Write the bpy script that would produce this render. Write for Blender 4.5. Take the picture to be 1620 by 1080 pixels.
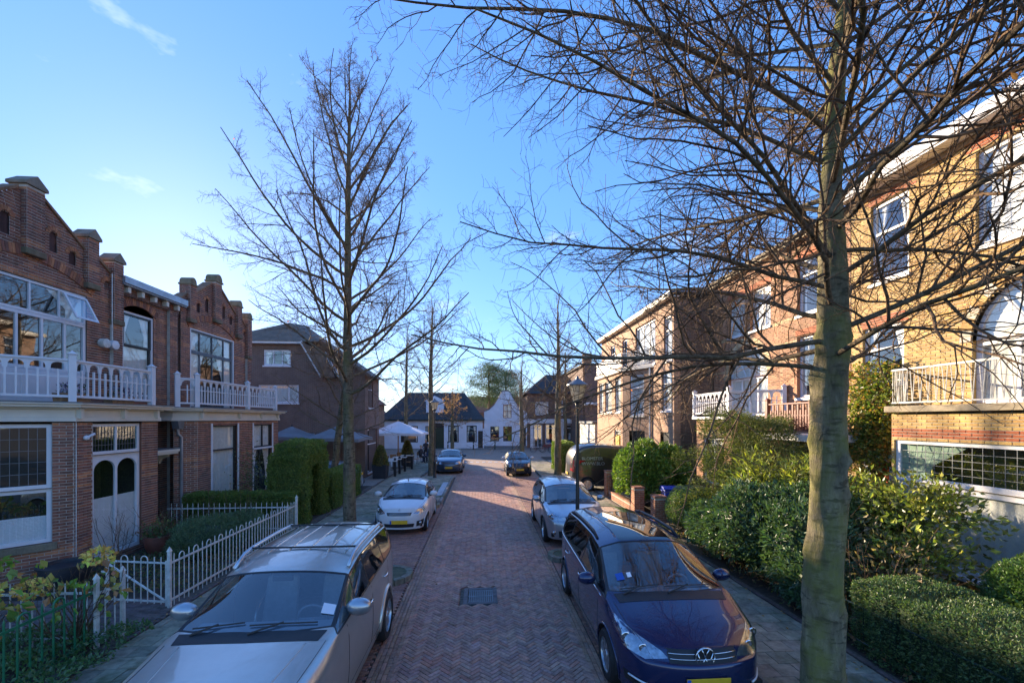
import bpy, bmesh, math, random
import numpy as np
from mathutils import Vector, Matrix
from mathutils.bvhtree import BVHTree
R = math.radians
for o in list(bpy.data.objects): bpy.data.objects.remove(o)
SC = bpy.context.scene
COL = SC.collection
rng = np.random.default_rng(7)
random.seed(7)

# ------------------------------------------------------------------ camera, sky, sun, exposure
cam = bpy.data.cameras.new('camera'); camo = bpy.data.objects.new('camera', cam); COL.objects.link(camo)
cam.sensor_width = 36; cam.lens = 690 / 1620 * 36; cam.shift_y = (663 - 540) / 1620
cam.clip_start = 0.05; cam.clip_end = 3000
camo.location = (0, 0, 3.5); camo.rotation_euler = (R(90), 0, -math.atan(48 / 690))
SC.camera = camo
SUN_AZ = R(33)          # degrees left of the street axis (+Y)
SUN_EL = R(15.0)
W = bpy.data.worlds.new('World'); SC.world = W; W.use_nodes = True
nt = W.node_tree; nt.nodes.clear()
wo = nt.nodes.new('ShaderNodeOutputWorld'); bg = nt.nodes.new('ShaderNodeBackground')
sky = nt.nodes.new('ShaderNodeTexSky'); sky.sky_type = 'NISHITA'; sky.sun_disc = False
sky.sun_elevation = SUN_EL; sky.sun_rotation = -SUN_AZ
sky.altitude = 0; sky.air_density = 1.0; sky.dust_density = 0.10; sky.ozone_density = 6.0
bg.inputs[1].default_value = 0.15
gm = nt.nodes.new('ShaderNodeGamma'); gm.inputs[1].default_value = .44; hs = nt.nodes.new('ShaderNodeHueSaturation'); hs.inputs['Hue'].default_value = .523; hs.inputs['Saturation'].default_value = 1.55
nt.links.new(sky.outputs[0], gm.inputs[0]); nt.links.new(gm.outputs[0], hs.inputs['Color'])
# thin wisps of high cloud over the whole sky
tc = nt.nodes.new('ShaderNodeTexCoord'); mp = nt.nodes.new('ShaderNodeMapping'); mp.inputs['Scale'].default_value = (1, 1, 2.2); mp.inputs['Location'].default_value = (2.7, 1.1, 0)
nz = nt.nodes.new('ShaderNodeTexNoise'); nz.inputs['Scale'].default_value = 3.1; nz.inputs['Detail'].default_value = 6; nz.inputs['Roughness'].default_value = .62
rp = nt.nodes.new('ShaderNodeValToRGB'); rp.color_ramp.elements[0].position = .66; rp.color_ramp.elements[1].position = .90
rp.color_ramp.elements[1].color = (.55, .55, .55, 1)
mx = nt.nodes.new('ShaderNodeMixRGB'); mx.inputs[2].default_value = (2.7, 2.75, 2.9, 1)
nt.links.new(tc.outputs['Generated'], mp.inputs[0]); nt.links.new(mp.outputs[0], nz.inputs['Vector']); nt.links.new(nz.outputs[0], rp.inputs[0])
nt.links.new(rp.outputs[0], mx.inputs[0]); nt.links.new(hs.outputs[0], mx.inputs[1]); nt.links.new(mx.outputs[0], bg.inputs[0])
nt.links.new(bg.outputs[0], wo.inputs[0])
sl = bpy.data.lights.new('sun', 'SUN'); sl.energy = 2.9; sl.angle = R(.53); sl.color = (1, .80, .56)
so = bpy.data.objects.new('sun', sl); COL.objects.link(so)
sdir = Vector((-math.sin(SUN_AZ) * math.cos(SUN_EL), math.cos(SUN_AZ) * math.cos(SUN_EL), math.sin(SUN_EL)))
so.rotation_euler = sdir.to_track_quat('Z', 'Y').to_euler(); so.location = sdir * 60
vs = SC.view_settings; vs.view_transform = 'Standard'; vs.look = 'None'; vs.exposure = 2.36; vs.gamma = 1; vs.use_curve_mapping = False
try:
    SC.cycles.use_denoising = True
    SC.cycles.max_bounces = 10; SC.cycles.transparent_max_bounces = 10; SC.cycles.diffuse_bounces = 6; SC.cycles.glossy_bounces = 3
    SC.cycles.caustics_reflective = False; SC.cycles.caustics_refractive = False
except Exception: pass

# ------------------------------------------------------------------ materials
MATS = {}
def nodes(name):
    m = bpy.data.materials.new(name); m.use_nodes = True; MATS[name] = m
    n = m.node_tree; b = n.nodes['Principled BSDF']; return m, n, b
def lk(n, a, b): n.links.new(a, b)
def noise(n, scale, detail=4, rough=.6, vec=None):
    t = n.nodes.new('ShaderNodeTexNoise'); t.inputs['Scale'].default_value = scale; t.inputs['Detail'].default_value = detail; t.inputs['Roughness'].default_value = rough
    if vec is not None: lk(n, vec, t.inputs['Vector'])
    return t
def bump(n, b, src, strength=.3, dist=.01):
    k = n.nodes.new('ShaderNodeBump'); k.inputs['Strength'].default_value = strength; k.inputs['Distance'].default_value = dist
    lk(n, src, k.inputs['Height']); lk(n, k.outputs[0], b.inputs['Normal'])
def objco(n): return n.nodes.new('ShaderNodeNewGeometry').outputs['Position']
def ramp(n, src, stops):
    r = n.nodes.new('ShaderNodeValToRGB'); e = r.color_ramp.elements
    while len(e) > 1: e.remove(e[-1])
    e[0].position, e[0].color = stops[0][0], (*stops[0][1], 1)
    for p, c in stops[1:]:
        x = e.new(p); x.color = (*c, 1)
    lk(n, src, r.inputs[0]); return r.outputs[0]
def mixc(n, f, a, b, mode='MIX'):
    m = n.nodes.new('ShaderNodeMixRGB'); m.blend_type = mode
    for i, s in ((0, f), (1, a), (2, b)):
        if isinstance(s, (int, float)): m.inputs[i].default_value = s
        elif isinstance(s, tuple): m.inputs[i].default_value = (*s, 1)
        else: lk(n, s, m.inputs[i])
    return m.outputs[0]
def plain(name, col, rough=.6, metal=0, var=.25, scale=6, bumps=.15, coat=0, spec=.5, bscale=None):
    m, n, b = nodes(name); p = objco(n)
    t = noise(n, scale, 5, .65, p)
    lo = tuple(c * (1 - var) for c in col); hi = tuple(min(1, c * (1 + var)) for c in col)
    lk(n, ramp(n, t.outputs[0], [(.3, lo), (.7, hi)]), b.inputs['Base Color'])
    b.inputs['Roughness'].default_value = rough; b.inputs['Metallic'].default_value = metal; b.inputs['Specular IOR Level'].default_value = spec
    if coat: b.inputs['Coat Weight'].default_value = coat; b.inputs['Coat Roughness'].default_value = .03
    if bumps:
        t2 = noise(n, bscale or scale * 12, 3, .6, p); bump(n, b, t2.outputs[0], bumps, .004)
    return m
def tinted(name, rough=.8, var=.22, scale=18, bumps=.35, moss=None, spec=.3, bscale=140):
    """colour per face from the attribute 'tint', broken up by noise; moss = (colour, low, high) for blotches"""
    m, n, b = nodes(name); p = objco(n)
    a = n.nodes.new('ShaderNodeAttribute'); a.attribute_name = 'tint'
    t = noise(n, scale, 5, .7, p)
    g = ramp(n, t.outputs[0], [(.25, (1 - var,) * 3), (.75, (1 + var,) * 3)])
    c = mixc(n, 1.0, a.outputs[0], g, 'MULTIPLY')
    t3 = noise(n, .7, 3, .6, p); c = mixc(n, 1.0, c, ramp(n, t3.outputs[0], [(.3, (.82, .82, .84)), (.7, (1.12, 1.1, 1.08))]), 'MULTIPLY')
    mpv_ = n.nodes.new('ShaderNodeMapping'); mpv_.inputs['Scale'].default_value = (3.2, 3.2, .28); lk(n, p, mpv_.inputs[0]); t5 = noise(n, 1.6, 4, .6, mpv_.outputs[0])
    c = mixc(n, 1.0, c, ramp(n, t5.outputs[0], [(.34, (.70, .68, .66)), (.52, (1., 1., 1.)), (.75, (1.1, 1.09, 1.07))]), 'MULTIPLY')
    if moss:
        t4 = noise(n, 1.1, 6, .7, p); f = ramp(n, t4.outputs[0], [(moss[1], (0, 0, 0)), (moss[2], (.8, .8, .8))])
        c = mixc(n, f, c, moss[0])
    lk(n, c, b.inputs['Base Color']); b.inputs['Roughness'].default_value = rough; b.inputs['Specular IOR Level'].default_value = spec
    t2 = noise(n, bscale, 4, .7, p); bump(n, b, t2.outputs[0], bumps, .004)
    return m
def brickmat(name, c1, c2, mortar, sc=1.0):
    """brick pattern for walls too far off to tell the bricks apart"""
    m, n, b = nodes(name); p = objco(n)
    sp = n.nodes.new('ShaderNodeSeparateXYZ'); lk(n, p, sp.inputs[0])
    ad = n.nodes.new('ShaderNodeMath'); lk(n, sp.outputs[0], ad.inputs[0]); lk(n, sp.outputs[1], ad.inputs[1])
    cb = n.nodes.new('ShaderNodeCombineXYZ'); lk(n, ad.outputs[0], cb.inputs[0]); lk(n, sp.outputs[2], cb.inputs[1])
    br = n.nodes.new('ShaderNodeTexBrick'); lk(n, cb.outputs[0], br.inputs[0])
    br.inputs['Color1'].default_value = (*c1, 1); br.inputs['Color2'].default_value = (*c2, 1); br.inputs['Mortar'].default_value = (*mortar, 1)
    br.inputs['Scale'].default_value = 1; br.inputs['Mortar Size'].default_value = .008; br.inputs['Brick Width'].default_value = .22 * sc; br.inputs['Row Height'].default_value = .066 * sc
    br.inputs['Bias'].default_value = -.2
    t = noise(n, 1.5, 6, .7, p)
    lk(n, mixc(n, 1, br.outputs[0], ramp(n, t.outputs[0], [(.3, (.75, .75, .75)), (.7, (1.2, 1.18, 1.15))]), 'MULTIPLY'), b.inputs['Base Color'])
    b.inputs['Roughness'].default_value = .85; bump(n, b, br.outputs['Fac'], -.5, .006); return m
def glassmat(name, tint=(.75, .82, .8), refl=1.0, ior=1.55):
    m = bpy.data.materials.new(name); m.use_nodes = True; MATS[name] = m
    n = m.node_tree; n.nodes.remove(n.nodes['Principled BSDF']); out = n.nodes['Material Output']
    tr = n.nodes.new('ShaderNodeBsdfTransparent'); tr.inputs[0].default_value = (*tint, 1)
    gl = n.nodes.new('ShaderNodeBsdfGlossy'); gl.inputs['Roughness'].default_value = .015; gl.inputs[0].default_value = (refl, refl, refl, 1)
    fr = n.nodes.new('ShaderNodeFresnel'); ge = n.nodes.new('ShaderNodeNewGeometry'); ma = n.nodes.new('ShaderNodeMath'); ma.operation = 'MULTIPLY_ADD'   # thin pane: the same reflectance from both sides
    lk(n, ge.outputs['Backfacing'], ma.inputs[0]); ma.inputs[1].default_value = 1 / ior - ior; ma.inputs[2].default_value = ior; lk(n, ma.outputs[0], fr.inputs[0])
    t = noise(n, .8, 2, .5, objco(n)); bp = n.nodes.new('ShaderNodeBump'); bp.inputs['Strength'].default_value = .05; bp.inputs['Distance'].default_value = .05
    lk(n, t.outputs[0], bp.inputs['Height']); lk(n, bp.outputs[0], gl.inputs['Normal'])
    mm = n.nodes.new('ShaderNodeMixShader'); lk(n, fr.outputs[0], mm.inputs[0]); lk(n, tr.outputs[0], mm.inputs[1]); lk(n, gl.outputs[0], mm.inputs[2])
    lk(n, mm.outputs[0], out.inputs[0]); return m
def leafmat(name, rough=.45, trans=.3, spec=.5, tc=(1.5, 1.6, .7)):
    m = bpy.data.materials.new(name); m.use_nodes = True; MATS[name] = m
    n = m.node_tree; b = n.nodes['Principled BSDF']; out = n.nodes['Material Output']
    a = n.nodes.new('ShaderNodeAttribute'); a.attribute_name = 'tint'
    lk(n, a.outputs[0], b.inputs['Base Color']); b.inputs['Roughness'].default_value = rough; b.inputs['Specular IOR Level'].default_value = spec
    tl = n.nodes.new('ShaderNodeBsdfTranslucent'); c = mixc(n, 1, a.outputs[0], tc, 'MULTIPLY'); lk(n, c, tl.inputs[0])
    mm = n.nodes.new('ShaderNodeMixShader'); mm.inputs[0].default_value = trans
    lk(n, b.outputs[0], mm.inputs[1]); lk(n, tl.outputs[0], mm.inputs[2]); lk(n, mm.outputs[0], out.inputs[0]); return m
def barkmat(name, base, moss, amount=.5, fine=1.0):
    m, n, b = nodes(name); p = objco(n)
    mp = n.nodes.new('ShaderNodeMapping'); mp.inputs['Scale'].default_value = (1, 1, .35); lk(n, p, mp.inputs[0])
    t1 = noise(n, 9 * fine, 8, .75, mp.outputs[0]); t2 = noise(n, 1.7, 5, .7, p)
    mp3 = n.nodes.new('ShaderNodeMapping'); mp3.inputs['Scale'].default_value = (1, 1, 3.2); lk(n, p, mp3.inputs[0]); t4 = noise(n, 6, 4, .6, mp3.outputs[0])
    c = ramp(n, t1.outputs[0], [(.3, tuple(x * .38 for x in base)), (.52, base), (.74, tuple(min(1, x * 1.9) for x in base))])
    c = mixc(n, ramp(n, t4.outputs[0], [(.53, (0, 0, 0)), (.62, (.8, .8, .8))]), c, tuple(x * .30 for x in base))
    f = ramp(n, t2.outputs[0], [(.62 - amount * .4, (0, 0, 0)), (.75 - amount * .25, (.85, .85, .85))])
    lk(n, mixc(n, f, c, moss), b.inputs['Base Color']); b.inputs['Roughness'].default_value = .85; b.inputs['Specular IOR Level'].default_value = .2
    bump(n, b, t1.outputs[0], .95, .035); return m
def paint(name, col, metal=.55, rough=.32, flake=.0):
    m, n, b = nodes(name); p = objco(n)
    t = noise(n, 5, 6, .7, p)
    lk(n, ramp(n, t.outputs[0], [(.3, tuple(c * .93 for c in col)), (.7, tuple(min(1, c * 1.05) for c in col))]), b.inputs['Base Color'])
    lk(n, ramp(n, noise(n, 14, 6, .7, p).outputs[0], [(.35, (rough * .92,) * 3), (.75, (rough * 1.1,) * 3)]), b.inputs['Roughness'])
    b.inputs['Metallic'].default_value = metal; b.inputs['Coat Weight'].default_value = 1; b.inputs['Coat Roughness'].default_value = .025
    t2 = noise(n, 1.6, 2, .5, p); k = n.nodes.new('ShaderNodeBump'); k.inputs['Strength'].default_value = .012; k.inputs['Distance'].default_value = .03
    lk(n, t2.outputs[0], k.inputs['Height']); lk(n, k.outputs[0], b.inputs['Normal']); return m

tinted('brick'); tinted('paver', rough=.75, bumps=.6, spec=.35, var=.34, moss=((.17, .115, .085), .60, .84)); tinted('slab', rough=.85, bumps=.5, moss=((.075, .095, .035), .50, .66), scale=9, var=.3)
tinted('painted', rough=.55, var=.08, scale=4, bumps=.12, spec=.45); tinted('stonework', rough=.85, moss=((.10, .11, .05), .52, .72))
plain('mortar', (.50, .46, .40), .95, var=.25, scale=5, bumps=.4); plain('mortar_light', (.46, .42, .34), .95, var=.2, scale=5, bumps=.4)
plain('joint', (.115, .098, .078), .95, var=.5, scale=20, bumps=.5); plain('soil', (.055, .042, .03), .95, var=.55, scale=9, bumps=.9)
plain('white_paint', (.74, .74, .76), .45, var=.07, scale=2, bumps=.08); plain('white_old', (.66, .65, .60), .5, var=.26, scale=9, bumps=.2)
plain('cream_paint', (.72, .66, .55), .5, var=.08, scale=2, bumps=.08); plain('black_paint', (.018, .02, .022), .35, var=.2, bumps=.1)
plain('dark_green_paint', (.012, .035, .022), .35, var=.25, bumps=.12); plain('green_paint', (.018, .16, .07), .38, var=.3, scale=14, bumps=.15)
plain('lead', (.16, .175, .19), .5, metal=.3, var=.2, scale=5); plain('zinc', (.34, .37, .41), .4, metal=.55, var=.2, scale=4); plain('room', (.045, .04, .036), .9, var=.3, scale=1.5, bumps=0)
plain('curtain', (.88, .86, .80), .9, var=.1, scale=9, bumps=.1); plain('blind', (.88, .90, .92), .8, var=.06, scale=3, bumps=.05)
plain('white_wall', (.72, .74, .79), .8, var=.1, scale=1.2, bumps=.25, bscale=40); plain('sandstone', (.34, .28, .19), .85, var=.3, scale=6, bumps=.4)
plain('rubber', (.014, .014, .015), .7, var=.3, scale=30, bumps=.3); plain('black_plastic', (.02, .02, .022), .5, var=.2, bumps=.1); plain('chrome', (.75, .76, .78), .12, metal=1, var=.05, bumps=0)
plain('alloy', (.55, .56, .58), .28, metal=.9, var=.1, bumps=0); plain('interior', (.16, .165, .175), .7, var=.25, bumps=.2); plain('seat_cloth', (.26, .25, .235), .85, var=.2, bumps=.3)
plain('plate_yellow', (.72, .43, .02), .45, var=.12, scale=9, bumps=0); plain('plate_blue', (.02, .10, .42), .45, var=.05, bumps=0); plain('red_lens', (.5, .012, .012), .15, var=.1, bumps=0, coat=1)
plain('lens_inner', (.42, .43, .45), .12, metal=.85, var=.35, scale=22, bumps=0); plain('amber_lens', (.6, .2, .02), .2, var=.1, bumps=0)
plain('roof_tile_brown', (.17, .115, .08), .75, var=.3, scale=3, bumps=.4)
plain('roof_tile_dark', (.055, .05, .048), .75, var=.3, scale=3, bumps=.4); plain('roof_tile_red', (.30, .10, .055), .8, var=.35, scale=4, bumps=.4)
plain('terracotta', (.20, .062, .04), .6, var=.3, scale=6); plain('ochre_pot', (.48, .28, .045), .4, var=.2, scale=5); plain('charcoal_pot', (.03, .034, .042), .5, var=.2)
plain('canvas_white', (.66, .67, .70), .9, var=.08, scale=2, bumps=.1); plain('canvas_grey', (.20, .21, .225), .9, var=.15, scale=2, bumps=.1); plain('wood', (.33, .20, .10), .6, var=.35, scale=12, bumps=.2)
plain('bin_blue', (.012, .05, .40), .45, var=.1); plain('bin_green', (.02, .12, .03), .45, var=.15); plain('orange_paint', (.62, .10, .02), .45, var=.1); plain('yellow_panel', (.72, .46, .05), .5, var=.1)
plain('brown_paint', (.20, .055, .035), .5, var=.2, scale=9); plain('asphalt', (.055, .054, .055), .9, var=.25, scale=12, bumps=.5)
plain('skin', (.50, .30, .22), .55, var=.08); plain('dark_cloth', (.022, .024, .032), .9, var=.3); plain('navy_cloth', (.03, .05, .10), .9, var=.25); plain('hair', (.06, .035, .02), .7, var=.3); plain('pale_hair', (.42, .34, .22), .7, var=.2)
brickmat('far_brick', (.20, .085, .055), (.13, .062, .048), (.25, .22, .19)); brickmat('far_brick_brown', (.12, .068, .052), (.085, .052, .045), (.15, .135, .12)); brickmat('far_brick_orange', (.38, .17, .085), (.27, .115, .065), (.36, .3, .22))
brickmat('far_brick_tan', (.46, .245, .14), (.36, .19, .115), (.42, .34, .25)); brickmat('far_brick_umber', (.19, .105, .076), (.145, .083, .066), (.24, .21, .18)); brickmat('shaded_brick', (.19, .105, .065), (.125, .072, .05), (.22, .19, .15)); brickmat('yellow_brick_far', (.52, .34, .13), (.42, .27, .10), (.33, .26, .16))
glassmat('glass', (.96, .98, .97), 1.0, 2.5); glassmat('car_glass', (.80, .88, .92), 1.0, 2.3); glassmat('dark_car_glass', (.22, .24, .25), 1.0, 1.8); glassmat('sunroof_glass', (.05, .05, .05), 1.0, 1.8); glassmat('lens', (.93, .95, .97), 1.0, 1.5); glassmat('leaded_glass', (.62, .74, .68), 1.0, 2.2); glassmat('lamp_glass', (.80, .74, .60), .9, 1.4)
leafmat('lamp_opal', .5, .5, .5, (1.2, 1.15, 1.0))
leafmat('leaf'); leafmat('glossy_leaf', .38, .18, .45); leafmat('dry_leaf', .8, .35, .2); leafmat('needle', .6, .2, .3)
barkmat('bark_big', (.20, .17, .105), (.20, .195, .05), .5); barkmat('bark', (.17, .14, .095), (.15, .145, .055), .34); barkmat('bark_dark', (.20, .15, .095), (.17, .15, .07), .28, 2.0)
barkmat('twig', (.21, .135, .082), (.20, .14, .085), .2, 2.0); barkmat('stem', (.20, .125, .075), (.14, .10, .06), .3, 3.0)
# ------------------------------------------------------------------ helpers
Z3 = Vector((0, 0, 1))
WORLDLOC = {}
def finish(o, parent=None, local=False):
    COL.objects.link(o)
    if parent is not None:
        o.parent = parent
        if not local and parent.name in WORLDLOC: o.matrix_parent_inverse = Matrix.Translation(-WORLDLOC[parent.name])
    return o
def thing(name, label, cat, loc=(0, 0, 0), rz=0, group=None):
    o = bpy.data.objects.new(name, None); COL.objects.link(o); o.location = loc; o.rotation_euler = (0, 0, rz); o.empty_display_size = .2
    o['label'] = label; o['category'] = cat
    if group: o['group'] = group
    WORLDLOC[o.name] = Vector(loc)
    return o
def tag(o, label, cat, group=None):
    o['label'] = label; o['category'] = cat
    if group: o['group'] = group
    return o
def mesh_np(name, verts, faces, mat, parent=None, tint=None, smooth=False, local=False, stuff=False):
    """verts (n,3); faces (m,k) one array or list of arrays; tint (m,3) per face"""
    if not isinstance(faces, (list, tuple)): faces = [faces]
    faces = [np.asarray(f, np.int32) for f in faces if len(f)]
    me = bpy.data.meshes.new(name); verts = np.asarray(verts, np.float32)
    me.vertices.add(len(verts)); me.vertices.foreach_set('co', verts.ravel())
    idx = np.concatenate([f.ravel() for f in faces]); cnt = np.concatenate([np.full(len(f), f.shape[1], np.int32) for f in faces])
    me.loops.add(len(idx)); me.loops.foreach_set('vertex_index', idx)
    me.polygons.add(len(cnt)); st = np.concatenate([[0], np.cumsum(cnt)[:-1]]).astype(np.int32)
    me.polygons.foreach_set('loop_start', st); me.polygons.foreach_set('loop_total', cnt)
    me.polygons.foreach_set('use_smooth', np.full(len(cnt), smooth, bool))
    if tint is not None:
        a = me.attributes.new('tint', 'FLOAT_COLOR', 'FACE'); c = np.ones((len(cnt), 4), np.float32); c[:, :3] = tint; a.data.foreach_set('color', c.ravel())
    me.update(calc_edges=True); me.validate()
    me.materials.append(MATS[mat])
    o = finish(bpy.data.objects.new(name, me), parent, local)
    if stuff: o['kind'] = 'stuff'
    return o
class MB:
    """collects boxes, tubes, lathes ... in a frame (u,n,z) and links them as one mesh object"""
    def __init__(s, fr=None, col=(1, 1, 1)):
        s.v = []; s.f = []; s.c = []; s.col = col
        if fr is None: s.O, s.U, s.N = Vector((0, 0, 0)), Vector((1, 0, 0)), Vector((0, 1, 0))
        else: s.O, s.U, s.N = Vector((fr[0][0], fr[0][1], fr[0][2] if len(fr[0]) > 2 else 0)), Vector((fr[1][0], fr[1][1], 0)).normalized(), Vector((fr[2][0], fr[2][1], 0)).normalized()
        s.flip = s.U.cross(s.N).z < 0
    def pt(s, u, n, z): return s.O + s.U * u + s.N * n + Z3 * z
    def add(s, pts, faces, raw=False):
        b = len(s.v)
        s.v += [tuple(p) for p in pts] if raw else [tuple(s.pt(*p)) for p in pts]
        for f in faces:
            s.f.append([b + i for i in (reversed(f) if s.flip and not raw else f)]); s.c.append(s.col)
        return s
    def box(s, u0, u1, n0, n1, z0, z1, taper=0):
        t = taper
        return s.add([(u0, n0, z0), (u1, n0, z0), (u1, n1, z0), (u0, n1, z0), (u0 + t, n0 + t, z1), (u1 - t, n0 + t, z1), (u1 - t, n1 - t, z1), (u0 + t, n1 - t, z1)],
                     [(3, 2, 1, 0), (4, 5, 6, 7), (0, 1, 5, 4), (1, 2, 6, 5), (2, 3, 7, 6), (3, 0, 4, 7)])
    def quad(s, *p): return s.add(p, [tuple(range(len(p)))])
    def prism(s, poly, n0, n1):
        """poly: (u,z) outline, extruded from n0 to n1"""
        k = len(poly)
        s.add([(u, n0, z) for u, z in poly] + [(u, n1, z) for u, z in poly],
              [tuple(range(k)), tuple(range(2 * k - 1, k - 1, -1))] + [(i + k, (i + 1) % k + k, (i + 1) % k, i) for i in range(k)]); return s
    def plan(s, poly, z0, z1):
        """poly: (u,n) outline, raised from z0 to z1"""
        k = len(poly)
        s.add([(u, n, z0) for u, n in poly] + [(u, n, z1) for u, n in poly],
              [tuple(range(k - 1, -1, -1)), tuple(range(k, 2 * k))] + [(i, (i + 1) % k, (i + 1) % k + k, i + k) for i in range(k)]); return s
    def bar(s, a, b, r, n=6, r2=None, raw=False):
        return s.tube([a, b], [r, r if r2 is None else r2], n, raw)
    def tube(s, path, rad, n=6, raw=False, cap=True):
        P = [Vector(p) if raw else s.pt(*p) for p in path]; k = len(P)
        if not hasattr(rad, '__len__'): rad = [rad] * k
        up = None; rows = []
        for i in range(k):
            t = (P[min(i + 1, k - 1)] - P[max(i - 1, 0)]).normalized()
            if up is None: up = t.orthogonal().normalized()
            up = (up - t * up.dot(t)).normalized(); w = t.cross(up)
            rows.append([P[i] + (up * math.cos(2 * math.pi * j / n) + w * math.sin(2 * math.pi * j / n)) * rad[i] for j in range(n)])
        f = []
        for i in range(k - 1):
            for j in range(n): f.append((i * n + j, i * n + (j + 1) % n, (i + 1) * n + (j + 1) % n, (i + 1) * n + j))
        if cap: f += [tuple(range(n - 1, -1, -1)), tuple(range((k - 1) * n, k * n))]
        return s.add([p for r in rows for p in r], f, raw=True)
    def lathe(s, prof, n=16, c=(0, 0, 0), axis='z', cap=True):
        pts = []
        for r, h in prof:
            for j in range(n):
                a = 2 * math.pi * j / n; x, y = r * math.cos(a), r * math.sin(a)
                pts.append((c[0] + x, c[1] + y, c[2] + h) if axis == 'z' else ((c[0] + x, c[1] + h, c[2] + y) if axis == 'n' else (c[0] + h, c[1] + x, c[2] + y)))
        k = len(prof); f = [(i * n + j, i * n + (j + 1) % n, (i + 1) * n + (j + 1) % n, (i + 1) * n + j) for i in range(k - 1) for j in range(n)]
        if cap: f += [tuple(range(n - 1, -1, -1)), tuple(range((k - 1) * n, k * n))]
        return s.add(pts, f)
    def ball(s, c, r, n=10, m=7):
        rx, ry, rz = r if hasattr(r, '__len__') else (r, r, r)
        pts = [(c[0] + rx * math.sin(math.pi * i / m) * math.cos(2 * math.pi * j / n), c[1] + ry * math.sin(math.pi * i / m) * math.sin(2 * math.pi * j / n), c[2] - rz * math.cos(math.pi * i / m)) for i in range(m + 1) for j in range(n)]
        return s.add(pts, [(i * n + j, i * n + (j + 1) % n, (i + 1) * n + (j + 1) % n, (i + 1) * n + j) for i in range(m) for j in range(n)])
    def build(s, name, mat, parent=None, smooth=False, bevel=0, local=False, seg=2):
        me = bpy.data.meshes.new(name); me.from_pydata(s.v, [], s.f)
        a = me.attributes.new('tint', 'FLOAT_COLOR', 'FACE'); c = np.ones((len(s.f), 4), np.float32); c[:, :3] = np.array(s.c, np.float32); a.data.foreach_set('color', c.ravel())
        me.materials.append(MATS[mat]); me.update()
        if smooth: me.shade_smooth()
        o = finish(bpy.data.objects.new(name, me), parent, local)
        if smooth == 'auto':
            me.shade_smooth(); 
            bm = bmesh.new(); bm.from_mesh(me)
            for e in bm.edges:
                if len(e.link_faces) == 2 and e.calc_face_angle(0) > R(35): e.smooth = False
            bm.to_mesh(me); bm.free()
        if bevel:
            b = o.modifiers.new('bevel', 'BEVEL'); b.width = bevel; b.segments = seg; b.limit_method = 'ANGLE'; b.angle_limit = R(40)
        return o
def struct(o): o['kind'] = 'structure'; return o
def copy_tree(o, parent=None):
    c = o.copy(); COL.objects.link(c)
    if parent is not None: c.parent = parent
    for ch in list(o.children): copy_tree(ch, c)
    return c
def ease(a, b, t): return a + (b - a) * t
def up(L, k): return [tuple(min(.8, x * k) for x in c) for c in L]
def jit(c, d=.1):
    k = 1 + random.uniform(-d, d); return tuple(max(0, x * k * (1 + random.uniform(-d * .3, d * .3))) for x in c)

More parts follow.
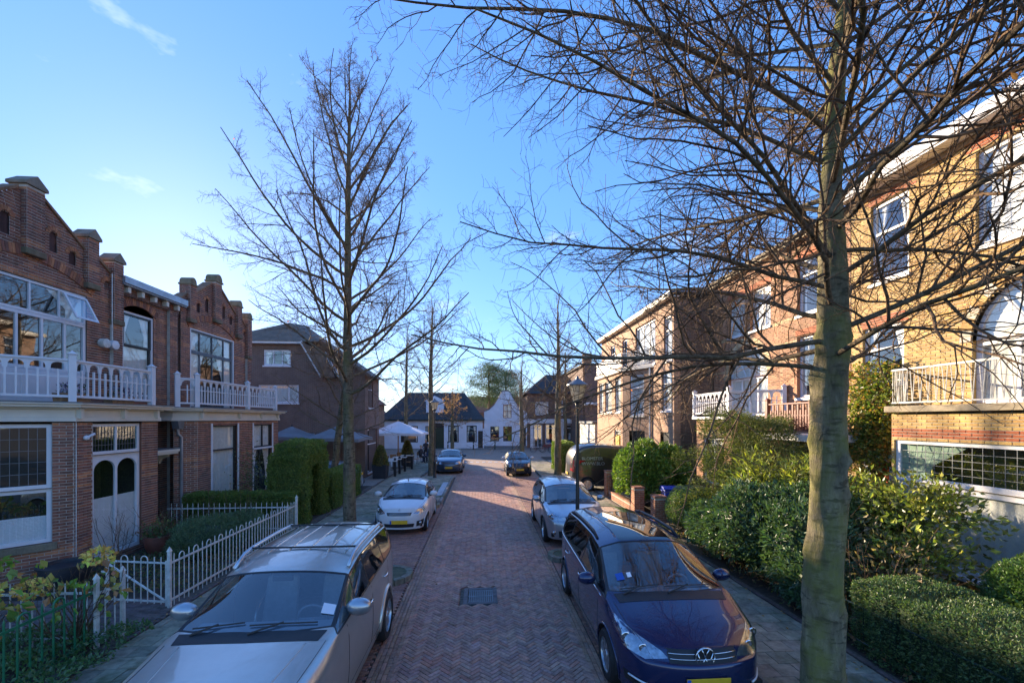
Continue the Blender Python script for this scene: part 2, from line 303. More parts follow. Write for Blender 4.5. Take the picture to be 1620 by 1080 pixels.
# ------------------------------------------------------------------ brick walls laid brick by brick
def subtract(iv, a, b):
    out = []
    for p, q in iv:
        if b <= p or a >= q: out.append((p, q)); continue
        if a > p: out.append((p, a))
        if b < q: out.append((b, q))
    return out
def wall_intervals(z, outline, holes):
    iv = list(outline(z))
    for h in holes:
        u0, u1, z0, z1 = h[:4]
        if z0 < z < z1:
            if len(h) > 4:      # arched head: springing height h[4]
                if z > h[4]:
                    c = (u0 + u1) / 2; rr = (u1 - u0) / 2; hh = z1 - h[4]; t = (z - h[4]) / hh; w = rr * math.sqrt(max(0, 1 - t * t)); iv = subtract(iv, c - w, c + w); continue
            iv = subtract(iv, u0, u1)
    return [(a, b) for a, b in iv if b - a > .02]
def brick_wall(fr, z0, z1, outline, holes, colf, parent, name='brickwork', bl=.215, bh=.066, gap=.011, proud=.009, mortar='mortar', mat='brick', singles=0, nbase=0.0, bed=True, flat=None):
    m = MB(fr); rows = int((z1 - z0) / bh); L = []; B = []
    for i in range(rows):
        za = z0 + i * bh; zb = za + bh
        for a, b in wall_intervals(za + bh / 2, outline, holes):
            B.append((a, b, za, zb))
            u = a - (0 if i % 2 else bl * .5) ; first = True
            while u < b - .015:
                e = min(u + bl, b); s = max(u, a)
                if e - s > .03: L.append((s + gap / 2, e - gap / 2, za + gap / 2, zb - gap / 2))
                u += bl
    O = np.array(m.O); U = np.array(m.U); N = np.array(m.N); Zv = np.array((0, 0, 1.))
    if bed:
        b = np.array(B); V = np.stack([np.stack([b[:, i], np.full(len(b), nbase), b[:, j]], 1) for i, j in ((0, 2), (1, 2), (1, 3), (0, 3))], 1).reshape(-1, 3)
        V = O + V[:, :1] * U + V[:, 1:2] * N + V[:, 2:3] * Zv
        mesh_np('mortar_bed' if not flat else name, V, np.arange(len(V)).reshape(-1, 4), flat or mortar, parent)
        if flat: return
    if not L: return
    l = np.array(L); n = len(l); cols = np.array([colf((a + b) / 2, (c + d) / 2) for a, b, c, d in L])
    pr = nbase + proud * (0.75 + .5 * rng.random(n))
    if singles:
        cx = O + ((l[:, 0] + l[:, 1]) / 2)[:, None] * U + ((l[:, 2] + l[:, 3]) / 2)[:, None] * Zv
        full = (l[:, 1] - l[:, 0]) > bl - gap - .003
        d = np.linalg.norm(cx - np.array((0, 0, 3.5)), axis=1)
        vis = np.array([project(*c) for c in cx]); inside = (vis[:, 0] > 4) & (vis[:, 0] < 1616) & (vis[:, 1] > 0) & (vis[:, 1] < 1080)
        d[~(full & inside)] = 1e9; order = np.argsort(d)[:singles]; order = [k for k in order if d[k] < 1e8]
        protos = {}
        for k in order:
            key = tuple(np.round(cols[k] * 22).astype(int))
            if key not in protos:
                pm = MB((tuple((0, 0, 0)), tuple(m.U), tuple(m.N)), tuple(cols[k])); hw = (bl - gap) / 2; hh = (bh - gap) / 2
                pm.add([(-hw, 0, -hh), (hw, 0, -hh), (hw, 0, hh), (-hw, 0, hh), (-hw + .003, proud, -hh + .003), (hw - .003, proud, -hh + .003), (hw - .003, proud, hh - .003), (-hw + .003, proud, hh - .003)],
                       [(4, 5, 6, 7), (0, 1, 5, 4), (1, 2, 6, 5), (2, 3, 7, 6), (3, 0, 4, 7)])
                ob = pm.build('brick', mat, parent); protos[key] = ob
            else:
                ob = bpy.data.objects.new('brick', protos[key].data); finish(ob, parent)
            ob.location = Vector(cx[k]) + m.N * (nbase + random.uniform(-.001, .002))
        keep = np.ones(n, bool); keep[order] = False; l = l[keep]; cols = cols[keep]; pr = pr[keep]; n = len(l)
    e = .003
    V = np.zeros((n, 8, 3)); z = np.full(n, nbase)
    for q, (i, j) in enumerate(((0, 2), (1, 2), (1, 3), (0, 3))):
        V[:, q, 0] = l[:, i]; V[:, q, 1] = z; V[:, q, 2] = l[:, j]
        V[:, q + 4, 0] = l[:, i] + (e if i == 0 else -e); V[:, q + 4, 1] = pr; V[:, q + 4, 2] = l[:, j] + (e if j == 2 else -e)
    V = V.reshape(-1, 3); V = O + V[:, :1] * U + V[:, 1:2] * N + V[:, 2:3] * Zv
    F = np.array([(4, 5, 6, 7), (0, 1, 5, 4), (1, 2, 6, 5), (2, 3, 7, 6), (3, 0, 4, 7)])
    if m.flip: F = F[:, ::-1]
    F = (F[None] + np.arange(n)[:, None, None] * 8).reshape(-1, 4)
    return mesh_np(name, V, F, mat, parent, np.repeat(cols, 5, 0), stuff=True)
TH = math.atan(48 / 690)
def project(x, y, z):
    d = x * math.sin(TH) + y * math.cos(TH); r = x * math.cos(TH) - y * math.sin(TH)
    if d < .05: return (-9999, -9999)
    return (810 + 690 * r / d, 663 - 690 * (z - 3.5) / d)

# ------------------------------------------------------------------ windows
def window(parent, fr, u0, u1, z0, z1, cols=(), rows=(), fw=.065, dep=-.10, mat='white_paint', glass='glass', back=None, back_z=None, sill=None, name='window', lead=None, room=True, reveal='brick', rcol=(.2, .09, .06), shade=None):
    """frame with bars as a part; each pane, the sill, curtain and the room behind are its sub-parts"""
    w = MB(fr); d0, d1 = dep - .06, dep
    w.box(u0, u0 + fw, d0, d1, z0, z1).box(u1 - fw, u1, d0, d1, z0, z1).box(u0 + fw, u1 - fw, d0, d1, z0, z0 + fw).box(u0 + fw, u1 - fw, d0, d1, z1 - fw, z1)
    us = [u0 + fw] + [ease(u0, u1, c) for c in cols] + [u1 - fw]; zs = [z0 + fw] + [ease(z0, z1, r) for r in rows] + [z1 - fw]
    bw = fw * .36
    for c in us[1:-1]: w.box(c - bw, c + bw, d0 + .01, d1 - .004, z0 + fw, z1 - fw)
    for r in zs[1:-1]: w.box(u0 + fw, u1 - fw, d0 + .006, d1 + .004, r - bw, r + bw)
    o = w.build(name, mat, parent, bevel=.004, seg=1)
    for i in range(len(us) - 1):
        for j in range(len(zs) - 1):
            a, b, c, d = us[i] + (bw if i else 0), us[i + 1] - (bw if i < len(us) - 2 else 0), zs[j] + (bw if j else 0), zs[j + 1] - (bw if j < len(zs) - 2 else 0)
            tl = random.uniform(-.006, .006)
            MB(fr).quad((a, d0 + .025, d), (b, d0 + .025 - tl, d), (b, d0 + .025, c), (a, d0 + .025 + tl, c)).build('pane', glass[j] if isinstance(glass, (list, tuple)) else glass, o)
            if lead and j == lead[0]:
                lm = MB(fr); nx, nz = lead[1], lead[2]
                for k in range(1, nx): x = ease(a, b, k / nx); lm.box(x - .005, x + .005, d0 + .03, d0 + .036, c, d)
                for k in range(1, nz): x = ease(c, d, k / nz); lm.box(a, b, d0 + .031, d0 + .037, x - .005, x + .005)
                lm.build('leading', 'lead', o)
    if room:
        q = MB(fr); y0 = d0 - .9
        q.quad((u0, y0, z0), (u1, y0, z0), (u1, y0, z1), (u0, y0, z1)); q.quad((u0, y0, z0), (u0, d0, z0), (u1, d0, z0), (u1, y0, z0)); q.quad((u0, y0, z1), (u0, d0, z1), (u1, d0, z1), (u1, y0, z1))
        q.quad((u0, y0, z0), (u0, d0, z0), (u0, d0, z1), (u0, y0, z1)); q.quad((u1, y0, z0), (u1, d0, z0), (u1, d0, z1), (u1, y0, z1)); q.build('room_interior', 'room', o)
    if back:
        za, zb = (z0, z1) if back_z is None else back_z; c = MB(fr); nn = max(6, int((u1 - u0) / .06)); y = d0 - .018
        if back == 'curtain':
            pts = []; 
            for k in range(nn + 1): pts += [(ease(u0, u1, k / nn), y + .025 * math.sin(k * 1.9) + .01 * math.sin(k * .7), za), (ease(u0, u1, k / nn), y + .012 * math.sin(k * 1.9), zb)]
            c.add(pts, [(2 * k, 2 * k + 2, 2 * k + 3, 2 * k + 1) for k in range(nn)]); c.build('curtain', 'curtain', o, smooth=True)
        elif back == 'drapes':
            for s in (0, 1):
                pts = []; wd = (u1 - u0) * .36
                for k in range(9):
                    tt = k / 8; x = u0 + wd * tt if s == 0 else u1 - wd * tt
                    xb = u0 + wd * .45 * tt if s == 0 else u1 - wd * .45 * tt
                    pts += [(xb, y + .02 * math.sin(k * 2.1), za), (xb, y + .02 * math.sin(k * 2.1), ease(za, zb, .4)), (x, y + .02 * math.sin(k * 2.1), zb)]
                c.add(pts, [(3 * k + i, 3 * k + 3 + i, 3 * k + 4 + i, 3 * k + 1 + i) for k in range(8) for i in (0, 1)])
            c.build('curtain', 'curtain', o, smooth=True)
        else:
            kk = int((zb - za) / .028)
            for k in range(kk): zz = za + k * .028; c.quad((u0 + .02, y, zz), (u1 - .02, y, zz), (u1 - .02, y + .006, zz + .014), (u0 + .02, y + .006, zz + .014)); c.quad((u0 + .02, y + .006, zz + .014), (u1 - .02, y + .006, zz + .014), (u1 - .02, y, zz + .028), (u0 + .02, y, zz + .028))
            c.build('blind', 'blind', o)
    if reveal:
        q = MB(fr, rcol)
        for ua in (u0, u1): q.quad((ua, d1, z0), (ua, .002, z0), (ua, .002, z1), (ua, d1, z1))
        q.quad((u0, d1, z1), (u0, .002, z1), (u1, .002, z1), (u1, d1, z1)); q.quad((u0, d1, z0), (u0, .002, z0), (u1, .002, z0), (u1, d1, z0)); q.build('reveal', reveal, o)
    if sill:
        MB(fr).box(u0 - .05, u1 + .05, dep, .06, z0 - .09, z0 - .002).build('sill', sill, o, bevel=.006, seg=1)
    return o

# ------------------------------------------------------------------ leaves, hedges, branches
def leaves_mesh(P, D, size, tint, fold=.25, aspect=.5):
    """one folded leaf (two quads would be waste: one bent quad) at each P, growing along D"""
    n = len(P); D = D / np.maximum(1e-6, np.linalg.norm(D, axis=1))[:, None]
    r = rng.normal(size=(n, 3)); S = np.cross(D, r); S /= np.maximum(1e-6, np.linalg.norm(S, axis=1))[:, None]; Nn = np.cross(D, S)
    L = size * (.65 + .7 * rng.random(n)); Wd = L * aspect
    V = np.stack([P, P + D * (L * .5)[:, None] + S * (Wd * .5)[:, None] + Nn * (Wd * fold)[:, None], P + D * L[:, None], P + D * (L * .5)[:, None] - S * (Wd * .5)[:, None] + Nn * (Wd * fold)[:, None]], 1).reshape(-1, 3)
    F = np.arange(4 * n).reshape(-1, 4); return V, F, tint
def tints(n, cols, j=.25):
    c = np.array(cols)[rng.integers(0, len(cols), n)] * 1.7; return c * (1 + j * (rng.random((n, 1)) * 2 - 1)) * (1 + .08 * (rng.random((n, 3)) * 2 - 1))
def lump(p, s=1.0, seed=0.):
    x, y, z = p[:, 0] * s + seed, p[:, 1] * s + seed * 1.7, p[:, 2] * s - seed
    return (np.sin(2.1 * x + 1.3 * np.sin(1.7 * y)) + np.sin(2.6 * y + 1.1 * np.sin(2.2 * z)) + np.sin(2.4 * z + 1.2 * np.sin(1.9 * x))) / 3
def hedge_points(x0, x1, y0, y1, z0, z1, n, amp=.07, depth=.10, rz=0, round_=.15):
    """points over the sides and the top of a clipped hedge, with outward directions"""
    A = np.array([(y1 - y0) * (z1 - z0)] * 2 + [(x1 - x0) * (z1 - z0)] * 2 + [(x1 - x0) * (y1 - y0)]); k = rng.choice(5, n, p=A / A.sum()); a, b = rng.random(n), rng.random(n)
    P = np.zeros((n, 3)); N = np.zeros((n, 3))
    for f, (ax, sg) in enumerate(((0, -1), (0, 1), (1, -1), (1, 1), (2, 1))):
        m = k == f; lo = (x0, y0, z0); hi = (x1, y1, z1); o = [i for i in range(3) if i != ax]
        P[m, ax] = hi[ax] if sg > 0 else lo[ax]; P[m, o[0]] = lo[o[0]] + a[m] * (hi[o[0]] - lo[o[0]]); P[m, o[1]] = lo[o[1]] + b[m] * (hi[o[1]] - lo[o[1]]); N[m, ax] = sg
    cx = np.array(((x0 + x1) / 2, (y0 + y1) / 2, z0 + (z1 - z0) * .3)); hs = np.array(((x1 - x0) / 2, (y1 - y0) / 2, (z1 - z0) * .7))
    q = (P - cx) / hs; e = np.maximum(0, np.sort(np.abs(q), 1)[:, 1] - (1 - 2 * round_)) / (2 * round_)   # pull in the edges
    P = P - (q * hs) / np.maximum(.3, np.linalg.norm(q * hs, axis=1))[:, None] * (e * e * round_ * .5)[:, None]
    P = P + N * (amp * lump(P, 2.2))[:, None] + N * (amp * .6 * lump(P, 6.))[:, None] - N * (depth * rng.random(n) ** 2)[:, None]
    return P, N
def blob_points(c, r, n, amp=.14, depth=.3, zmin=None, seed=0., low=-.55):
    d = rng.normal(size=(n * 2, 3)); d /= np.linalg.norm(d, axis=1)[:, None]; d = d[d[:, 2] > low][:n]; n = len(d)
    rr = 1 + amp * lump(d * np.array(r) + np.array(c), 1.9, seed) + amp * .6 * lump(d * np.array(r) + np.array(c), 5., seed); rr = rr * (1 - depth * rng.random(n) ** 1.6)
    P = np.array(c) + d * rr[:, None] * np.array(r)
    if zmin is not None: P[:, 2] = np.maximum(P[:, 2], zmin)
    return P, d / np.array(r)
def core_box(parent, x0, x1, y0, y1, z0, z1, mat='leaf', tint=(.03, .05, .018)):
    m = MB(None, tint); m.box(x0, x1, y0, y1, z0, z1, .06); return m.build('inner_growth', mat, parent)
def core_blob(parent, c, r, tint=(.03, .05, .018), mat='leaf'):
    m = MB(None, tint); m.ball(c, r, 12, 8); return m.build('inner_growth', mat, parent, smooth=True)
def foliage(parent, P, N, size, cols, name='foliage', mat='leaf', spread=.8, up=.2, aspect=.5, fold=.25, j=.3):
    D = N / np.maximum(1e-6, np.linalg.norm(N, axis=1))[:, None] + rng.normal(size=P.shape) * spread + np.array((0, 0, up))
    V, F, T = leaves_mesh(P, D, size, tints(len(P), cols, j), fold, aspect)
    return mesh_np(name, V, F, mat, parent, T, stuff=True)

def polys_tubes(groups):
    """groups: list of (pts (B,k,3), rad (B,k), sides) -> one vertex and face array"""
    VV = []; FF = []; base = 0
    for P, Rr, s in groups:
        B, k, _ = P.shape
        T = np.empty_like(P); T[:, 1:-1] = P[:, 2:] - P[:, :-2]; T[:, 0] = P[:, 1] - P[:, 0]; T[:, -1] = P[:, -1] - P[:, -2]
        T /= np.maximum(1e-9, np.linalg.norm(T, axis=2))[..., None]
        ref = np.where(np.abs(T[:, :1, 2:3]) > .8, np.array((1., .2, 0)), np.array((0, 0, 1.))); ref = np.broadcast_to(ref, T.shape)
        U = np.cross(T, ref); U /= np.maximum(1e-9, np.linalg.norm(U, axis=2))[..., None]; Wv = np.cross(T, U)
        a = 2 * np.pi * np.arange(s) / s
        V = P[:, :, None] + (U[:, :, None] * np.cos(a)[:, None] + Wv[:, :, None] * np.sin(a)[:, None]) * Rr[:, :, None, None]
        VV.append(V.reshape(-1, 3))
        idx = base + np.arange(B * k * s).reshape(B, k, s); j = np.roll(idx, -1, axis=2)
        FF.append(np.stack([idx[:, :-1], j[:, :-1], j[:, 1:], idx[:, 1:]], -1).reshape(-1, 4)); base += B * k * s
    return np.concatenate(VV), np.concatenate(FF)
def grow(S, D, L, r0, k, wob, trop, tip=.35, bend=None):
    B = len(S); P = np.zeros((B, k, 3)); P[:, 0] = S; d = D / np.linalg.norm(D, axis=1)[:, None]; st = (L / (k - 1))[:, None]
    for i in range(1, k):
        d = d + rng.normal(size=(B, 3)) * wob; d[:, 2] += trop if not hasattr(trop, '__len__') else trop[min(i - 1, len(trop) - 1)]
        d /= np.linalg.norm(d, axis=1)[:, None]; P[:, i] = P[:, i - 1] + d * st
    t = np.linspace(0, 1, k); return P, r0[:, None] * (1 - (1 - tip) * t)
def spawn(P, Rr, n, t0, t1, ang, lenf, radf, flat=0., skip=0):
    """n children per branch, alternating to the sides; returns start, direction, length factor position, radius"""
    B, k, _ = P.shape
    t = t0 + (t1 - t0) * (np.arange(n)[None] + rng.random((B, n)) * .8) / n; x = t * (k - 1); i = np.minimum(x.astype(int), k - 2); f = (x - i)[..., None]
    bi = np.arange(B)[:, None]; S = P[bi, i] * (1 - f) + P[bi, i + 1] * f; T = P[bi, i + 1] - P[bi, i]; T /= np.linalg.norm(T, axis=2)[..., None]
    U = np.cross(T, np.array((0, 0, 1.))); U /= np.maximum(1e-6, np.linalg.norm(U, axis=2))[..., None]; Wv = np.cross(U, T)
    phi = np.where((np.arange(n)[None] % 2) == 0, 0, np.pi) + rng.normal(size=(B, n)) * (1.5 - flat * 1.2)
    a = R(ang[0]) + (R(ang[1]) - R(ang[0])) * rng.random((B, n))
    D = T * np.cos(a)[..., None] + (U * np.cos(phi)[..., None] + Wv * np.sin(phi)[..., None]) * np.sin(a)[..., None]
    rr = Rr[bi, i] * (1 - f[..., 0]) + Rr[bi, i + 1] * f[..., 0]
    return S.reshape(-1, 3), D.reshape(-1, 3), t.reshape(-1), rr.reshape(-1)
# ------------------------------------------------------------------ the ground
def sheet(name, x0, x1, y0, y1, z, mat, parent=None):
    o = MB().quad((x0, y0, z), (x1, y0, z), (x1, y1, z), (x0, y1, z)).build(name, mat, parent)
    if parent is None: struct(o)
    return o
def pavingmat(name, c1, c2, mort, w, h):
    m, n, b = nodes(name); p = objco(n); br = n.nodes.new('ShaderNodeTexBrick'); lk(n, p, br.inputs[0])
    br.inputs['Color1'].default_value = (*c1, 1); br.inputs['Color2'].default_value = (*c2, 1); br.inputs['Mortar'].default_value = (*mort, 1); br.inputs['Scale'].default_value = 1
    br.inputs['Mortar Size'].default_value = .006; br.inputs['Brick Width'].default_value = w; br.inputs['Row Height'].default_value = h
    t = noise(n, .6, 6, .7, p); lk(n, mixc(n, 1, br.outputs[0], ramp(n, t.outputs[0], [(.3, (.8, .8, .82)), (.7, (1.15, 1.13, 1.1))]), 'MULTIPLY'), b.inputs['Base Color'])
    b.inputs['Roughness'].default_value = .75; bump(n, b, br.outputs['Fac'], -.5, .005)
pavingmat('square_paving', (.40, .265, .19), (.35, .235, .17), (.16, .13, .10), .2, .066)
pavingmat('slab_paving', (.30, .28, .24), (.26, .245, .21), (.11, .11, .10), .3, .3)
ground = sheet('ground', -700, 700, -300, 1200, -.06, 'soil')
square = sheet('square', -60, 60, 36.3, 51.4, -.004, 'square_paving')
def lay(L, name, mat, parent, thick=.03, singles=0, e=.004, stuffname=None, bias=None):
    """L rows: cx, cy, angle, length, width, top z, r, g, b. The nearest in view become objects of their own, the rest one part"""
    l = np.array(L); n = len(l); keep = np.ones(n, bool)
    if singles:
        pr = np.array([project(a, b, c) for a, b, c in l[:, (0, 1, 5)]]); ins = (pr[:, 0] > 0) & (pr[:, 0] < 1620) & (pr[:, 1] < 1078)
        if bias is not None: ins &= bias(pr)
        d = np.where(ins, l[:, 1], 1e9); order = [k for k in np.argsort(d)[:singles] if d[k] < 1e8]; protos = {}
        for k in order:
            key = (round(l[k, 3], 3), round(l[k, 4], 3)) + tuple(np.round(l[k, 6:9] * 40).astype(int))
            if key not in protos:
                pm = MB(None, tuple(l[k, 6:9])); hl, hw = l[k, 3] / 2, l[k, 4] / 2
                pm.add([(-hl, -hw, -thick), (hl, -hw, -thick), (hl, hw, -thick), (-hl, hw, -thick), (-hl, -hw, -e), (hl, -hw, -e), (hl, hw, -e), (-hl, hw, -e), (-hl + e, -hw + e, 0), (hl - e, -hw + e, 0), (hl - e, hw - e, 0), (-hl + e, hw - e, 0)],
                       [(8, 9, 10, 11)] + [(i, (i + 1) % 4, (i + 1) % 4 + 4, i + 4) for i in range(4)] + [(i + 4, (i + 1) % 4 + 4, (i + 1) % 4 + 8, i + 8) for i in range(4)])
                ob = pm.build(name, mat, parent); protos[key] = ob
            else: ob = finish(bpy.data.objects.new(name, protos[key].data), parent)
            ob.location = l[k, (0, 1, 5)]; ob.rotation_euler = (random.gauss(0, .006), random.gauss(0, .006), l[k, 2])
        keep[order] = False
    l = l[keep]; n = len(l)
    if not n: return
    ca, sa = np.cos(l[:, 2]), np.sin(l[:, 2]); V = np.zeros((n, 12, 3)); tx, ty = rng.normal(size=n) * .008, rng.normal(size=n) * .008
    for q, (sx, sy) in enumerate(((-1, -1), (1, -1), (1, 1), (-1, 1))):
        for lev, (ins_, dz) in enumerate(((0, -thick), (0, -e), (e, 0))):
            a = sx * (l[:, 3] / 2 - ins_); b = sy * (l[:, 4] / 2 - ins_)
            V[:, lev * 4 + q, 0] = l[:, 0] + a * ca - b * sa; V[:, lev * 4 + q, 1] = l[:, 1] + a * sa + b * ca; V[:, lev * 4 + q, 2] = l[:, 5] + dz + (a * tx + b * ty if lev else 0)
    F = np.array([(8, 9, 10, 11)] + [(i, (i + 1) % 4, (i + 1) % 4 + 4, i + 4) for i in range(4)] + [(i + 4, (i + 1) % 4 + 4, (i + 1) % 4 + 8, i + 8) for i in range(4)])
    F = (F[None] + np.arange(n)[:, None, None] * 12).reshape(-1, 4)
    return mesh_np(stuffname or name + 's', V.reshape(-1, 3), F, mat, parent, np.repeat(l[:, 6:9], 9, 0), stuff=True)
DR = (-.36, .31, 8.30, 9.10)                     # the drain in the road
road = sheet('road', -3.7, 3.9, -6, 36.3, -.03, 'joint'); struct(road)
wv = .0667; L = []; q2 = math.sqrt(.5)
def herring(x0, x1, y0, y1, cols, dv, zt=0.):
    L = []; n = 3; kk = int((y1 - y0) / (wv * math.sqrt(2))) + 6; mm = int((x1 - x0) / (wv * n * math.sqrt(2))) + 4
    for m in range(-mm, mm + 1):
        for k in range(-kk, kk + 1):
            for vert in (0, 1):
                cx, cy = (n / 2, .5) if not vert else (-.5, n / 2)
                cx += k + n * m; cy += k - n * m
                X = (cx - cy) * q2 * wv + (x0 + x1) / 2; Y = (cx + cy) * q2 * wv + (y0 + y1) / 2
                if x0 - .03 < X < x1 + .03 and y0 < Y < y1 and not (DR[0] - .02 < X < DR[1] + .02 and DR[2] - .02 < Y < DR[3] + .02):
                    c = jit(random.choice(cols), dv); L.append((X, Y, R(45) if not vert else R(135), wv * n - .007, wv - .007, zt + random.gauss(0, .0012), *c))
    return L
PC = [(.235, .170, .155), (.215, .165, .158), (.25, .187, .165), (.228, .182, .176), (.255, .163, .138), (.20, .155, .15), (.24, .195, .175)]
PC = [(c[0] * 1.95, c[1] * 1.48, c[2] * 1.22) for c in PC]
lay(herring(-1.22, 1.52, 5.0, 30.0, PC, .13), 'paving_brick', 'paver', road, .03, 300, stuffname='paving_brickwork', bias=lambda pr: (pr[:, 0] > 640) & (pr[:, 0] < 930))
BC = [(.235, .155, .13), (.21, .15, .13), (.25, .16, .125)]
BC = [(c[0] * 1.7, c[1] * 1.5, c[2] * 1.25) for c in BC]
def rows(xs, y0, y1, cols, bl=.205, dv=.13, zt=.003):
    L = []
    for i, x in enumerate(xs):
        y = y0 - random.random() * bl
        while y < y1: L.append((x, y + bl / 2, R(90), bl - .007, .060, zt + random.gauss(0, .0012), *jit(random.choice(cols), dv))); y += bl
    return L
lay(rows([-1.25 - .067 * i for i in range(5)], 3, 36.2, BC) + rows([1.555 + .067 * i for i in range(3)], 3, 36.2, BC), 'border_brick', 'paver', road, .03, 120, stuffname='border_brickwork', bias=lambda pr: (pr[:, 0] > 600) & (pr[:, 0] < 900))
RC = [(.26, .135, .098), (.235, .125, .098), (.28, .15, .105), (.22, .13, .108)]
RC = up(RC, 1.35)
def bays(x0, x1, y0, y1):
    L = []; y = y0; i = 0
    while y < y1:
        x = x0 - (.1 if i % 2 else 0)
        while x < x1:
            a, b = max(x, x0), min(x + .205, x1)
            if b - a > .04: L.append(((a + b) / 2, y, 0, b - a - .007, .060, .001 + random.gauss(0, .0012), *jit(random.choice(RC), .14)))
            x += .205
        y += .067; i += 1
    return L
lay(bays(-3.55, -1.56, 5.5, 18.2) + bays(1.74, 3.55, 6.5, 26), 'bay_brick', 'paver', road, .03, 160, stuffname='bay_brickwork', bias=lambda pr: (pr[:, 0] > 610) & (pr[:, 0] < 720))
# traffic hump: white block marks across the road
hm = MB(None, (.55, .55, .56))
for k in range(9): hm.box(-1.45 + k * .5, -1.45 + k * .5 + .26, 35.5, 36.05, .004, .010)
hm.build('hump_marking', 'painted', road); hm = MB(None, (.42, .43, .46))
hm.box(-2.05, -1.78, 19.6, 23.6, .123, .127).build('worn_marking', 'painted', None); MBo = bpy.data.objects['worn_marking']; MBo.parent = road
# pavements of concrete slabs
SCc = [(.21, .195, .165), (.19, .18, .155), (.225, .21, .175), (.175, .17, .14)]
SCc = [(c[0] * 1.6, c[1] * 1.5, c[2] * 1.3) for c in SCc]
def slabs(x0, x1, y0, y1, zt, cols, s=.3, skip=None):
    L = []; y = y0; i = 0
    while y < y1:
        x = x0 - (s / 2 if i % 2 else 0)
        while x < x1 - .02:
            a, b = max(x, x0), min(x + s, x1)
            if b - a > .05 and not (skip and skip((a + b) / 2, y + s / 2)): L.append(((a + b) / 2, y + s / 2, 0, b - a - .008, s - .008, zt + random.gauss(0, .002), *jit(random.choice(cols), .12)))
            x += s
        y += s; i += 1
    return L
sheet('road_far', -1.22, 1.52, 30.0, 36.3, -.001, 'square_paving'); sheet('parking_left', -3.55, -1.56, 26.5, 36.3, -.002, 'square_paving'); sheet('parking_right', 1.74, 3.55, 26, 36.3, -.002, 'square_paving')
pvL = sheet('pavement_left', -5.75, -3.55, -6, 36.3, .07, 'joint'); struct(pvL)
T2P = (-3.95, 13.4); T3P = (-3.15, 26.8)
lay(slabs(-5.4, -3.66, 3, 36, .105, SCc, .3, lambda x, y: abs(x - T2P[0]) < .4 and abs(y - T2P[1]) < .45), 'paving_slab', 'slab', pvL, .03, 160, stuffname='paving_slabs', bias=lambda pr: (pr[:, 0] < 620))
sheet('pavement_left_widening', -3.55, -1.66, 18.0, 26.5, .08, 'joint')
lay(slabs(-3.5, -1.8, 18.2, 26.4, .11, SCc, .3, lambda x, y: abs(x - T3P[0]) < .4 and abs(y - T3P[1]) < .5), 'paving_slab', 'slab', bpy.data.objects['pavement_left_widening'], .03, 0, stuffname='paving_slabs')
pvR = sheet('pavement_right', 3.55, 5.5, -6, 36.3, .07, 'joint'); struct(pvR)
lay(slabs(3.68, 5.3, 2.5, 36, .105, SCc, .3, lambda x, y: abs(x - 3.95) < .42 and abs(y - 4.75) < .5), 'paving_slab', 'slab', pvR, .03, 130, stuffname='paving_slabs', bias=lambda pr: (pr[:, 0] > 1090))
lay([(-5.47, 3 + k * .205, R(90), .2, .06, .108, *jit((.13, .10, .09), .2)) for k in range(160)] + [(5.37, 3 + k * .205, R(90), .2, .06, .108, *jit((.13, .10, .09), .2)) for k in range(160)], 'edging_brick', 'paver', pvL, .03, 0, stuffname='edging_brickwork')
# kerb stones
def kerb(x, y, ang, ln, parent, w=.13):
    m = MB(None, jit((.26, .25, .225), .15)); m.box(-ln / 2 + .004, ln / 2 - .004, -w / 2, w / 2, -.05, .115, .006); o = m.build('kerb_stone', 'slab', parent, bevel=.012); o.location = (x, y, 0); o.rotation_euler = (0, 0, ang); return o
for k in range(30):
    y = 3.5 + k
    if y < 18 or y > 26.5: kerb(-3.6, y, R(90), 1, pvL)
    kerb(3.62, y, R(90), 1, pvR)
for k in range(8): kerb(-1.72, 18.8 + k, R(90), 1, bpy.data.objects['pavement_left_widening'])
def nose(name, x0, x1, y0, y1, label, side):
    """mossy rounded kerb island between two parking bays; side = +1 when its nose points to +X"""
    t = thing(name, label, 'kerb', ((x0 + x1) / 2, (y0 + y1) / 2, 0)); r = (y1 - y0) / 2; cy = (y0 + y1) / 2; N = 7
    xc = x1 - r if side > 0 else x0 + r; inner = []
    for k in range(N):
        a0, a1 = -math.pi / 2 + math.pi * k / N, -math.pi / 2 + math.pi * (k + 1) / N
        p = [(xc + side * rr * math.cos(a), cy + rr * math.sin(a)) for rr, a in ((r, a0 + .015), (r, a1 - .015), (r - .14, a1 - .015), (r - .14, a0 + .015))]
        m = MB(None, jit((.24, .225, .17), .12)); m.plan(p if side > 0 else p[::-1], -.03, .12); m.build('kerb_stone', 'slab', t, bevel=.012)
    xe = x0 if side > 0 else x1
    for yy in (y0 + .07, y1 - .07):
        m = MB(None, jit((.24, .225, .17), .12)); m.box(min(xc, xe), max(xc, xe), yy - .07, yy + .07, -.03, .12).build('kerb_stone', 'slab', t, bevel=.012)
    pts = [(xc + side * (r - .145) * math.cos(-math.pi / 2 + math.pi * k / 12), cy + (r - .145) * math.sin(-math.pi / 2 + math.pi * k / 12)) for k in range(13)] + [(xe, y1 - .145), (xe, y0 + .145)]
    MB(None, (.13, .135, .08)).plan(pts if side > 0 else pts[::-1], -.03, .10).build('infill', 'slab', t); return t
nose('kerb_island', -3.53, -1.52, 9.25, 10.35, 'mossy rounded kerb island behind the beige four wheel drive', 1)
nose('kerb_island', -3.53, -1.66, 17.05, 18.2, 'mossy kerb nose behind the small white hatchback', 1)
nose('kerb_island', 1.66, 3.53, 10.45, 11.35, 'mossy kerb nose between the dark blue people carrier and the silver crossover', -1)
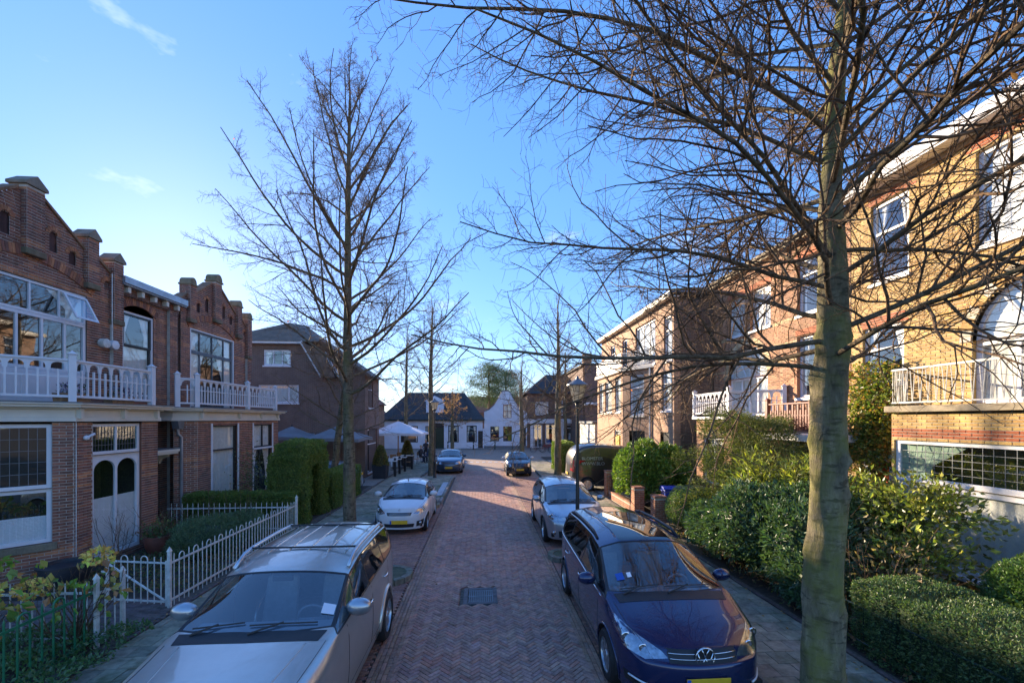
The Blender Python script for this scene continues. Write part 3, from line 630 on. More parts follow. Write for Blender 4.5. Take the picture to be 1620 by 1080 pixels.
# garden soil on both sides and the front paths
gl = sheet('garden_left', -30, -5.52, -6, 23, .06, 'soil'); gr_ = sheet('garden_right', 5.42, 34, -6, 40, .06, 'soil')
sheet('terrace_ground', -30, -5.6, 23, 36.3, .074, 'slab_paving'); sheet('pavement_far', -60, 60, 51.4, 53.5, .02, 'slab_paving')
sheet('driveway', 5.45, 8.4, 18.6, 36.3, .085, 'slab_paving')
pathL = sheet('garden_path', -9.0, -5.5, 7.35, 8.75, .075, 'joint')
lay([(x, y, 0, .198, .06, .11, *jit((.15, .12, .11), .2)) for i, y in enumerate(np.arange(7.4, 8.75, .067)) for x in np.arange(-8.9 + (i % 2) * .1, -5.5, .205)], 'path_brick', 'paver', pathL, .03, 0, stuffname='path_brickwork')
# drain
t = thing('drain_grate', 'square iron drain grate set in the brick road', 'drain', ((DR[0] + DR[1]) / 2, (DR[2] + DR[3]) / 2, 0))
m = MB(None, (.15, .14, .14)); a, b, c, d = DR
for p in ((a, a + .09, c, d), (b - .09, b, c, d), (a + .09, b - .09, c, c + .09), (a + .09, b - .09, d - .09, d)): m.box(p[0] + .003, p[1] - .003, p[2], p[3], -.03, .004)
m.build('surround', 'paver', t, bevel=.004)
MB().box(a + .09, b - .09, c + .09, d - .09, -.1, -.05).build('sump', 'black_paint', t)
for k in range(13): MB().box(a + .11 + k * .0375, a + .13 + k * .0375, c + .1, d - .1, -.04, -.004).build('grate_bar', 'lead', t)
for yy in (c + .1, (c + d) / 2 - .012, d - .125): MB().box(a + .095, b - .095, yy, yy + .024, -.045, -.007).build('cross_bar', 'lead', t)
# fallen leaves and litter on road and pavements
n = 900; P = np.zeros((n, 3)); P[:, 1] = 4 + 22 * rng.random(n) ** 1.3; s = rng.random(n)
P[:, 0] = np.where(s < .3, -3.4 + .25 * rng.normal(size=n) ** 2, np.where(s < .6, -5.3 - .25 * rng.random(n), np.where(s < .8, 5.2 + .2 * rng.normal(size=n), -1.5 + 3.2 * rng.random(n)))); P[:, 2] = np.where((P[:, 0] < -3.6) | (P[:, 0] > 3.6), .118, .012)
sel = ~((s >= .8) & (rng.random(n) < .7)); P = P[sel]
D = rng.normal(size=(len(P), 3)); D[:, 2] = .08 * np.abs(D[:, 2])
V, F, T = leaves_mesh(P, D, .055, tints(len(P), [(.22, .12, .05), (.16, .10, .05), (.30, .2, .09), (.12, .08, .05)]), .1); V[:, 2] = np.maximum(V[:, 2], np.repeat(P[:, 2], 4))
o = mesh_np('fallen_leaves', V, F, 'dry_leaf', None, T, stuff=True); o['label'] = 'brown fallen leaves scattered along the kerbs and pavement edges'; o['category'] = 'leaves'
# ------------------------------------------------------------------ the two gabled brick houses on the left
DB = [(.155, .066, .053), (.125, .058, .052), (.185, .078, .057), (.11, .055, .05), (.165, .074, .062)]; OB = [(.37, .155, .075), (.32, .13, .068), (.41, .18, .09)]
DB = [(c[0] * 2.0, c[1] * 2.0, c[2] * 1.65) for c in DB]; OB = up(OB, 1.25)
def banded(bands, dark=DB, light=OB, d=.12):
    def f(u, z):
        for a, b in bands:
            if a < z < b: return jit(random.choice(light), d)
        return jit(random.choice(dark), d)
    return f
def balustrade(parent, p0, p1, z0, h=.92, step=.15, mat='white_paint', post0=True, post1=True, scallop=True, pw=.065, slim=.016, capball=False):
    p0 = Vector((*p0, 0)); p1 = Vector((*p1, 0)); d = p1 - p0; ln = d.length; U = d.normalized(); fr = ((p0.x, p0.y, z0), (U.x, U.y), (-U.y, U.x))
    for on, u in ((post0, 0), (post1, ln)):
        if on:
            m = MB(fr); m.box(u - pw, u + pw, -pw, pw, 0, h + .10); m.box(u - pw - .02, u + pw + .02, -pw - .02, pw + .02, h + .10, h + .13)
            m.add([(u - pw, -pw, h + .13), (u + pw, -pw, h + .13), (u + pw, pw, h + .13), (u - pw, pw, h + .13), (u, 0, h + .2)], [(0, 1, 4), (1, 2, 4), (2, 3, 4), (3, 0, 4)]); m.build('post', mat, parent, bevel=.005, seg=1)
    MB(fr).box(pw, ln - pw, -.04, .04, h - .05, h).build('top_rail', mat, parent, bevel=.006, seg=1)
    MB(fr).box(pw, ln - pw, -.03, .03, .10, .155).build('bottom_rail', mat, parent, bevel=.005, seg=1)
    MB(fr).box(pw, ln - pw, -.012, .012, h * .58, h * .58 + .025).build('middle_rail', mat, parent)
    n = max(2, int(round((ln - 2 * pw) / step))); n += n % 2; st = (ln - 2 * pw) / n
    for k in range(1, n):
        u = pw + k * st; tall = k % 2 == 0
        MB(fr).box(u - slim, u + slim, -.018, .018, .155, (h - .05) if tall else h * .76, .0).build('baluster', mat, parent)
    if scallop:
        for k in range(0, n, 2):
            a, b = pw + k * st, pw + (k + 2) * st; c = (a + b) / 2; r = st * .72; zt = h - .05; zb = zt - .2
            pts = [(a, zt), (a, zb), (a + .03, zb), (a + .05, zb + .05)] + [(c - r * math.cos(math.pi * j / 8), zt - .11 + min(.085, r * .75) * math.sin(math.pi * j / 8)) for j in range(9)] + [(b - .05, zb + .05), (b - .03, zb), (b, zb), (b, zt)]
            m = MB(fr)
            for j in range(len(pts) // 2 - 1):       # strips between the arch and the rail
                pass
            half = [(c - r * math.cos(math.pi * j / 8), zt - .11 + min(.085, r * .75) * math.sin(math.pi * j / 8)) for j in range(9)]
            m.prism([(a, zt), (a, zb), (a + .035, zb), (half[0][0] - .0, half[0][1]), (half[0][0], zt)], -.012, .012); m.prism([(half[-1][0], zt), (half[-1][0], half[-1][1]), (b - .035, zb), (b, zb), (b, zt)], -.012, .012)
            for j in range(8): m.prism([(half[j][0], zt), half[j], half[j + 1], (half[j + 1][0], zt)], -.012, .012)
            m.build('scalloped_board', mat, parent)
def voussoirs(parent, fr, c, zc, r0, r1, a0, a1, n, n0, n1, alt=True, cols=(OB, DB)):
    for k in range(n):
        t0, t1 = ease(a0, a1, (k + .06) / n), ease(a0, a1, (k + .94) / n)
        P = [(c + r * math.cos(t), zc + r * math.sin(t)) for r, t in ((r0, t0), (r1, t0), (r1, t1), (r0, t1))]
        MB(fr, jit(random.choice(cols[0] if (not alt or (k // 2) % 2 == 0) else cols[1]), .12)).prism(P, n0, n1).build('arch_brick', 'brick', parent)
def seg_arch(parent, fr, u0, u1, z, rise, thick, n, n0, n1, alt=True, cols=(OB, DB)):
    w = (u1 - u0) / 2; Rr = (w * w + rise * rise) / (2 * rise); zc = z + rise - Rr; a = math.asin(w / Rr)
    voussoirs(parent, fr, (u0 + u1) / 2, zc, Rr, Rr + thick, math.pi / 2 + a, math.pi / 2 - a, n, n0, n1, alt, cols)
    return lambda u: zc + math.sqrt(max(0, Rr * Rr - (u - (u0 + u1) / 2) ** 2))
def cornice(parent, poly, mats=('cream_paint', 'white_paint', 'lead'), z=3.45):
    m = MB(); m.plan(poly(.06), z, z + .10); m.plan(poly(.03), z + .10, z + .27); m.plan(poly(.10), z + .27, z + .31); m.plan(poly(.22), z + .31, z + .37); m.plan(poly(.27), z + .37, z + .405); o = m.build('cornice', mats[0], parent, bevel=.008)
    MB().plan(poly(.28), z + .407, z + .43).build('lead_flashing', mats[2], parent); return o
def gable_house(name, label, yc, y0, y1, bay, singles, dome, up_win, wing, loc):
    t = thing(name, label, 'house', loc); XF = -10.0; fr = ((XF, 0, 0), (0, 1), (1, 0))
    prof = [(0.0, 8.5), (.28, 8.5), (1.28, 7.78), (1.62, 7.72), (2.1, 7.4), (2.5, 7.3)]
    def halfw(z):
        if z < 7.3: return None
        for (ua, za), (ub, zb) in zip(prof, prof[1:]):
            if zb <= z <= za and za > zb: return ua + (ub - ua) * (za - z) / (za - zb)
        return .28 if z < 8.5 else 0
    def outline(z):
        w = halfw(z)
        if w is None: return [(y0, y1)]
        return [(max(y0, yc - w), min(y1, yc + w))] if w > 0 else []
    niches = []
    for du, zz, hh in ((-.52, 7.52, .5), (.52, 7.52, .5), (-1.0, 7.38, .36), (1.0, 7.38, .36), (-1.98, 7.1, .22), (1.98, 7.1, .22)):
        niches.append((yc + du - .09, yc + du + .09, zz - .12, zz + hh - .12, zz + hh - .21))
    wz0, wz1 = 3.9, 6.6
    holes = [(up_win[0], up_win[1], wz0, wz1)] + niches + ([(bay['f0'] + .02, bay['f1'] - .02, 0, 3.4)] if False else [])
    brick_wall(fr, 3.84, 8.52, outline, holes, banded([(5.93, 6.06), (6.62, 6.76), (4.15, 4.28), (5.33, 5.40)]), t, singles=singles, name='gable_brickwork')
    for n_ in niches: MB(fr, (.10, .05, .043)).box(n_[0] - .1, n_[1] + .1, -.14, -.035, n_[2] - .1, n_[3] + .1).build('niche_back', 'brick', t)
    for n_ in niches: voussoirs(t, fr, (n_[0] + n_[1]) / 2, n_[4], .09, .19, math.pi, 0, 7, -.02, .022, False)
    seg_arch(t, fr, up_win[0] - .12, up_win[1] + .12, 6.66, .42, .21, 46, -.02, .035)
    # coping on the raking edges
    for s in (-1, 1):
        m = MB(fr, (.30, .17, .10))
        for (ua, za), (ub, zb) in zip(prof[1:], prof[2:]):
            a, b = yc + s * ua, yc + s * ub
            P = [(a, za - .01), (b, zb - .01), (b, zb + .07), (a, za + .07)]
            m.prism(P if s > 0 else P[::-1], -.28, .05)
        m.build('coping', 'stonework', t, bevel=.008)
    for du, zb, zt in ((0, 7.25, 8.62), (-1.45, 6.95, 8.08), (1.45, 6.95, 8.08), (-2.22, 6.2, 7.76), (2.22, 6.2, 7.76)):
        u = yc + du; w = .20 if du == 0 else .155
        if u < y0 - .1: continue
        pl = MB(fr, DB[0]); pl.box(u - w + .004, u + w - .004, -.24, .128, zb, zt); pier = pl.build('pier', 'mortar', t)
        for side, frs, a, b in (('f', ((XF + .128, 0, 0), (0, 1), (1, 0)), u - w, u + w), ('l', ((XF, u - w + .004, 0), (1, 0), (0, -1)), -.24, .128), ('r', ((XF, u + w - .004, 0), (1, 0), (0, 1)), -.24, .128)):
            brick_wall(frs, zb, zt, lambda z, a=a, b=b: [(a, b)], [], banded([(7.3, 7.42), (8.52, 8.62)]), pier, bed=False, name='pier_brickwork')
        MB(fr, (.22, .17, .11)).box(u - w - .03, u + w + .03, -.1, .15, zb - .14, zb - .0, 0).build('corbel', 'stonework', t, bevel=.02)
        if not dome:
            c = MB(fr, (.25, .20, .15)); c.prism([(u - w - .05, zt + .002), (u + w + .05, zt + .002), (u + w + .05, zt + .07), (u, zt + .27), (u - w - .05, zt + .07)], -.27, .17); c.build('pier_cap', 'stonework', t, bevel=.01)
        else:
            c = MB(fr, (.26, .21, .13)); c.box(u - w - .04, u + w + .04, -.26, .17, zt, zt + .06)
            k = 10; pts = [(u - w - .01, zt + .06)] + [(u - (w + .0) * math.cos(math.pi * j / k), zt + .1 + (w + .02) * math.sin(math.pi * j / k)) for j in range(k + 1)] + [(u + w + .01, zt + .06)]
            c.prism(pts[::-1], -.24, .15); c.build('pier_cap', 'stonework', t, bevel=.01)
    # pilaster at the right edge of the gable
    up = min(y1, yc + 2.22)
    brick_wall(((XF + .10, 0, 0), (0, 1), (1, 0)), 3.84, 6.2, lambda z: [(up - .155, up + .155)], [], banded([(5.93, 6.06), (6.62, 6.76)]), t, name='pilaster_brickwork')
    MB(fr).box(up - .15, up + .15, 0, .098, 3.84, 6.2).build('pilaster', 'mortar', t)
    # ---- upper windows
    if not dome:
        window(t, fr, up_win[0], up_win[1], 5.88, wz1, cols=(.25, .5, .75), fw=.06, dep=-.02, glass='glass', back='drapes', reveal=None)
        window(t, fr, up_win[0], up_win[1], 4.62, 5.875, cols=(.2, .4, .6, .8), fw=.075, dep=-.02, reveal=None)
        m = MB(fr); m.box(up_win[0], up_win[1], -.08, -.02, wz0, 4.615)
        for k in range(5):
            a, b = ease(*up_win, k / 5) + .08, ease(*up_win, (k + 1) / 5) - .08; m.box(a, b, -.02, -.005, 4.05, 4.5)
        m.build('door_panels', 'white_paint', t, bevel=.006, seg=1)
        # one top light stands ajar
        hu = up_win[1] - .06; wu = .62; o = MB(((XF + .03, hu - wu, 6.52), (0, 1), (.62, 0)))
        fs = MB(((XF + .02, hu - wu, 0), (0, 1), (1, 0)))
        for (a, b, za, zb) in ((0, .05, 0, 1), (wu - .05, wu, 0, 1), (.05, wu - .05, 0, .08), (.05, wu - .05, .92, 1)):
            q = lambda u, k, w: (u, .30 * (1 - k) + w, 5.93 + .60 * k)
            fs.add([q(a, za, 0), q(b, za, 0), q(b, za, .04), q(a, za, .04), q(a, zb, 0), q(b, zb, 0), q(b, zb, .04), q(a, zb, .04)], [(3, 2, 1, 0), (4, 5, 6, 7), (0, 1, 5, 4), (1, 2, 6, 5), (2, 3, 7, 6), (3, 0, 4, 7)])
        sash = fs.build('open_sash', 'white_paint', t); MB(((XF + .02, hu - wu, 0), (0, 1), (1, 0))).quad((.05, .024 + .02, 6.482), (wu - .05, .024 + .02, 6.482), (wu - .05, .30 * .92 + .02, 5.978), (.05, .30 * .92 + .02, 5.978)).build('pane', 'glass', sash)
    else:
        window(t, fr, up_win[0], up_win[1], 5.85, wz1, cols=(.22, .5, .78), fw=.06, dep=-.03, glass='glass', mat='lead', reveal=None, back='drapes')
        window(t, fr, up_win[0], up_win[1], wz0, 5.845, cols=(.22, .5, .78), fw=.055, dep=-.03, mat='lead', reveal=None, back='drapes')
        MB(fr).box(up_win[0] - .04, up_win[0] - .002, -.05, .02, wz0, wz1).box(up_win[1] + .002, up_win[1] + .04, -.05, .02, wz0, wz1).box(up_win[0] - .04, up_win[1] + .04, -.05, .02, wz1 + .002, wz1 + .04).build('window_surround', 'white_paint', t)
    # ---- ground floor bay
    f0, f1, cx, cy = bay['f0'], bay['f1'], bay['cx'], bay['cy']      # front from f0 to f1 at X=-9, left cant back to (cx,cy)
    fb = ((-9, 0, 0), (0, 1), (1, 0)); dl = Vector((-9 - cx, f0 - cy)); ll = dl.length; fc = ((cx, cy, 0), (dl.x, dl.y), (dl.y, -dl.x))
    bands = banded([(3.33, 3.46), (2.18, 2.31), (1.98, 2.05), (.62, .80)])
    brick_wall(fb, .06, 3.45, lambda z: [(f0, f1)], bay['holes'], bands, t, singles=singles, name='bay_brickwork')
    brick_wall(fc, .06, 3.45, lambda z: [(0, ll)], bay['choles'], bands, t, singles=singles // 2, name='bay_side_brickwork')
    MB().plan([(-10.2, f1 - .02), (-9.01, f1 - .02), (-9.01, f1), (-10.2, f1)], .06, 3.45).build('bay_return', 'far_brick', t)
    kx = (cx + 9); sl_ = dl.normalized()
    def poly(d):
        return [(cx - .9, cy - d * 1.414), (cx + 0.0, cy - d * 1.414), (-9 + d, f0 - d * .414), (-9 + d, f1 + d), (-10.6, f1 + d)]
    cornice(t, poly)
    for yb in bay['brackets']:
        m = MB(fb); m.prism([(yb - .035, 3.52), (yb + .035, 3.52), (yb + .045, 3.80), (yb - .045, 3.80)], .03, .13); m.ball((yb, .17, 3.775), (.045, .06, .045), 8, 5); m.build('bracket', 'cream_paint', t)
    # ---- body, roof
    b0, b1 = y0, (wing[1] if wing else y1)
    MB().box(-19, -11.25, b0, b1, .06, 7.2).box(-11.25, -10.02, b0, b1, 7.0, 7.22).box(-11.25, -10.05, b1 - .05, b1, .06, 7.0).box(-11.25, -10.05, b0, b0 + .05, .06, 7.0).build('body', 'far_brick', t)
    MB().box(-11.2, -10.28, y0, y1, 7.2, 7.35).box(-10.28, -10.16, yc - 2.2, yc + 2.2, 7.2, 7.38).box(-10.28, -10.16, yc - 1.2, yc + 1.2, 7.38, 7.7).build('gable_backing', 'far_brick', t)
    return t, fr
# ---- nearer house, with its narrow wing
H1, fr1 = gable_house('brick_house', 'near dark red brick house with stepped gable, white balcony and leaded bay windows', 10.4, 8.0, 12.8,
    dict(f0=10.3, f1=12.8, cx=-10.0, cy=9.3, holes=[(10.76, 12.22, .18, 3.40)], choles=[(-.1, 1.08, .86, 3.40)], brackets=(10.36, 11.55, 12.66)), 190, False, (9.05, 11.79), (12.8, 15.2), (-10, 11.6, .06))
fb = ((-9, 0, 0), (0, 1), (1, 0)); fc = ((-10, 9.3, 0), (1, 1), (1, -1))
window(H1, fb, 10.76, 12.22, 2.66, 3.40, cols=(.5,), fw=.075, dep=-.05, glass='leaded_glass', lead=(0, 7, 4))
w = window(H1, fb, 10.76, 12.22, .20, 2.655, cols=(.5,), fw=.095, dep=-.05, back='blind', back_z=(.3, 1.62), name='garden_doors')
for a, b in ((10.855, 11.46), (11.52, 12.125)):
    for s in (0, 1):
        P = [(a, 2.56), (a, 2.28)] + [(a + (b - a) / 2 * (1 - math.cos(math.pi / 2 * k / 6)), 2.28 + .24 * math.sin(math.pi / 2 * k / 6)) for k in range(7)] + [((a + b) / 2, 2.56)]
        if s: P = [(a + b - u, z) for u, z in P][::-1]
        MB(fb).prism(P, -.10, -.052).build('arched_corner', 'white_paint', w)
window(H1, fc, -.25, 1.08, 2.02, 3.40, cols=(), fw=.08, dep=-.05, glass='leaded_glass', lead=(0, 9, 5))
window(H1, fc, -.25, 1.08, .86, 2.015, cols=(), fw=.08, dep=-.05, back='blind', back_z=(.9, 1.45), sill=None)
MB(fc, (.26, .22, .15)).box(-.3, 1.16, -.1, .07, .70, .855).build('sill', 'stonework', H1, bevel=.012)
MB(fb).tube([(10.33, .02, .1), (10.33, .02, 3.45)], .009, 5).build('cable', 'white_old', H1)
m = MB(fb); m.ball((10.55, .05, 3.08), .06, 10, 6); m.bar((10.55, .05, 3.08), (10.68, .12, 3.17), .03, 8); m.build('wall_lamp', 'white_paint', H1, smooth=True)
for k in (0, 1):
    m = MB(fr1); m.lathe([(.0, 0), (.11, 0), (.13, .06), (.12, .16), (.0, .19)], 12, (12.2 + k * .28, 0, 5.5), 'n'); m.build('extractor_vent', 'white_paint' if k else 'white_old', H1, smooth='auto')
MB(fr1).tube([(12.42, .11, 5.6), (12.42, .11, 7.4)], .012, 5).build('cable', 'white_old', H1)
p = [(-10.0, 9.36), (-9.06, 10.33), (-9.06, 12.66), (-9.95, 12.66)]
for i in range(3): balustrade(H1, p[i], p[i + 1], 3.88, .95, .155, post0=False, post1=i < 2)
def planter_box(loc, rz, label):
    t = thing('planter_box', label, 'planter', loc, rz)
    MB().box(-.34, .34, -.1, .1, 0, .2, -.015).build('trough', 'wood', t, local=True, bevel=.006)
    P = np.c_[rng.uniform(-.32, .32, 260), rng.uniform(-.09, .09, 260), rng.uniform(.18, .42, 260)]; o = foliage(t, P, np.tile((0, 0, 1.), (260, 1)), .06, [(.05, .08, .03), (.12, .09, .2), (.3, .28, .4)]); o.matrix_parent_inverse = Matrix()
planter_box((-9.3, 10.6, 3.885), R(90), 'wooden flower trough behind the balcony rail near the corner post')
planter_box((-9.3, 11.9, 3.885), R(90), 'wooden flower trough on the near balcony, towards the wing')
# wing of the near house
frw = ((-10.12, 0, 0), (0, 1), (1, 0))
seg = lambda u: 0
brick_wall(frw, .06, 7.2, lambda z: [(12.8, 15.25)], [(13.05, 14.22, 4.18, 6.86, 6.58), (12.95, 13.95, .06, 2.45)], banded([(5.93, 6.06), (6.5, 6.64), (4.15, 4.28), (3.0, 3.1), (5.33, 5.40)]), H1, name='wing_brickwork')
seg_arch(H1, frw, 12.98, 14.29, 6.60, .22, .2, 24, -.02, .03)
wl = window(H1, frw, 13.05, 14.22, 4.18, 6.60, cols=(), rows=(), fw=.06, dep=-.02)
for ch in list(wl.children):
    if ch.name.startswith('pane'): bpy.data.objects.remove(ch)
window(H1, frw, 13.11, 14.16, 5.62, 6.54, fw=.05, dep=-.03, mat='black_paint', back='drapes', reveal=None, name='sash', room=False)
window(H1, frw, 13.11, 14.16, 4.24, 5.64, fw=.05, dep=-.055, mat='black_paint', back='curtain', reveal=None, name='sash', room=False)
MB(frw).box(13.0, 14.27, -.05, .07, 4.06, 4.178).build('sill', 'lead', H1, bevel=.006)
brick_wall(((-10.02, 0, 0), (0, 1), (1, 0)), .06, 7.2, lambda z: [(14.78, 15.12)], [], banded([(5.93, 6.06), (6.5, 6.64), (4.15, 4.28), (3.0, 3.1)]), H1, name='pilaster_brickwork')
MB(((-10.12, 0, 0), (0, 1), (1, 0))).box(14.785, 15.115, 0, .099, .06, 7.2).build('pilaster', 'mortar', H1)
m = MB(frw); m.box(12.72, 15.3, -.1, .30, 7.22, 7.26); m.box(12.72, 15.3, .26, .34, 7.26, 7.46); m.box(12.72, 15.3, -.1, .26, 7.26, 7.40); m.build('gutter', 'zinc', H1, bevel=.012)
MB(frw).box(12.75, 15.28, 0, .05, 7.05, 7.215).build('frieze', 'far_brick_orange', H1)
for k in range(5): MB(frw).prism([(12.95 + k * .5, 7.05), (13.05 + k * .5, 7.05), (13.06 + k * .5, 7.215), (12.94 + k * .5, 7.215)], .05, .24).build('bracket', 'cream_paint', H1, bevel=.012)
m = MB(frw); m.box(12.85, 14.05, 0, .85, 2.46, 2.52); m.box(12.82, 14.08, 0, .88, 2.52, 2.60); m.build('porch_roof', 'cream_paint', H1, bevel=.01); MB(frw).box(12.82, 14.08, 0, .88, 2.602, 2.63).build('porch_lead', 'lead', H1)
for u in (12.95, 13.98):
    m = MB(frw); P = [(0, 2.46), (.62, 2.46), (.60, 2.36), (.42, 2.30), (.36, 2.16), (.20, 2.10), (.14, 1.86), (.06, 1.80), (0, 1.62)]
    mm = MB(((-10.12, u, 0), (1, 0), (0, 1))); mm.prism(P, -.04, .04); mm.build('porch_bracket', 'cream_paint', H1, bevel=.01)
m = MB(frw); m.box(13.0, 13.9, -.16, -.10, .06, 2.45); o = m.build('front_door', 'dark_green_paint', H1); MB(frw).box(12.95, 13.0, -.12, .01, .06, 2.45).box(13.9, 13.95, -.12, .01, .06, 2.45).build('door_frame', 'cream_paint', o)
MB(frw).box(14.02, 14.08, .0, .04, 1.35, 1.78).build('letter_box', 'white_paint', H1)
# ---- farther gabled house
H3, fr3 = gable_house('brick_house', 'second dark red brick house with round-capped gable piers and white balcony', 17.15, 15.25, 19.7,
    dict(f0=14.5, f1=20.0, cx=-9.45, cy=14.1, holes=[(15.26, 16.76, .75, 3.32), (17.9, 19.42, .5, 3.32)], choles=[], brackets=(14.6, 16.8, 18.4, 19.8)), 0, True, (15.75, 18.3), None, (-10, 17.2, .06))
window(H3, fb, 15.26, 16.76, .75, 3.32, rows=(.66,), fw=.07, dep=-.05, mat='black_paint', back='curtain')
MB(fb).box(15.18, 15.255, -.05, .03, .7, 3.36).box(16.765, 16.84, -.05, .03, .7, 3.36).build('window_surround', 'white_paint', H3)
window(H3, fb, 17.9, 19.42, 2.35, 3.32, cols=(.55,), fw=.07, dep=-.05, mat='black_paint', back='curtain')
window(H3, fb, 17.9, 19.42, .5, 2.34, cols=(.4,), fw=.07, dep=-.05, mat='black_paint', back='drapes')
MB(fb).box(17.82, 17.895, -.05, .03, .5, 3.36).box(19.425, 19.5, -.05, .03, .5, 3.36).box(17.82, 19.5, .0, .07, 2.30, 2.37).build('window_surround', 'white_paint', H3)
p = [(-9.42, 14.22), (-9.06, 14.58), (-9.06, 17.6), (-9.06, 19.85)]
for i in range(3): balustrade(H3, p[i], p[i + 1], 3.88, .92, .16, post0=i == 0)
m = MB(fb); m.prism([(14.0, 3.2), (14.2, 3.2), (14.25, 3.45), (13.95, 3.45)], -.42, -.22); m.build('hopper', 'lead', H3)
MB(fb).tube([(14.1, -.32, 3.2), (14.1, -.32, 3.05), (14.18, -.27, 2.95), (14.18, -.27, .1)], .045, 8).build('downpipe', 'zinc', H3, smooth='auto')
# ------------------------------------------------------------------ yellow brick house on the right
YB = [(.56, .36, .12), (.50, .31, .105), (.60, .40, .15), (.46, .28, .10), (.53, .36, .14)]; RB = [(.42, .125, .055), (.36, .11, .05)]
OBR = [(.46, .225, .115), (.41, .195, .10), (.51, .26, .14), (.37, .175, .095)]; CB = [(.62, .45, .24), (.58, .42, .22)]
XR = 10.4; frR = ((XR, 0, 0), (0, 1), (-1, 0))
R1 = thing('yellow_brick_house', 'yellow brick house with white window frames and iron balcony beside the big tree', 'house', (10.4, 7.5, .06))
holes = [(9.94, 10.98, 7.08, 9.15), (7.0, 8.49, 7.10, 9.1), (10.07, 11.23, 4.42, 5.95), (6.1, 8.56, 3.82, 6.35, 5.15), (10.15, 11.2, .06, 2.6)]
brick_wall(frR, .06, 9.5, lambda z: [(3.2, 11.6)], holes, lambda u, z: jit(random.choice(RB if (5.96 < z < 6.2 and 9.98 < u < 11.32) or (9.16 < z < 9.36) and (9.85 < u < 11.07 or 6.9 < u < 8.6) else YB), .1), R1, mortar='mortar_light', singles=300, name='facade_brickwork')
window(R1, frR, 9.94, 10.98, 7.08, 9.15, rows=(.62,), fw=.09, dep=-.06, sill='white_paint', back='drapes', rcol=YB[0])
window(R1, frR, 7.0, 8.49, 7.10, 9.1, cols=(.5,), rows=(.66,), fw=.09, dep=-.06, sill='white_paint', back='curtain', rcol=YB[0])
window(R1, frR, 10.07, 11.23, 4.42, 5.95, rows=(.6,), fw=.09, dep=-.06, sill='white_paint', back='drapes', rcol=YB[0])
w = window(R1, frR, 6.1, 8.56, 3.82, 5.15, cols=(.3, .7), fw=.11, dep=-.08, name='balcony_doors', back='curtain', rcol=YB[0])
n = 12; c, r = 7.33, 1.23
pts = [(c - r * math.cos(math.pi * k / n), 5.155 + 1.19 * math.sin(math.pi * k / n)) for k in range(n + 1)]; ins = [(c - (r - .1) * math.cos(math.pi * k / n), 5.22 + 1.05 * math.sin(math.pi * k / n)) for k in range(n + 1)]
m = MB(frR)
for k in range(n): m.prism([pts[k], ins[k], ins[k + 1], pts[k + 1]], -.14, -.08)
m.box(c - .03, c + .03, -.13, -.085, 5.22, 6.26); m.build('fanlight_frame', 'white_paint', R1); MB(frR).quad(*[(u, -.11, z) for u, z in ins]).build('pane', 'glass', R1)

def fan_bars(parent, c, r, dn):
    for a in (-.5, 0, .5): MB(frR).tube([(c + a * .5, dn, 5.2), (c + a * 1.55, dn, 5.2 + 1.08 * math.sqrt(max(.05, 1 - (a * 1.55 / r) ** 2)))], .022, 6).build('fanlight_bar', 'white_paint', parent)
    k = 14; m = MB(frR); P = [(c - (r - .06) * math.cos(math.pi * i / k), dn - .05, 5.15 + 1.12 * math.sin(math.pi * i / k)) for i in range(k + 1)]; m.quad(*P); m.build('fanlight_curtain', 'curtain', parent)
fan_bars(R1, c, r, -.10)
voussoirs(R1, frR, c, 5.15, 1.25, 1.47, 0, math.pi, 34, -.02, .03, True, ([(.62, .56, .44)], YB))
m = MB(frR); m.box(3.0, 11.6, -.1, .42, 9.5, 9.55); m.box(3.0, 11.6, .36, .46, 9.55, 9.80); m.box(3.0, 11.6, -.1, .36, 9.55, 9.70); m.build('gutter', 'white_paint', R1, bevel=.015)
MB(frR).box(3.0, 11.58, .0, .05, 9.36, 9.497).build('frieze', 'wood', R1)
MB().box(11.5, 22, 3.2, 11.58, .06, 9.6).box(10.44, 11.5, 3.2, 11.58, 9.35, 9.6).build('body', 'yellow_brick_far', R1)
# bay
fB = ((9.5, 0, 0), (0, 1), (-1, 0))
brick_wall(fB, .06, 3.66, lambda z: [(4.6, 9.49)], [(4.9, 9.42, .42, 3.06)], lambda u, z: jit(random.choice(RB if 3.07 < z < 3.28 else YB), .1), R1, mortar='mortar_light', name='bay_brickwork', singles=100)
fBl = ((9.5, 9.49, 0), (.9, .42), (-.42, .9)); brick_wall(fBl, .06, 3.66, lambda z: [(0, .99)], [], lambda u, z: jit(random.choice(RB if 3.07 < z < 3.28 else YB), .1), R1, mortar='mortar_light', name='bay_return_brickwork')
window(R1, fB, 4.9, 9.42, 2.12, 3.06, cols=(.45,), fw=.11, dep=-.03, glass='leaded_glass', lead=(0, 13, 5), rcol=YB[0], back='drapes')
window(R1, fB, 4.9, 9.42, .42, 2.115, cols=(.45,), fw=.11, dep=-.03, back='curtain', back_z=(.5, 2.1), rcol=YB[0])
MB(fB).box(4.8, 9.52, -.05, .12, .33, .418).build('sill', 'white_paint', R1, bevel=.01)
MB().plan([(10.4, 4.5), (9.36, 4.5), (9.36, 9.55), (10.4, 10.05)], 3.66, 3.80).build('balcony_slab', 'sandstone', R1, bevel=.012)
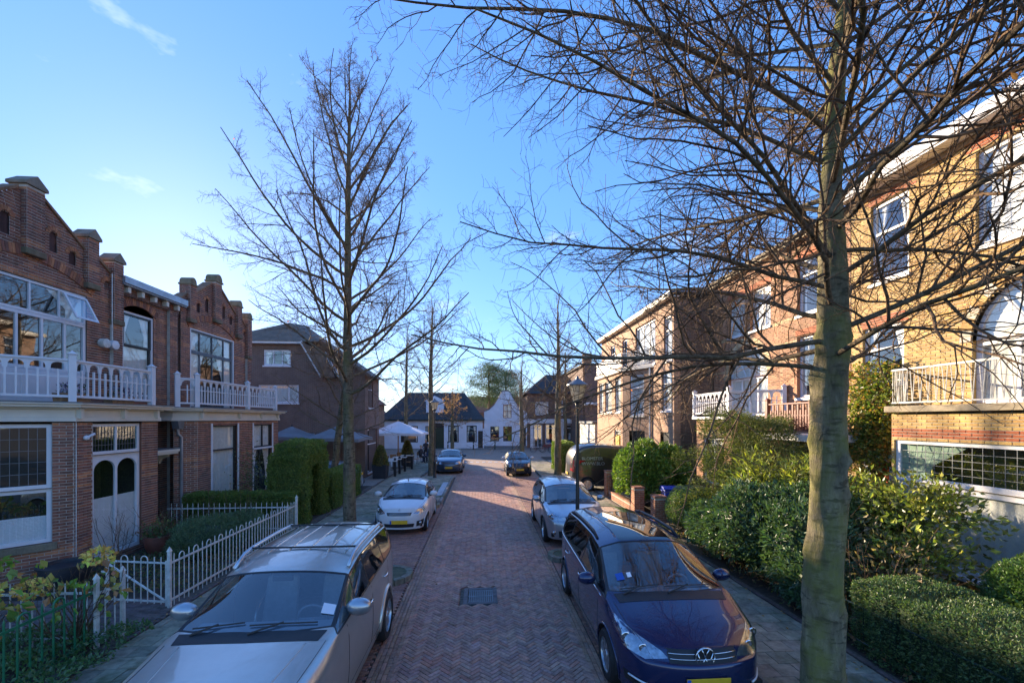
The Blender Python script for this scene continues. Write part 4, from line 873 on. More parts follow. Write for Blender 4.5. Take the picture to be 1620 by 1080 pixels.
# iron railing with V-shaped bars
fA = ((9.45, 0, 3.80), (0, 1), (-1, 0))
MB(fA).box(4.6, 9.42, -.02, .02, .80, .84).build('top_rail', 'white_old', R1); MB(fA).box(4.6, 9.42, -.02, .02, .06, .09).build('bottom_rail', 'white_old', R1)
for k in range(28):
    u = 4.7 + k * .168
    m = MB(fA); m.tube([(u, 0, .8), (u + .055, 0, .08)], .009, 5); m.tube([(u + .11, 0, .8), (u + .058, 0, .08)], .009, 5); m.build('railing_bars', 'white_old', R1)
fA2 = ((9.45, 9.44, 3.80), (.9, .45), (-.45, .9)); MB(fA2).box(0, 1.0, -.02, .02, .80, .84).box(0, 1, -.02, .02, .06, .09).build('return_rail', 'white_old', R1)
for k in range(8): MB(fA2).tube([(.06 + k * .12, 0, .8), (.06 + k * .12, 0, .08)], .009, 5).build('railing_bar', 'white_old', R1)
# entrance
MB(frR).box(10.2, 10.42, -.2, .04, .06, 2.6).box(10.95, 11.15, -.2, .04, .06, 2.6).box(10.2, 11.15, -.2, .05, 2.4, 2.6).build('door_frame', 'white_paint', R1); MB(frR).box(10.42, 10.95, -.25, -.12, .06, 2.4).build('front_door', 'orange_paint', R1)
MB(frR).box(10.25, 10.75, .02, .12, .9, 1.35).build('letter_box', 'orange_paint', R1, bevel=.01)
m = MB(frR); m.lathe([(0, 0), (.12, .02), (.15, .15), (.12, .2), (0, .2)], 12, (11.45, .25, 4.6)); m.build('hanging_pot', 'orange_paint', R1)

# ------------------------------------------------------------------ orange brick house with the arched door
R2 = thing('orange_brick_house', 'orange brick house with cream bands, arched balcony door and white balustrade', 'house', (10.4, 15.2, .06))
bb = [(6.78, 6.90), (6.02, 6.14), (5.44, 5.54), (3.5, 3.6)]
holes = [(16.61, 17.72, 6.90, 8.45), (15.05, 16.24, 6.90, 8.45), (12.6, 13.72, 6.90, 8.7), (12.6, 13.72, 4.2, 6.2), (15.2, 17.75, 3.62, 6.35, 5.15), (12.3, 14.0, .9, 2.7)]
brick_wall(frR, .06, 9.3, lambda z: [(11.62, 18.9)], holes, banded(bb, OBR, CB, .1), R2, mortar='mortar_light', name='facade_brickwork')
for a, b, c0, d in ((16.61, 17.72, 6.90, 8.45), (15.05, 16.24, 6.90, 8.45), (12.6, 13.72, 6.90, 8.7), (12.6, 13.72, 4.2, 6.2)):
    window(R2, frR, a, b, c0, d, cols=(.5,) if a > 14 else (), rows=(.7,) if a < 14 else (), fw=.08, dep=-.1, sill='white_paint', back='curtain' if a > 15 else 'drapes', rcol=OBR[0])
for a, b, zz in ((12.55, 13.77, 6.22), (12.55, 13.77, 8.72), (16.55, 17.78, 8.47), (15.0, 16.3, 8.47)): MB(frR, jit((.45, .15, .07), .1)).box(a, b, 0, .025, zz, zz + .2).build('lintel', 'brick', R2)
w = window(R2, frR, 15.2, 17.75, 3.62, 5.15, cols=(.3, .5, .7), fw=.1, dep=-.12, name='balcony_doors', back='curtain', rcol=OBR[0])
c, r = 16.475, 1.275
pts = [(c - r * math.cos(math.pi * k / n), 5.155 + 1.19 * math.sin(math.pi * k / n)) for k in range(n + 1)]; ins = [(c - (r - .1) * math.cos(math.pi * k / n), 5.22 + 1.05 * math.sin(math.pi * k / n)) for k in range(n + 1)]
m = MB(frR)
for k in range(n): m.prism([pts[k], ins[k], ins[k + 1], pts[k + 1]], -.18, -.12)
m.build('fanlight_frame', 'white_paint', R2); MB(frR).quad(*[(u, -.15, z) for u, z in ins]).build('pane', 'glass', R2)
fan_bars(R2, c, r, -.14)
voussoirs(R2, frR, c, 5.15, 1.29, 1.55, 0, math.pi, 30, -.02, .04, False, ([(.60, .46, .27), (.55, .42, .25)], CB))
m = MB(frR); m.box(11.66, 18.9, -.1, .20, 9.3, 9.4); m.box(11.66, 18.9, -.1, .28, 9.4, 9.52); m.build('cornice', 'sandstone', R2, bevel=.015)
MB().box(11.5, 22, 11.62, 18.9, .06, 9.4).box(10.44, 11.5, 11.62, 18.9, 9.1, 9.4).build('body', 'far_brick_orange', R2)
window(R2, frR, 12.3, 14.0, .9, 2.7, cols=(.5,), fw=.08, dep=-.06, sill='white_paint', rcol=OBR[0])
fb2 = ((8.92, 0, 0), (0, 1), (-1, 0))
brick_wall(fb2, .06, 3.5, lambda z: [(15.0, 17.55)], [(15.5, 17.0, 1.0, 2.8)], banded([(2.9, 3.0)], OBR, CB, .1), R2, mortar='mortar_light', name='bay_brickwork'); window(R2, fb2, 15.5, 17.0, 1.0, 2.8, cols=(.5,), fw=.08, dep=-.05, rcol=OBR[0])
frb = ((8.92, 15.0, 0), (1.48, -.85), (-.85, -1.48)); brick_wall(frb, .06, 3.5, lambda z: [(0, 1.7)], [], banded([(2.9, 3.0)], OBR, CB, .1), R2, mortar='mortar_light', name='bay_return_brickwork')
MB().plan([(10.4, 13.95), (8.78, 14.95), (8.78, 17.7), (10.4, 17.7)], 3.5, 3.6).build('balcony_slab', 'white_paint', R2, bevel=.01)
p = [(8.85, 17.6), (8.85, 15.05), (10.3, 14.2)]
balustrade(R2, p[0], p[1], 3.6, .92, .15); balustrade(R2, p[1], p[2], 3.6, .92, .17, post0=False)
# brown slatted balcony next to it
balustrade(R2, (9.3, 13.6), (9.3, 11.3), 3.05, .95, .11, mat='brown_paint', slim=.03, scallop=False); MB().plan([(10.4, 11.25), (9.2, 11.25), (9.2, 13.7), (10.4, 13.7)], 2.86, 3.05).build('balcony_fascia', 'white_paint', R2, bevel=.01)

# ------------------------------------------------------------------ brick house with the grey balcony, farther on
R3 = thing('bay_fronted_house', 'brown brick house with two-storey bay, grey balcony and shaded blank side wall', 'house', (9, 25, .06))
f3 = ((8.6, 0, 0), (0, 1), (-1, 0)); L3c = [(.44, .235, .135), (.39, .205, .12), (.48, .27, .155), (.35, .185, .115)]
holes = [(21.1, 23.9, 6.3, 8.55), (25.3, 26.2, 6.7, 8.3), (27.6, 28.6, 6.7, 8.3), (19.2, 20.1, 6.2, 8.3), (19.25, 20.3, 3.9, 5.75), (19.5, 20.5, .06, 2.9)]
brick_wall(f3, .06, 8.95, lambda z: [(19.0, 30.8)], holes, lambda u, z: jit(random.choice(L3c), .1), R3, flat='far_brick_tan', name='facade')
for h in holes[:5]: window(R3, f3, *h, cols=(.35, .65) if h[0] == 21.1 else (), rows=(.68,) if h[0] != 21.1 else (), fw=.08, dep=-.08, sill='white_paint', back='curtain' if h[0] < 22 else None, rcol=L3c[0])
MB(f3).box(19.55, 20.45, -.2, -.1, .06, 2.9).build('front_door', 'black_paint', R3)
m = MB(f3); m.box(18.8, 31.0, -.2, .34, 8.95, 9.0); m.box(18.8, 31.0, .28, .36, 9.0, 9.16); m.build('gutter', 'cream_paint', R3, bevel=.01)
MB().plan([(8.3, 18.8), (22, 18.8), (22, 31), (8.3, 31)], 9.16, 9.2).build('roof', 'lead', R3)
m = MB(); m.add([(8.35, 18.85, 9.2), (20, 18.85, 9.2), (20, 31, 9.2), (8.35, 31, 9.2), (13, 22, 10.6), (15, 22, 10.6), (15, 28, 10.6), (13, 28, 10.6)], [(4, 5, 6, 7), (0, 1, 5, 4), (1, 2, 6, 5), (2, 3, 7, 6), (3, 0, 4, 7)]); m.build('hipped_roof', 'roof_tile_dark', R3)
MB().box(9.6, 22, 19.02, 30.8, .06, 8.95).box(8.64, 9.6, 19.02, 30.8, 8.8, 8.95).build('body', 'shaded_brick', R3)
brick_wall(((8.6, 19.0, 0), (1, 0), (0, -1)), .06, 8.95, lambda z: [(0, 7)], [], lambda u, z: jit(random.choice([(.15, .085, .055), (.11, .065, .048), (.18, .10, .062)]), .14), R3, name='side_wall', flat='shaded_brick')  # this side's shade is put into the brick colour, darker than the front
brick_wall(((8.6, 19.0, 0), (1, 0), (0, -1)), .06, 8.95, lambda z: [(0, .3)], [], lambda u, z: jit(random.choice(L3c), .1), R3, nbase=.012, name='corner_quoins', flat='far_brick_tan')
# bay: front at X=7.7, canted side towards the camera
fq = ((7.7, 0, 0), (0, 1), (-1, 0)); cv = Vector((.9, -1.9)); fk = ((7.7, 23.4, 0), (.9, -1.9), (-1.9, -.9))
hq = [(23.75, 24.75, 3.9, 5.8), (25.4, 26.8, 3.9, 5.8), (23.75, 24.9, 1.0, 2.9), (27.2, 28.2, 3.9, 5.8)]; hk = [(.55, 1.55, 3.7, 5.85), (.5, 1.6, .5, 2.9)]
brick_wall(fq, .06, 6.1, lambda z: [(23.4, 28.6)], hq, lambda u, z: jit(random.choice(L3c), .1), R3, flat='far_brick_tan', name='bay_wall'); brick_wall(fk, .06, 6.1, lambda z: [(0, 2.1)], hk, lambda u, z: jit(random.choice(L3c), .1), R3, flat='far_brick_tan', name='bay_side_wall')
for h in hq: window(R3, fq, *h, rows=(.7,), fw=.08, dep=-.06, sill='cream_paint', rcol=L3c[0], back='curtain')
for h in hk[:1]: window(R3, fk, *h, rows=(.68,), fw=.09, dep=-.06, sill='cream_paint', rcol=L3c[0], back='curtain')
MB(fk).box(.5, 1.6, -.3, -.2, .5, 2.9).build('garage_door', 'black_paint', R3); MB(fq).box(24.0, 24.6, -.08, .02, .7, 2.6).build('yellow_panel', 'yellow_panel', R3)
MB().plan([(8.6, 21.2), (7.55, 23.35), (7.55, 28.75), (8.6, 28.75)], 6.1, 6.3).build('balcony_slab', 'cream_paint', R3, bevel=.02)
fg = ((7.72, 23.5, 6.3), (.84, -1.78), (-1.78, -.84))
MB(fg).box(0, 1.9, -.015, .015, .78, .83).build('top_rail', 'zinc', R3); MB(fg).box(0, 1.9, -.015, .015, .08, .12).build('bottom_rail', 'zinc', R3)
for k in range(19): MB(fg).box(.02 + k * .103, .075 + k * .103, -.01, .01, .12, .78).build('railing_slat', 'zinc', R3)
fg2 = ((7.65, 23.5, 6.3), (0, 1), (-1, 0)); MB(fg2).box(0, 5.1, -.015, .015, .78, .83).build('top_rail', 'zinc', R3)
MB(fg2).box(0, 5.1, -.006, .006, .1, .76).build('railing_panel', 'white_paint', R3)
MB(fk).tube([(2.0, .06, .1), (2.0, .06, 6.1)], .05, 8).build('downpipe', 'white_old', R3, smooth='auto')
# ------------------------------------------------------------------ brown house on the corner beyond the gabled pair
L4 = thing('corner_house', 'dark brown brick house with hipped tile roof and white slanting bargeboards', 'house', (-10, 28, .07))
Y4 = 26.0; f4 = ((0, Y4, 0), (1, 0), (0, -1)); DBR = up([(.135, .075, .058), (.11, .064, .052), (.155, .085, .062)], 1.35)
holes = [(-12.5, -11.0, 6.6, 7.5), (-12.8, -10.55, 4.45, 5.5), (-10.6, -9.65, .3, 2.7)]
brick_wall(f4, .07, 7.85, lambda z: [(-14.9, -6.8 - max(0, z - 6.3) / .69)] if z < 7.8 else [], holes, lambda u, z: jit(random.choice(DBR), .13), L4, name='side_wall', flat='far_brick_umber')
window(L4, f4, *holes[0], cols=(.36, .68), fw=.09, dep=-.04, sill='white_paint', back='drapes', rcol=DBR[0]); window(L4, f4, *holes[1], cols=(.25, .75), rows=(), fw=.09, dep=-.04, sill='white_paint', back='curtain', rcol=DBR[0])
window(L4, f4, *holes[2], cols=(.33, .66), rows=(.62,), fw=.08, dep=-.05, rcol=DBR[0])
MB().box(-22, -14.9, 26.1, 29.5, .07, 7.8).box(-14.9, -6.85, 27.1, 29.5, .07, 6.2).box(-14.9, -9.2, 27.1, 29.5, 6.2, 7.8).box(-14.9, -9.3, 26.03, 27.1, 7.5, 7.8).build('body', 'far_brick_brown', L4)
brick_wall(((-6.8, Y4, 0), (0, 1), (1, 0)), .07, 7.8, lambda z: [(0, 3.5)] if z < 6.3 else [], [(.8, 1.9, 4.2, 5.9), (.6, 2.9, .3, 2.9)], lambda u, z: jit(random.choice(DBR), .13), L4, name='front_wall', flat='far_brick_umber')
fs4 = ((-6.8, Y4, 0), (0, 1), (1, 0))
for h in ((.8, 1.9, 4.2, 5.9), (.6, 2.9, .3, 2.9)): window(L4, fs4, *h, cols=(.5,), rows=(.65,), fw=.08, dep=-.05, sill='white_paint', rcol=DBR[0])
m = MB(); m.add([(-15.3, 25.6, 7.93), (-9.15, 25.6, 7.93), (-6.4, 25.6, 6.02), (-6.4, 29.9, 6.02), (-9.15, 29.9, 7.93), (-15.3, 29.9, 7.93), (-11.6, 27.3, 9.35), (-11.0, 28.4, 9.35)], [(0, 1, 6), (1, 2, 3, 4), (1, 4, 7, 6), (4, 5, 7), (5, 0, 6, 7)]); m.build('hipped_roof', 'roof_tile_brown', L4)
m = MB(); m.add([(-9.15, 25.58, 7.80), (-6.4, 25.58, 5.90), (-6.4, 25.58, 6.08), (-9.15, 25.58, 7.98), (-9.15, 25.7, 7.80), (-6.4, 25.7, 5.90), (-6.4, 25.7, 6.08), (-9.15, 25.7, 7.98)], [(0, 1, 2, 3), (7, 6, 5, 4), (0, 4, 5, 1), (3, 2, 6, 7)]); m.build('verge_board', 'roof_tile_brown', L4)
MB(f4).box(-15.3, -10.3, -.1, .36, 7.82, 7.95).build('gutter', 'white_paint', L4, bevel=.02)
for a, b in (((-10.35, 7.9), (-9.2, 5.9)), ((-9.0, 7.3), (-8.25, 5.9))):
    m = MB(f4); dx, dz = b[0] - a[0], b[1] - a[1]; ll = math.hypot(dx, dz); nx, nz = -dz / ll * .14, dx / ll * .14; m.prism([(a[0], a[1]), (b[0], b[1]), (b[0] + nx, b[1] + nz), (a[0] + nx, a[1] + nz)], .05, .4); m.build('bargeboard', 'white_paint', L4)
m = MB(f4, (.05, .047, .045)); m.add([(-10.2, .05, 7.9), (-9.05, .05, 5.9), (-8.35, .05, 5.9), (-9.0, .05, 7.3), (-10.2, .6, 7.9), (-9.05, .6, 5.9), (-8.35, .6, 5.9), (-9.0, .6, 7.3)], [(4, 5, 6, 7), (0, 3, 7, 4), (1, 2, 6, 5), (0, 1, 5, 4), (2, 3, 7, 6)]); m.build('dormer_slope', 'roof_tile_brown', L4)
MB().box(-15.7, -14.9, 27, 27.8, 7.8, 9.8).build('chimney', 'far_brick_brown', L4)

# ------------------------------------------------------------------ houses across the square
def pane_window(parent, fr, h, frame='black_paint', back='drapes', cols=(), rows=(.66,), fw=.1):
    return window(parent, fr, *h, cols=cols, rows=rows, fw=fw, dep=-.03, mat=frame, back=back, reveal=None)
def plain_wall(parent, fr, z0, z1, u0, u1, holes, mat, name='wall', top=None):
    """a plastered wall with its openings left free"""
    zs = sorted(set([z0, z1] + [h[2] for h in holes] + [h[3] for h in holes])); m = MB(fr)
    for a, b in zip(zs, zs[1:]):
        for p, q in wall_intervals((a + b) / 2, lambda z: [(u0, u1)], holes): m.box(p, q, -.25, 0, a, b)
    if top: m.prism(top, -.25, 0)
    return m.build(name, mat, parent)
fE = ((0, 52.7, 0), (1, 0), (0, -1))
WC = thing('white_cottage', 'long white cottage with black-framed windows and dark tiled hipped roof', 'house', (-6, 54, 0))
hs = [(-9.0, -7.6, .75, 2.7), (-6.7, -5.9, .75, 2.7), (-4.0, -2.75, .75, 2.75), (-1.8, -.6, .75, 2.75), (-9.6, -9.2, .75, 2.7), (-5.7, -4.5, .02, 3.05)]
plain_wall(WC, fE, .0, 3.3, -11.9, .12, hs, 'white_wall')
for h in hs[:4]: pane_window(WC, fE, h)
m = MB(fE); m.box(-5.7, -4.5, -.12, -.06, .02, 2.5); d = m.build('door', 'dark_green_paint', WC); MB(fE).box(-5.7, -4.5, -.12, -.05, 2.52, 3.05).build('door_light', 'black_paint', d)
MB(fE).box(-9.6, -9.2, -.1, -.05, .75, 2.7).build('shutter', 'black_paint', WC)
MB().box(-11.8, .1, 54.2, 60, 0, 3.3).build('body', 'white_wall', WC)
MB(fE).box(-12.1, .3, -.1, .3, 3.3, 3.45).build('gutter', 'dark_green_paint', WC)
m = MB(); m.add([(-12.2, 52.3, 3.45), (.4, 52.3, 3.45), (.4, 60.2, 3.45), (-12.2, 60.2, 3.45), (-9.3, 56.3, 6.9), (-2.2, 56.3, 6.9)], [(0, 1, 5, 4), (1, 2, 5), (2, 3, 4, 5), (3, 0, 4), (3, 2, 1, 0)]); m.build('roof', 'roof_tile_dark', WC)
rt = MB(None, (.05, .045, .045))
for k in range(30): x = -11.2 + k * .36; rt.tube([(x + .4 if x < -9.5 else x, 52.35, 3.5), (max(-9.2, min(-2.3, x)), 56.2, 6.85)], .04, 4, raw=True)
o = rt.build('tile_ribs', 'roof_tile_dark', WC); o['kind'] = 'stuff'
dm = MB(((0, 53.3, 0), (1, 0), (0, -1))); dm.box(-6.7, -4.6, -2.4, 0, 3.6, 5.7); dm.prism([(-6.9, 5.7), (-4.4, 5.7), (-5.65, 6.35)], -2.6, .1); o = dm.build('dormer', 'white_wall', WC); window(WC, ((0, 53.32, 0), (1, 0), (0, -1)), -6.3, -5.0, 4.3, 5.5, cols=(.5,), fw=.1, dep=.04, reveal=None, room=False, back=None, name='dormer_window')
GW = thing('garden_gate', 'grey brown door with red tiled shed roof between the two white houses', 'gate', (.2, 52.7, 0))
MB(fE).box(.14, .29, -.2, .05, 0, 2.35).box(-.0 + .14, .29, -.1, .0, 2.35, 2.4).build('jamb', 'white_wall', GW)
for k in range(4): MB(fE).box(-.42 + k * .14, -.29 + k * .14, .03, .06, .05, 2.1).build('plank', 'room', GW)
WG = thing('white_gabled_house', 'white house with sweeping curved gable and small-paned windows', 'house', (2.9, 54, 0))
hs = [(1.05, 2.1, .85, 2.65), (2.6, 3.65, .85, 2.65), (2.6, 3.6, 3.65, 5.3), (4.75, 5.35, .05, 2.5)]
prof = [(.3, 4.4), (.9, 4.65), (1.5, 5.2), (2.0, 6.0), (2.35, 6.7), (2.6, 6.9), (3.2, 6.9), (3.45, 6.7), (3.8, 6.0), (4.3, 5.2), (4.9, 4.65), (5.5, 4.4)]
plain_wall(WG, fE, 0, 4.4, .3, 5.5, [(a, b, c, min(d, 4.4)) for a, b, c, d in hs], 'white_wall')
def gab(z):
    if z < 4.4: return [(.3, 5.5)]
    for (ua, za), (ub, zb) in zip(prof[:6], prof[1:6]):
        if za <= z < zb: u = ua + (ub - ua) * (z - za) / (zb - za); return [(u, 5.8 - u)]
    return []
m = MB(fE); z = 4.4
while z < 6.85:
    for p, q in wall_intervals(z + .05, gab, hs): m.box(p, q, -.25, 0, z, z + .1)
    z += .1
o = m.build('gable', 'white_wall', WG)
m = MB(fE)
for (ua, za), (ub, zb) in zip(prof, prof[1:]): m.prism([(ua, za), (ub, zb), (ub, zb + .12), (ua, za + .12)], -.3, .06)
m.build('coping', 'lead', WG)
for h in hs[:2]: pane_window(WG, fE, h, cols=(.5,), rows=(.33, .66), fw=.07, back=None)
pane_window(WG, fE, hs[2], cols=(.5,), rows=(.5,), fw=.07, frame='brown_paint', back='curtain'); MB(fE).box(4.75, 5.35, -.1, -.05, .05, 2.5).build('door', 'room', WG)
MB(fE).box(.3, 5.5, 0, .03, 0, .3).build('plinth', 'lead', WG)
MB().box(.35, 5.45, 54, 60, 0, 4.4).build('body', 'white_wall', WG)
MB().add([(.3, 52.95, 4.4), (5.5, 52.95, 4.4), (5.5, 60, 4.4), (.3, 60, 4.4), (2.9, 52.95, 6.7), (2.9, 60, 6.7)], [(0, 3, 5, 4), (1, 4, 5, 2), (3, 2, 5), (0, 4, 1)]).build('roof', 'roof_tile_red', WG)
SH = thing('corner_shop', 'brick shop with white fascia, display windows and tiled roof across the square', 'shop', (9.5, 54, 0))
hs = [(6.3, 7.35, .1, 2.9), (7.75, 9.4, .5, 2.9), (10.2, 11.6, .5, 2.9), (12.2, 14.4, .5, 2.9), (6.5, 8.1, 4.0, 5.6), (8.9, 9.9, 4.0, 5.9), (11.2, 12.7, 4.0, 5.9), (13.5, 14.8, 4.0, 5.9)]
plain_wall(SH, fE, 0, 6.6, 5.55, 15.5, hs, 'far_brick')
for h in hs[4:]: pane_window(SH, fE, h, frame='white_paint', cols=(.5,), back='curtain')
for i, h in enumerate(hs[:4]): window(SH, fE, *h, cols=() if i else (.5,), rows=(.8,), fw=.1, dep=-.03, reveal=None, back=None, name='shop_window')
MB(fE).box(5.55, 15.6, 0, .25, 3.0, 3.55).build('fascia', 'white_paint', SH, bevel=.03); MB(fE).box(5.9, 6.25, 0, .03, .05, 3.0).box(9.5, 10.1, 0, .03, .05, 3.0).build('pilasters', 'white_paint', SH)
for (u, z, w_, h_, mt) in ((8.5, 1.1, .7, .6, 'orange_paint'), (8.2, .6, .5, .4, 'plate_blue'), (8.9, .6, .4, .4, 'red_lens'), (10.9, 1.0, .5, .8, 'white_paint'), (6.7, .9, .3, .5, 'red_lens')): MB(fE).box(u - w_ / 2, u + w_ / 2, -.5, -.3, z, z + h_, .02).build('display_item', mt, SH)
MB().box(5.6, 15.5, 54, 61, 0, 6.6).build('body', 'far_brick', SH)
MB().add([(5.2, 52.3, 6.6), (15.8, 52.3, 6.6), (15.8, 61, 6.6), (5.2, 61, 6.6), (8.2, 55.5, 9.2), (14, 55.5, 9.2), (14, 58, 9.2), (8.2, 58, 9.2)], [(4, 5, 6, 7), (0, 1, 5, 4), (1, 2, 6, 5), (2, 3, 7, 6), (3, 0, 4, 7)]).build('roof', 'roof_tile_dark', SH)
BR = thing('tall_brick_house', 'red brick house with tall gable chimney behind the corner shop', 'house', (17, 47, 0))
f5 = ((0, 45.0, 0), (1, 0), (0, -1))
hs = [(12.6, 14.0, 6.0, 7.2), (12.6, 14.2, 3.4, 4.7), (15.2, 16.6, 6.0, 7.2)]; plain_wall(BR, f5, 0, 9.2, 10.8, 22, hs, 'far_brick')
for h in hs: window(BR, f5, *h, cols=(.5,), fw=.1, dep=-.03, reveal=None, sill='white_paint')
MB().box(10.9, 22, 46.3, 56, 0, 9.2).build('body', 'far_brick', BR); MB(f5).box(10.7, 22, 0, .3, 5.0, 5.25).build('fascia', 'white_paint', BR); MB().box(10.7, 11.5, 45, 46, 9.2, 10.4).build('chimney', 'far_brick_orange', BR)
MB().box(10.6, 22, 44.9, 56, 9.2, 9.35).build('roof', 'roof_tile_dark', BR)
GR = thing('flat_garage', 'low cream walled extension beside the bay-fronted house', 'building', (9.5, 33, 0)); MB().box(8.2, 14, 31.2, 36, .06, 3.2).build('wall', 'cream_paint', GR); MB().box(8.0, 14.1, 31.1, 36.2, 3.2, 3.35).build('roof', 'lead', GR)
LW = thing('white_side_gable', 'white gable end with red tiled roof left of the long cottage', 'house', (-15, 53, 0))
f6 = ((0, 50.5, 0), (1, 0), (0, -1)); MB(f6).prism([(-19, 0), (-11.8, 0), (-11.8, 3.4), (-13.6, 5.0), (-15.4, 6.9), (-19, 3.4)], -8, 0).build('wall', 'white_wall', LW)
MB().add([(-15.4, 50.2, 7.05), (-11.6, 50.2, 3.4), (-11.6, 59, 3.4), (-15.4, 59, 7.05), (-19.2, 50.2, 3.3), (-19.2, 59, 3.3)], [(0, 1, 2, 3), (0, 3, 5, 4)]).build('roof', 'roof_tile_red', LW)
OH = thing('orange_gable_house', 'orange brick house front rising behind the terrace canopies', 'house', (-13, 43, 0))
plain_wall(OH, ((0, 42, 0), (1, 0), (0, -1)), 0, 5.0, -19, -10.6, [(-12.6, -11.4, 3.0, 4.3)], 'far_brick_orange'); window(OH, ((0, 42, 0), (1, 0), (0, -1)), -12.6, -11.4, 3.0, 4.3, cols=(.5,), fw=.1, dep=-.03, reveal=None)
MB().box(-19, -10.7, 43.2, 49, 0, 5.0).build('body', 'far_brick_orange', OH); MB().add([(-19.2, 41.8, 5.0), (-10.4, 41.8, 5.0), (-10.4, 49.2, 5.0), (-19.2, 49.2, 5.0), (-17, 45.5, 7.3), (-12.6, 45.5, 7.3)], [(0, 1, 5, 4), (1, 2, 5), (2, 3, 4, 5), (3, 0, 4)]).build('roof', 'roof_tile_red', OH)
# roofs on the skyline behind
for i, (x0, x1, y, z0, z1, lab) in enumerate(((-34, -22, 58, 4.5, 8.5, 'distant tiled house far behind the terrace, left of the square'), (24, 36, 50, 6.5, 9.5, 'distant house hidden behind the right-hand row'), (-4, 8, 75, 4.6, 7.6, 'distant red roofed house behind the white gabled house'))):
    t = thing('distant_house', lab, 'house', ((x0 + x1) / 2, y, 0), group='houses on the skyline'); MB().box(x0, x1, y, y + 9, 0, z0).build('wall', 'far_brick', t); MB().add([(x0 - .3, y - .3, z0), (x1 + .3, y - .3, z0), (x1 + .3, y + 9.3, z0), (x0 - .3, y + 9.3, z0), (x0 - .3, y + 4.5, z1), (x1 + .3, y + 4.5, z1)], [(0, 1, 5, 4), (1, 2, 5), (2, 3, 4, 5), (3, 0, 4)]).build('roof', 'roof_tile_red', t)
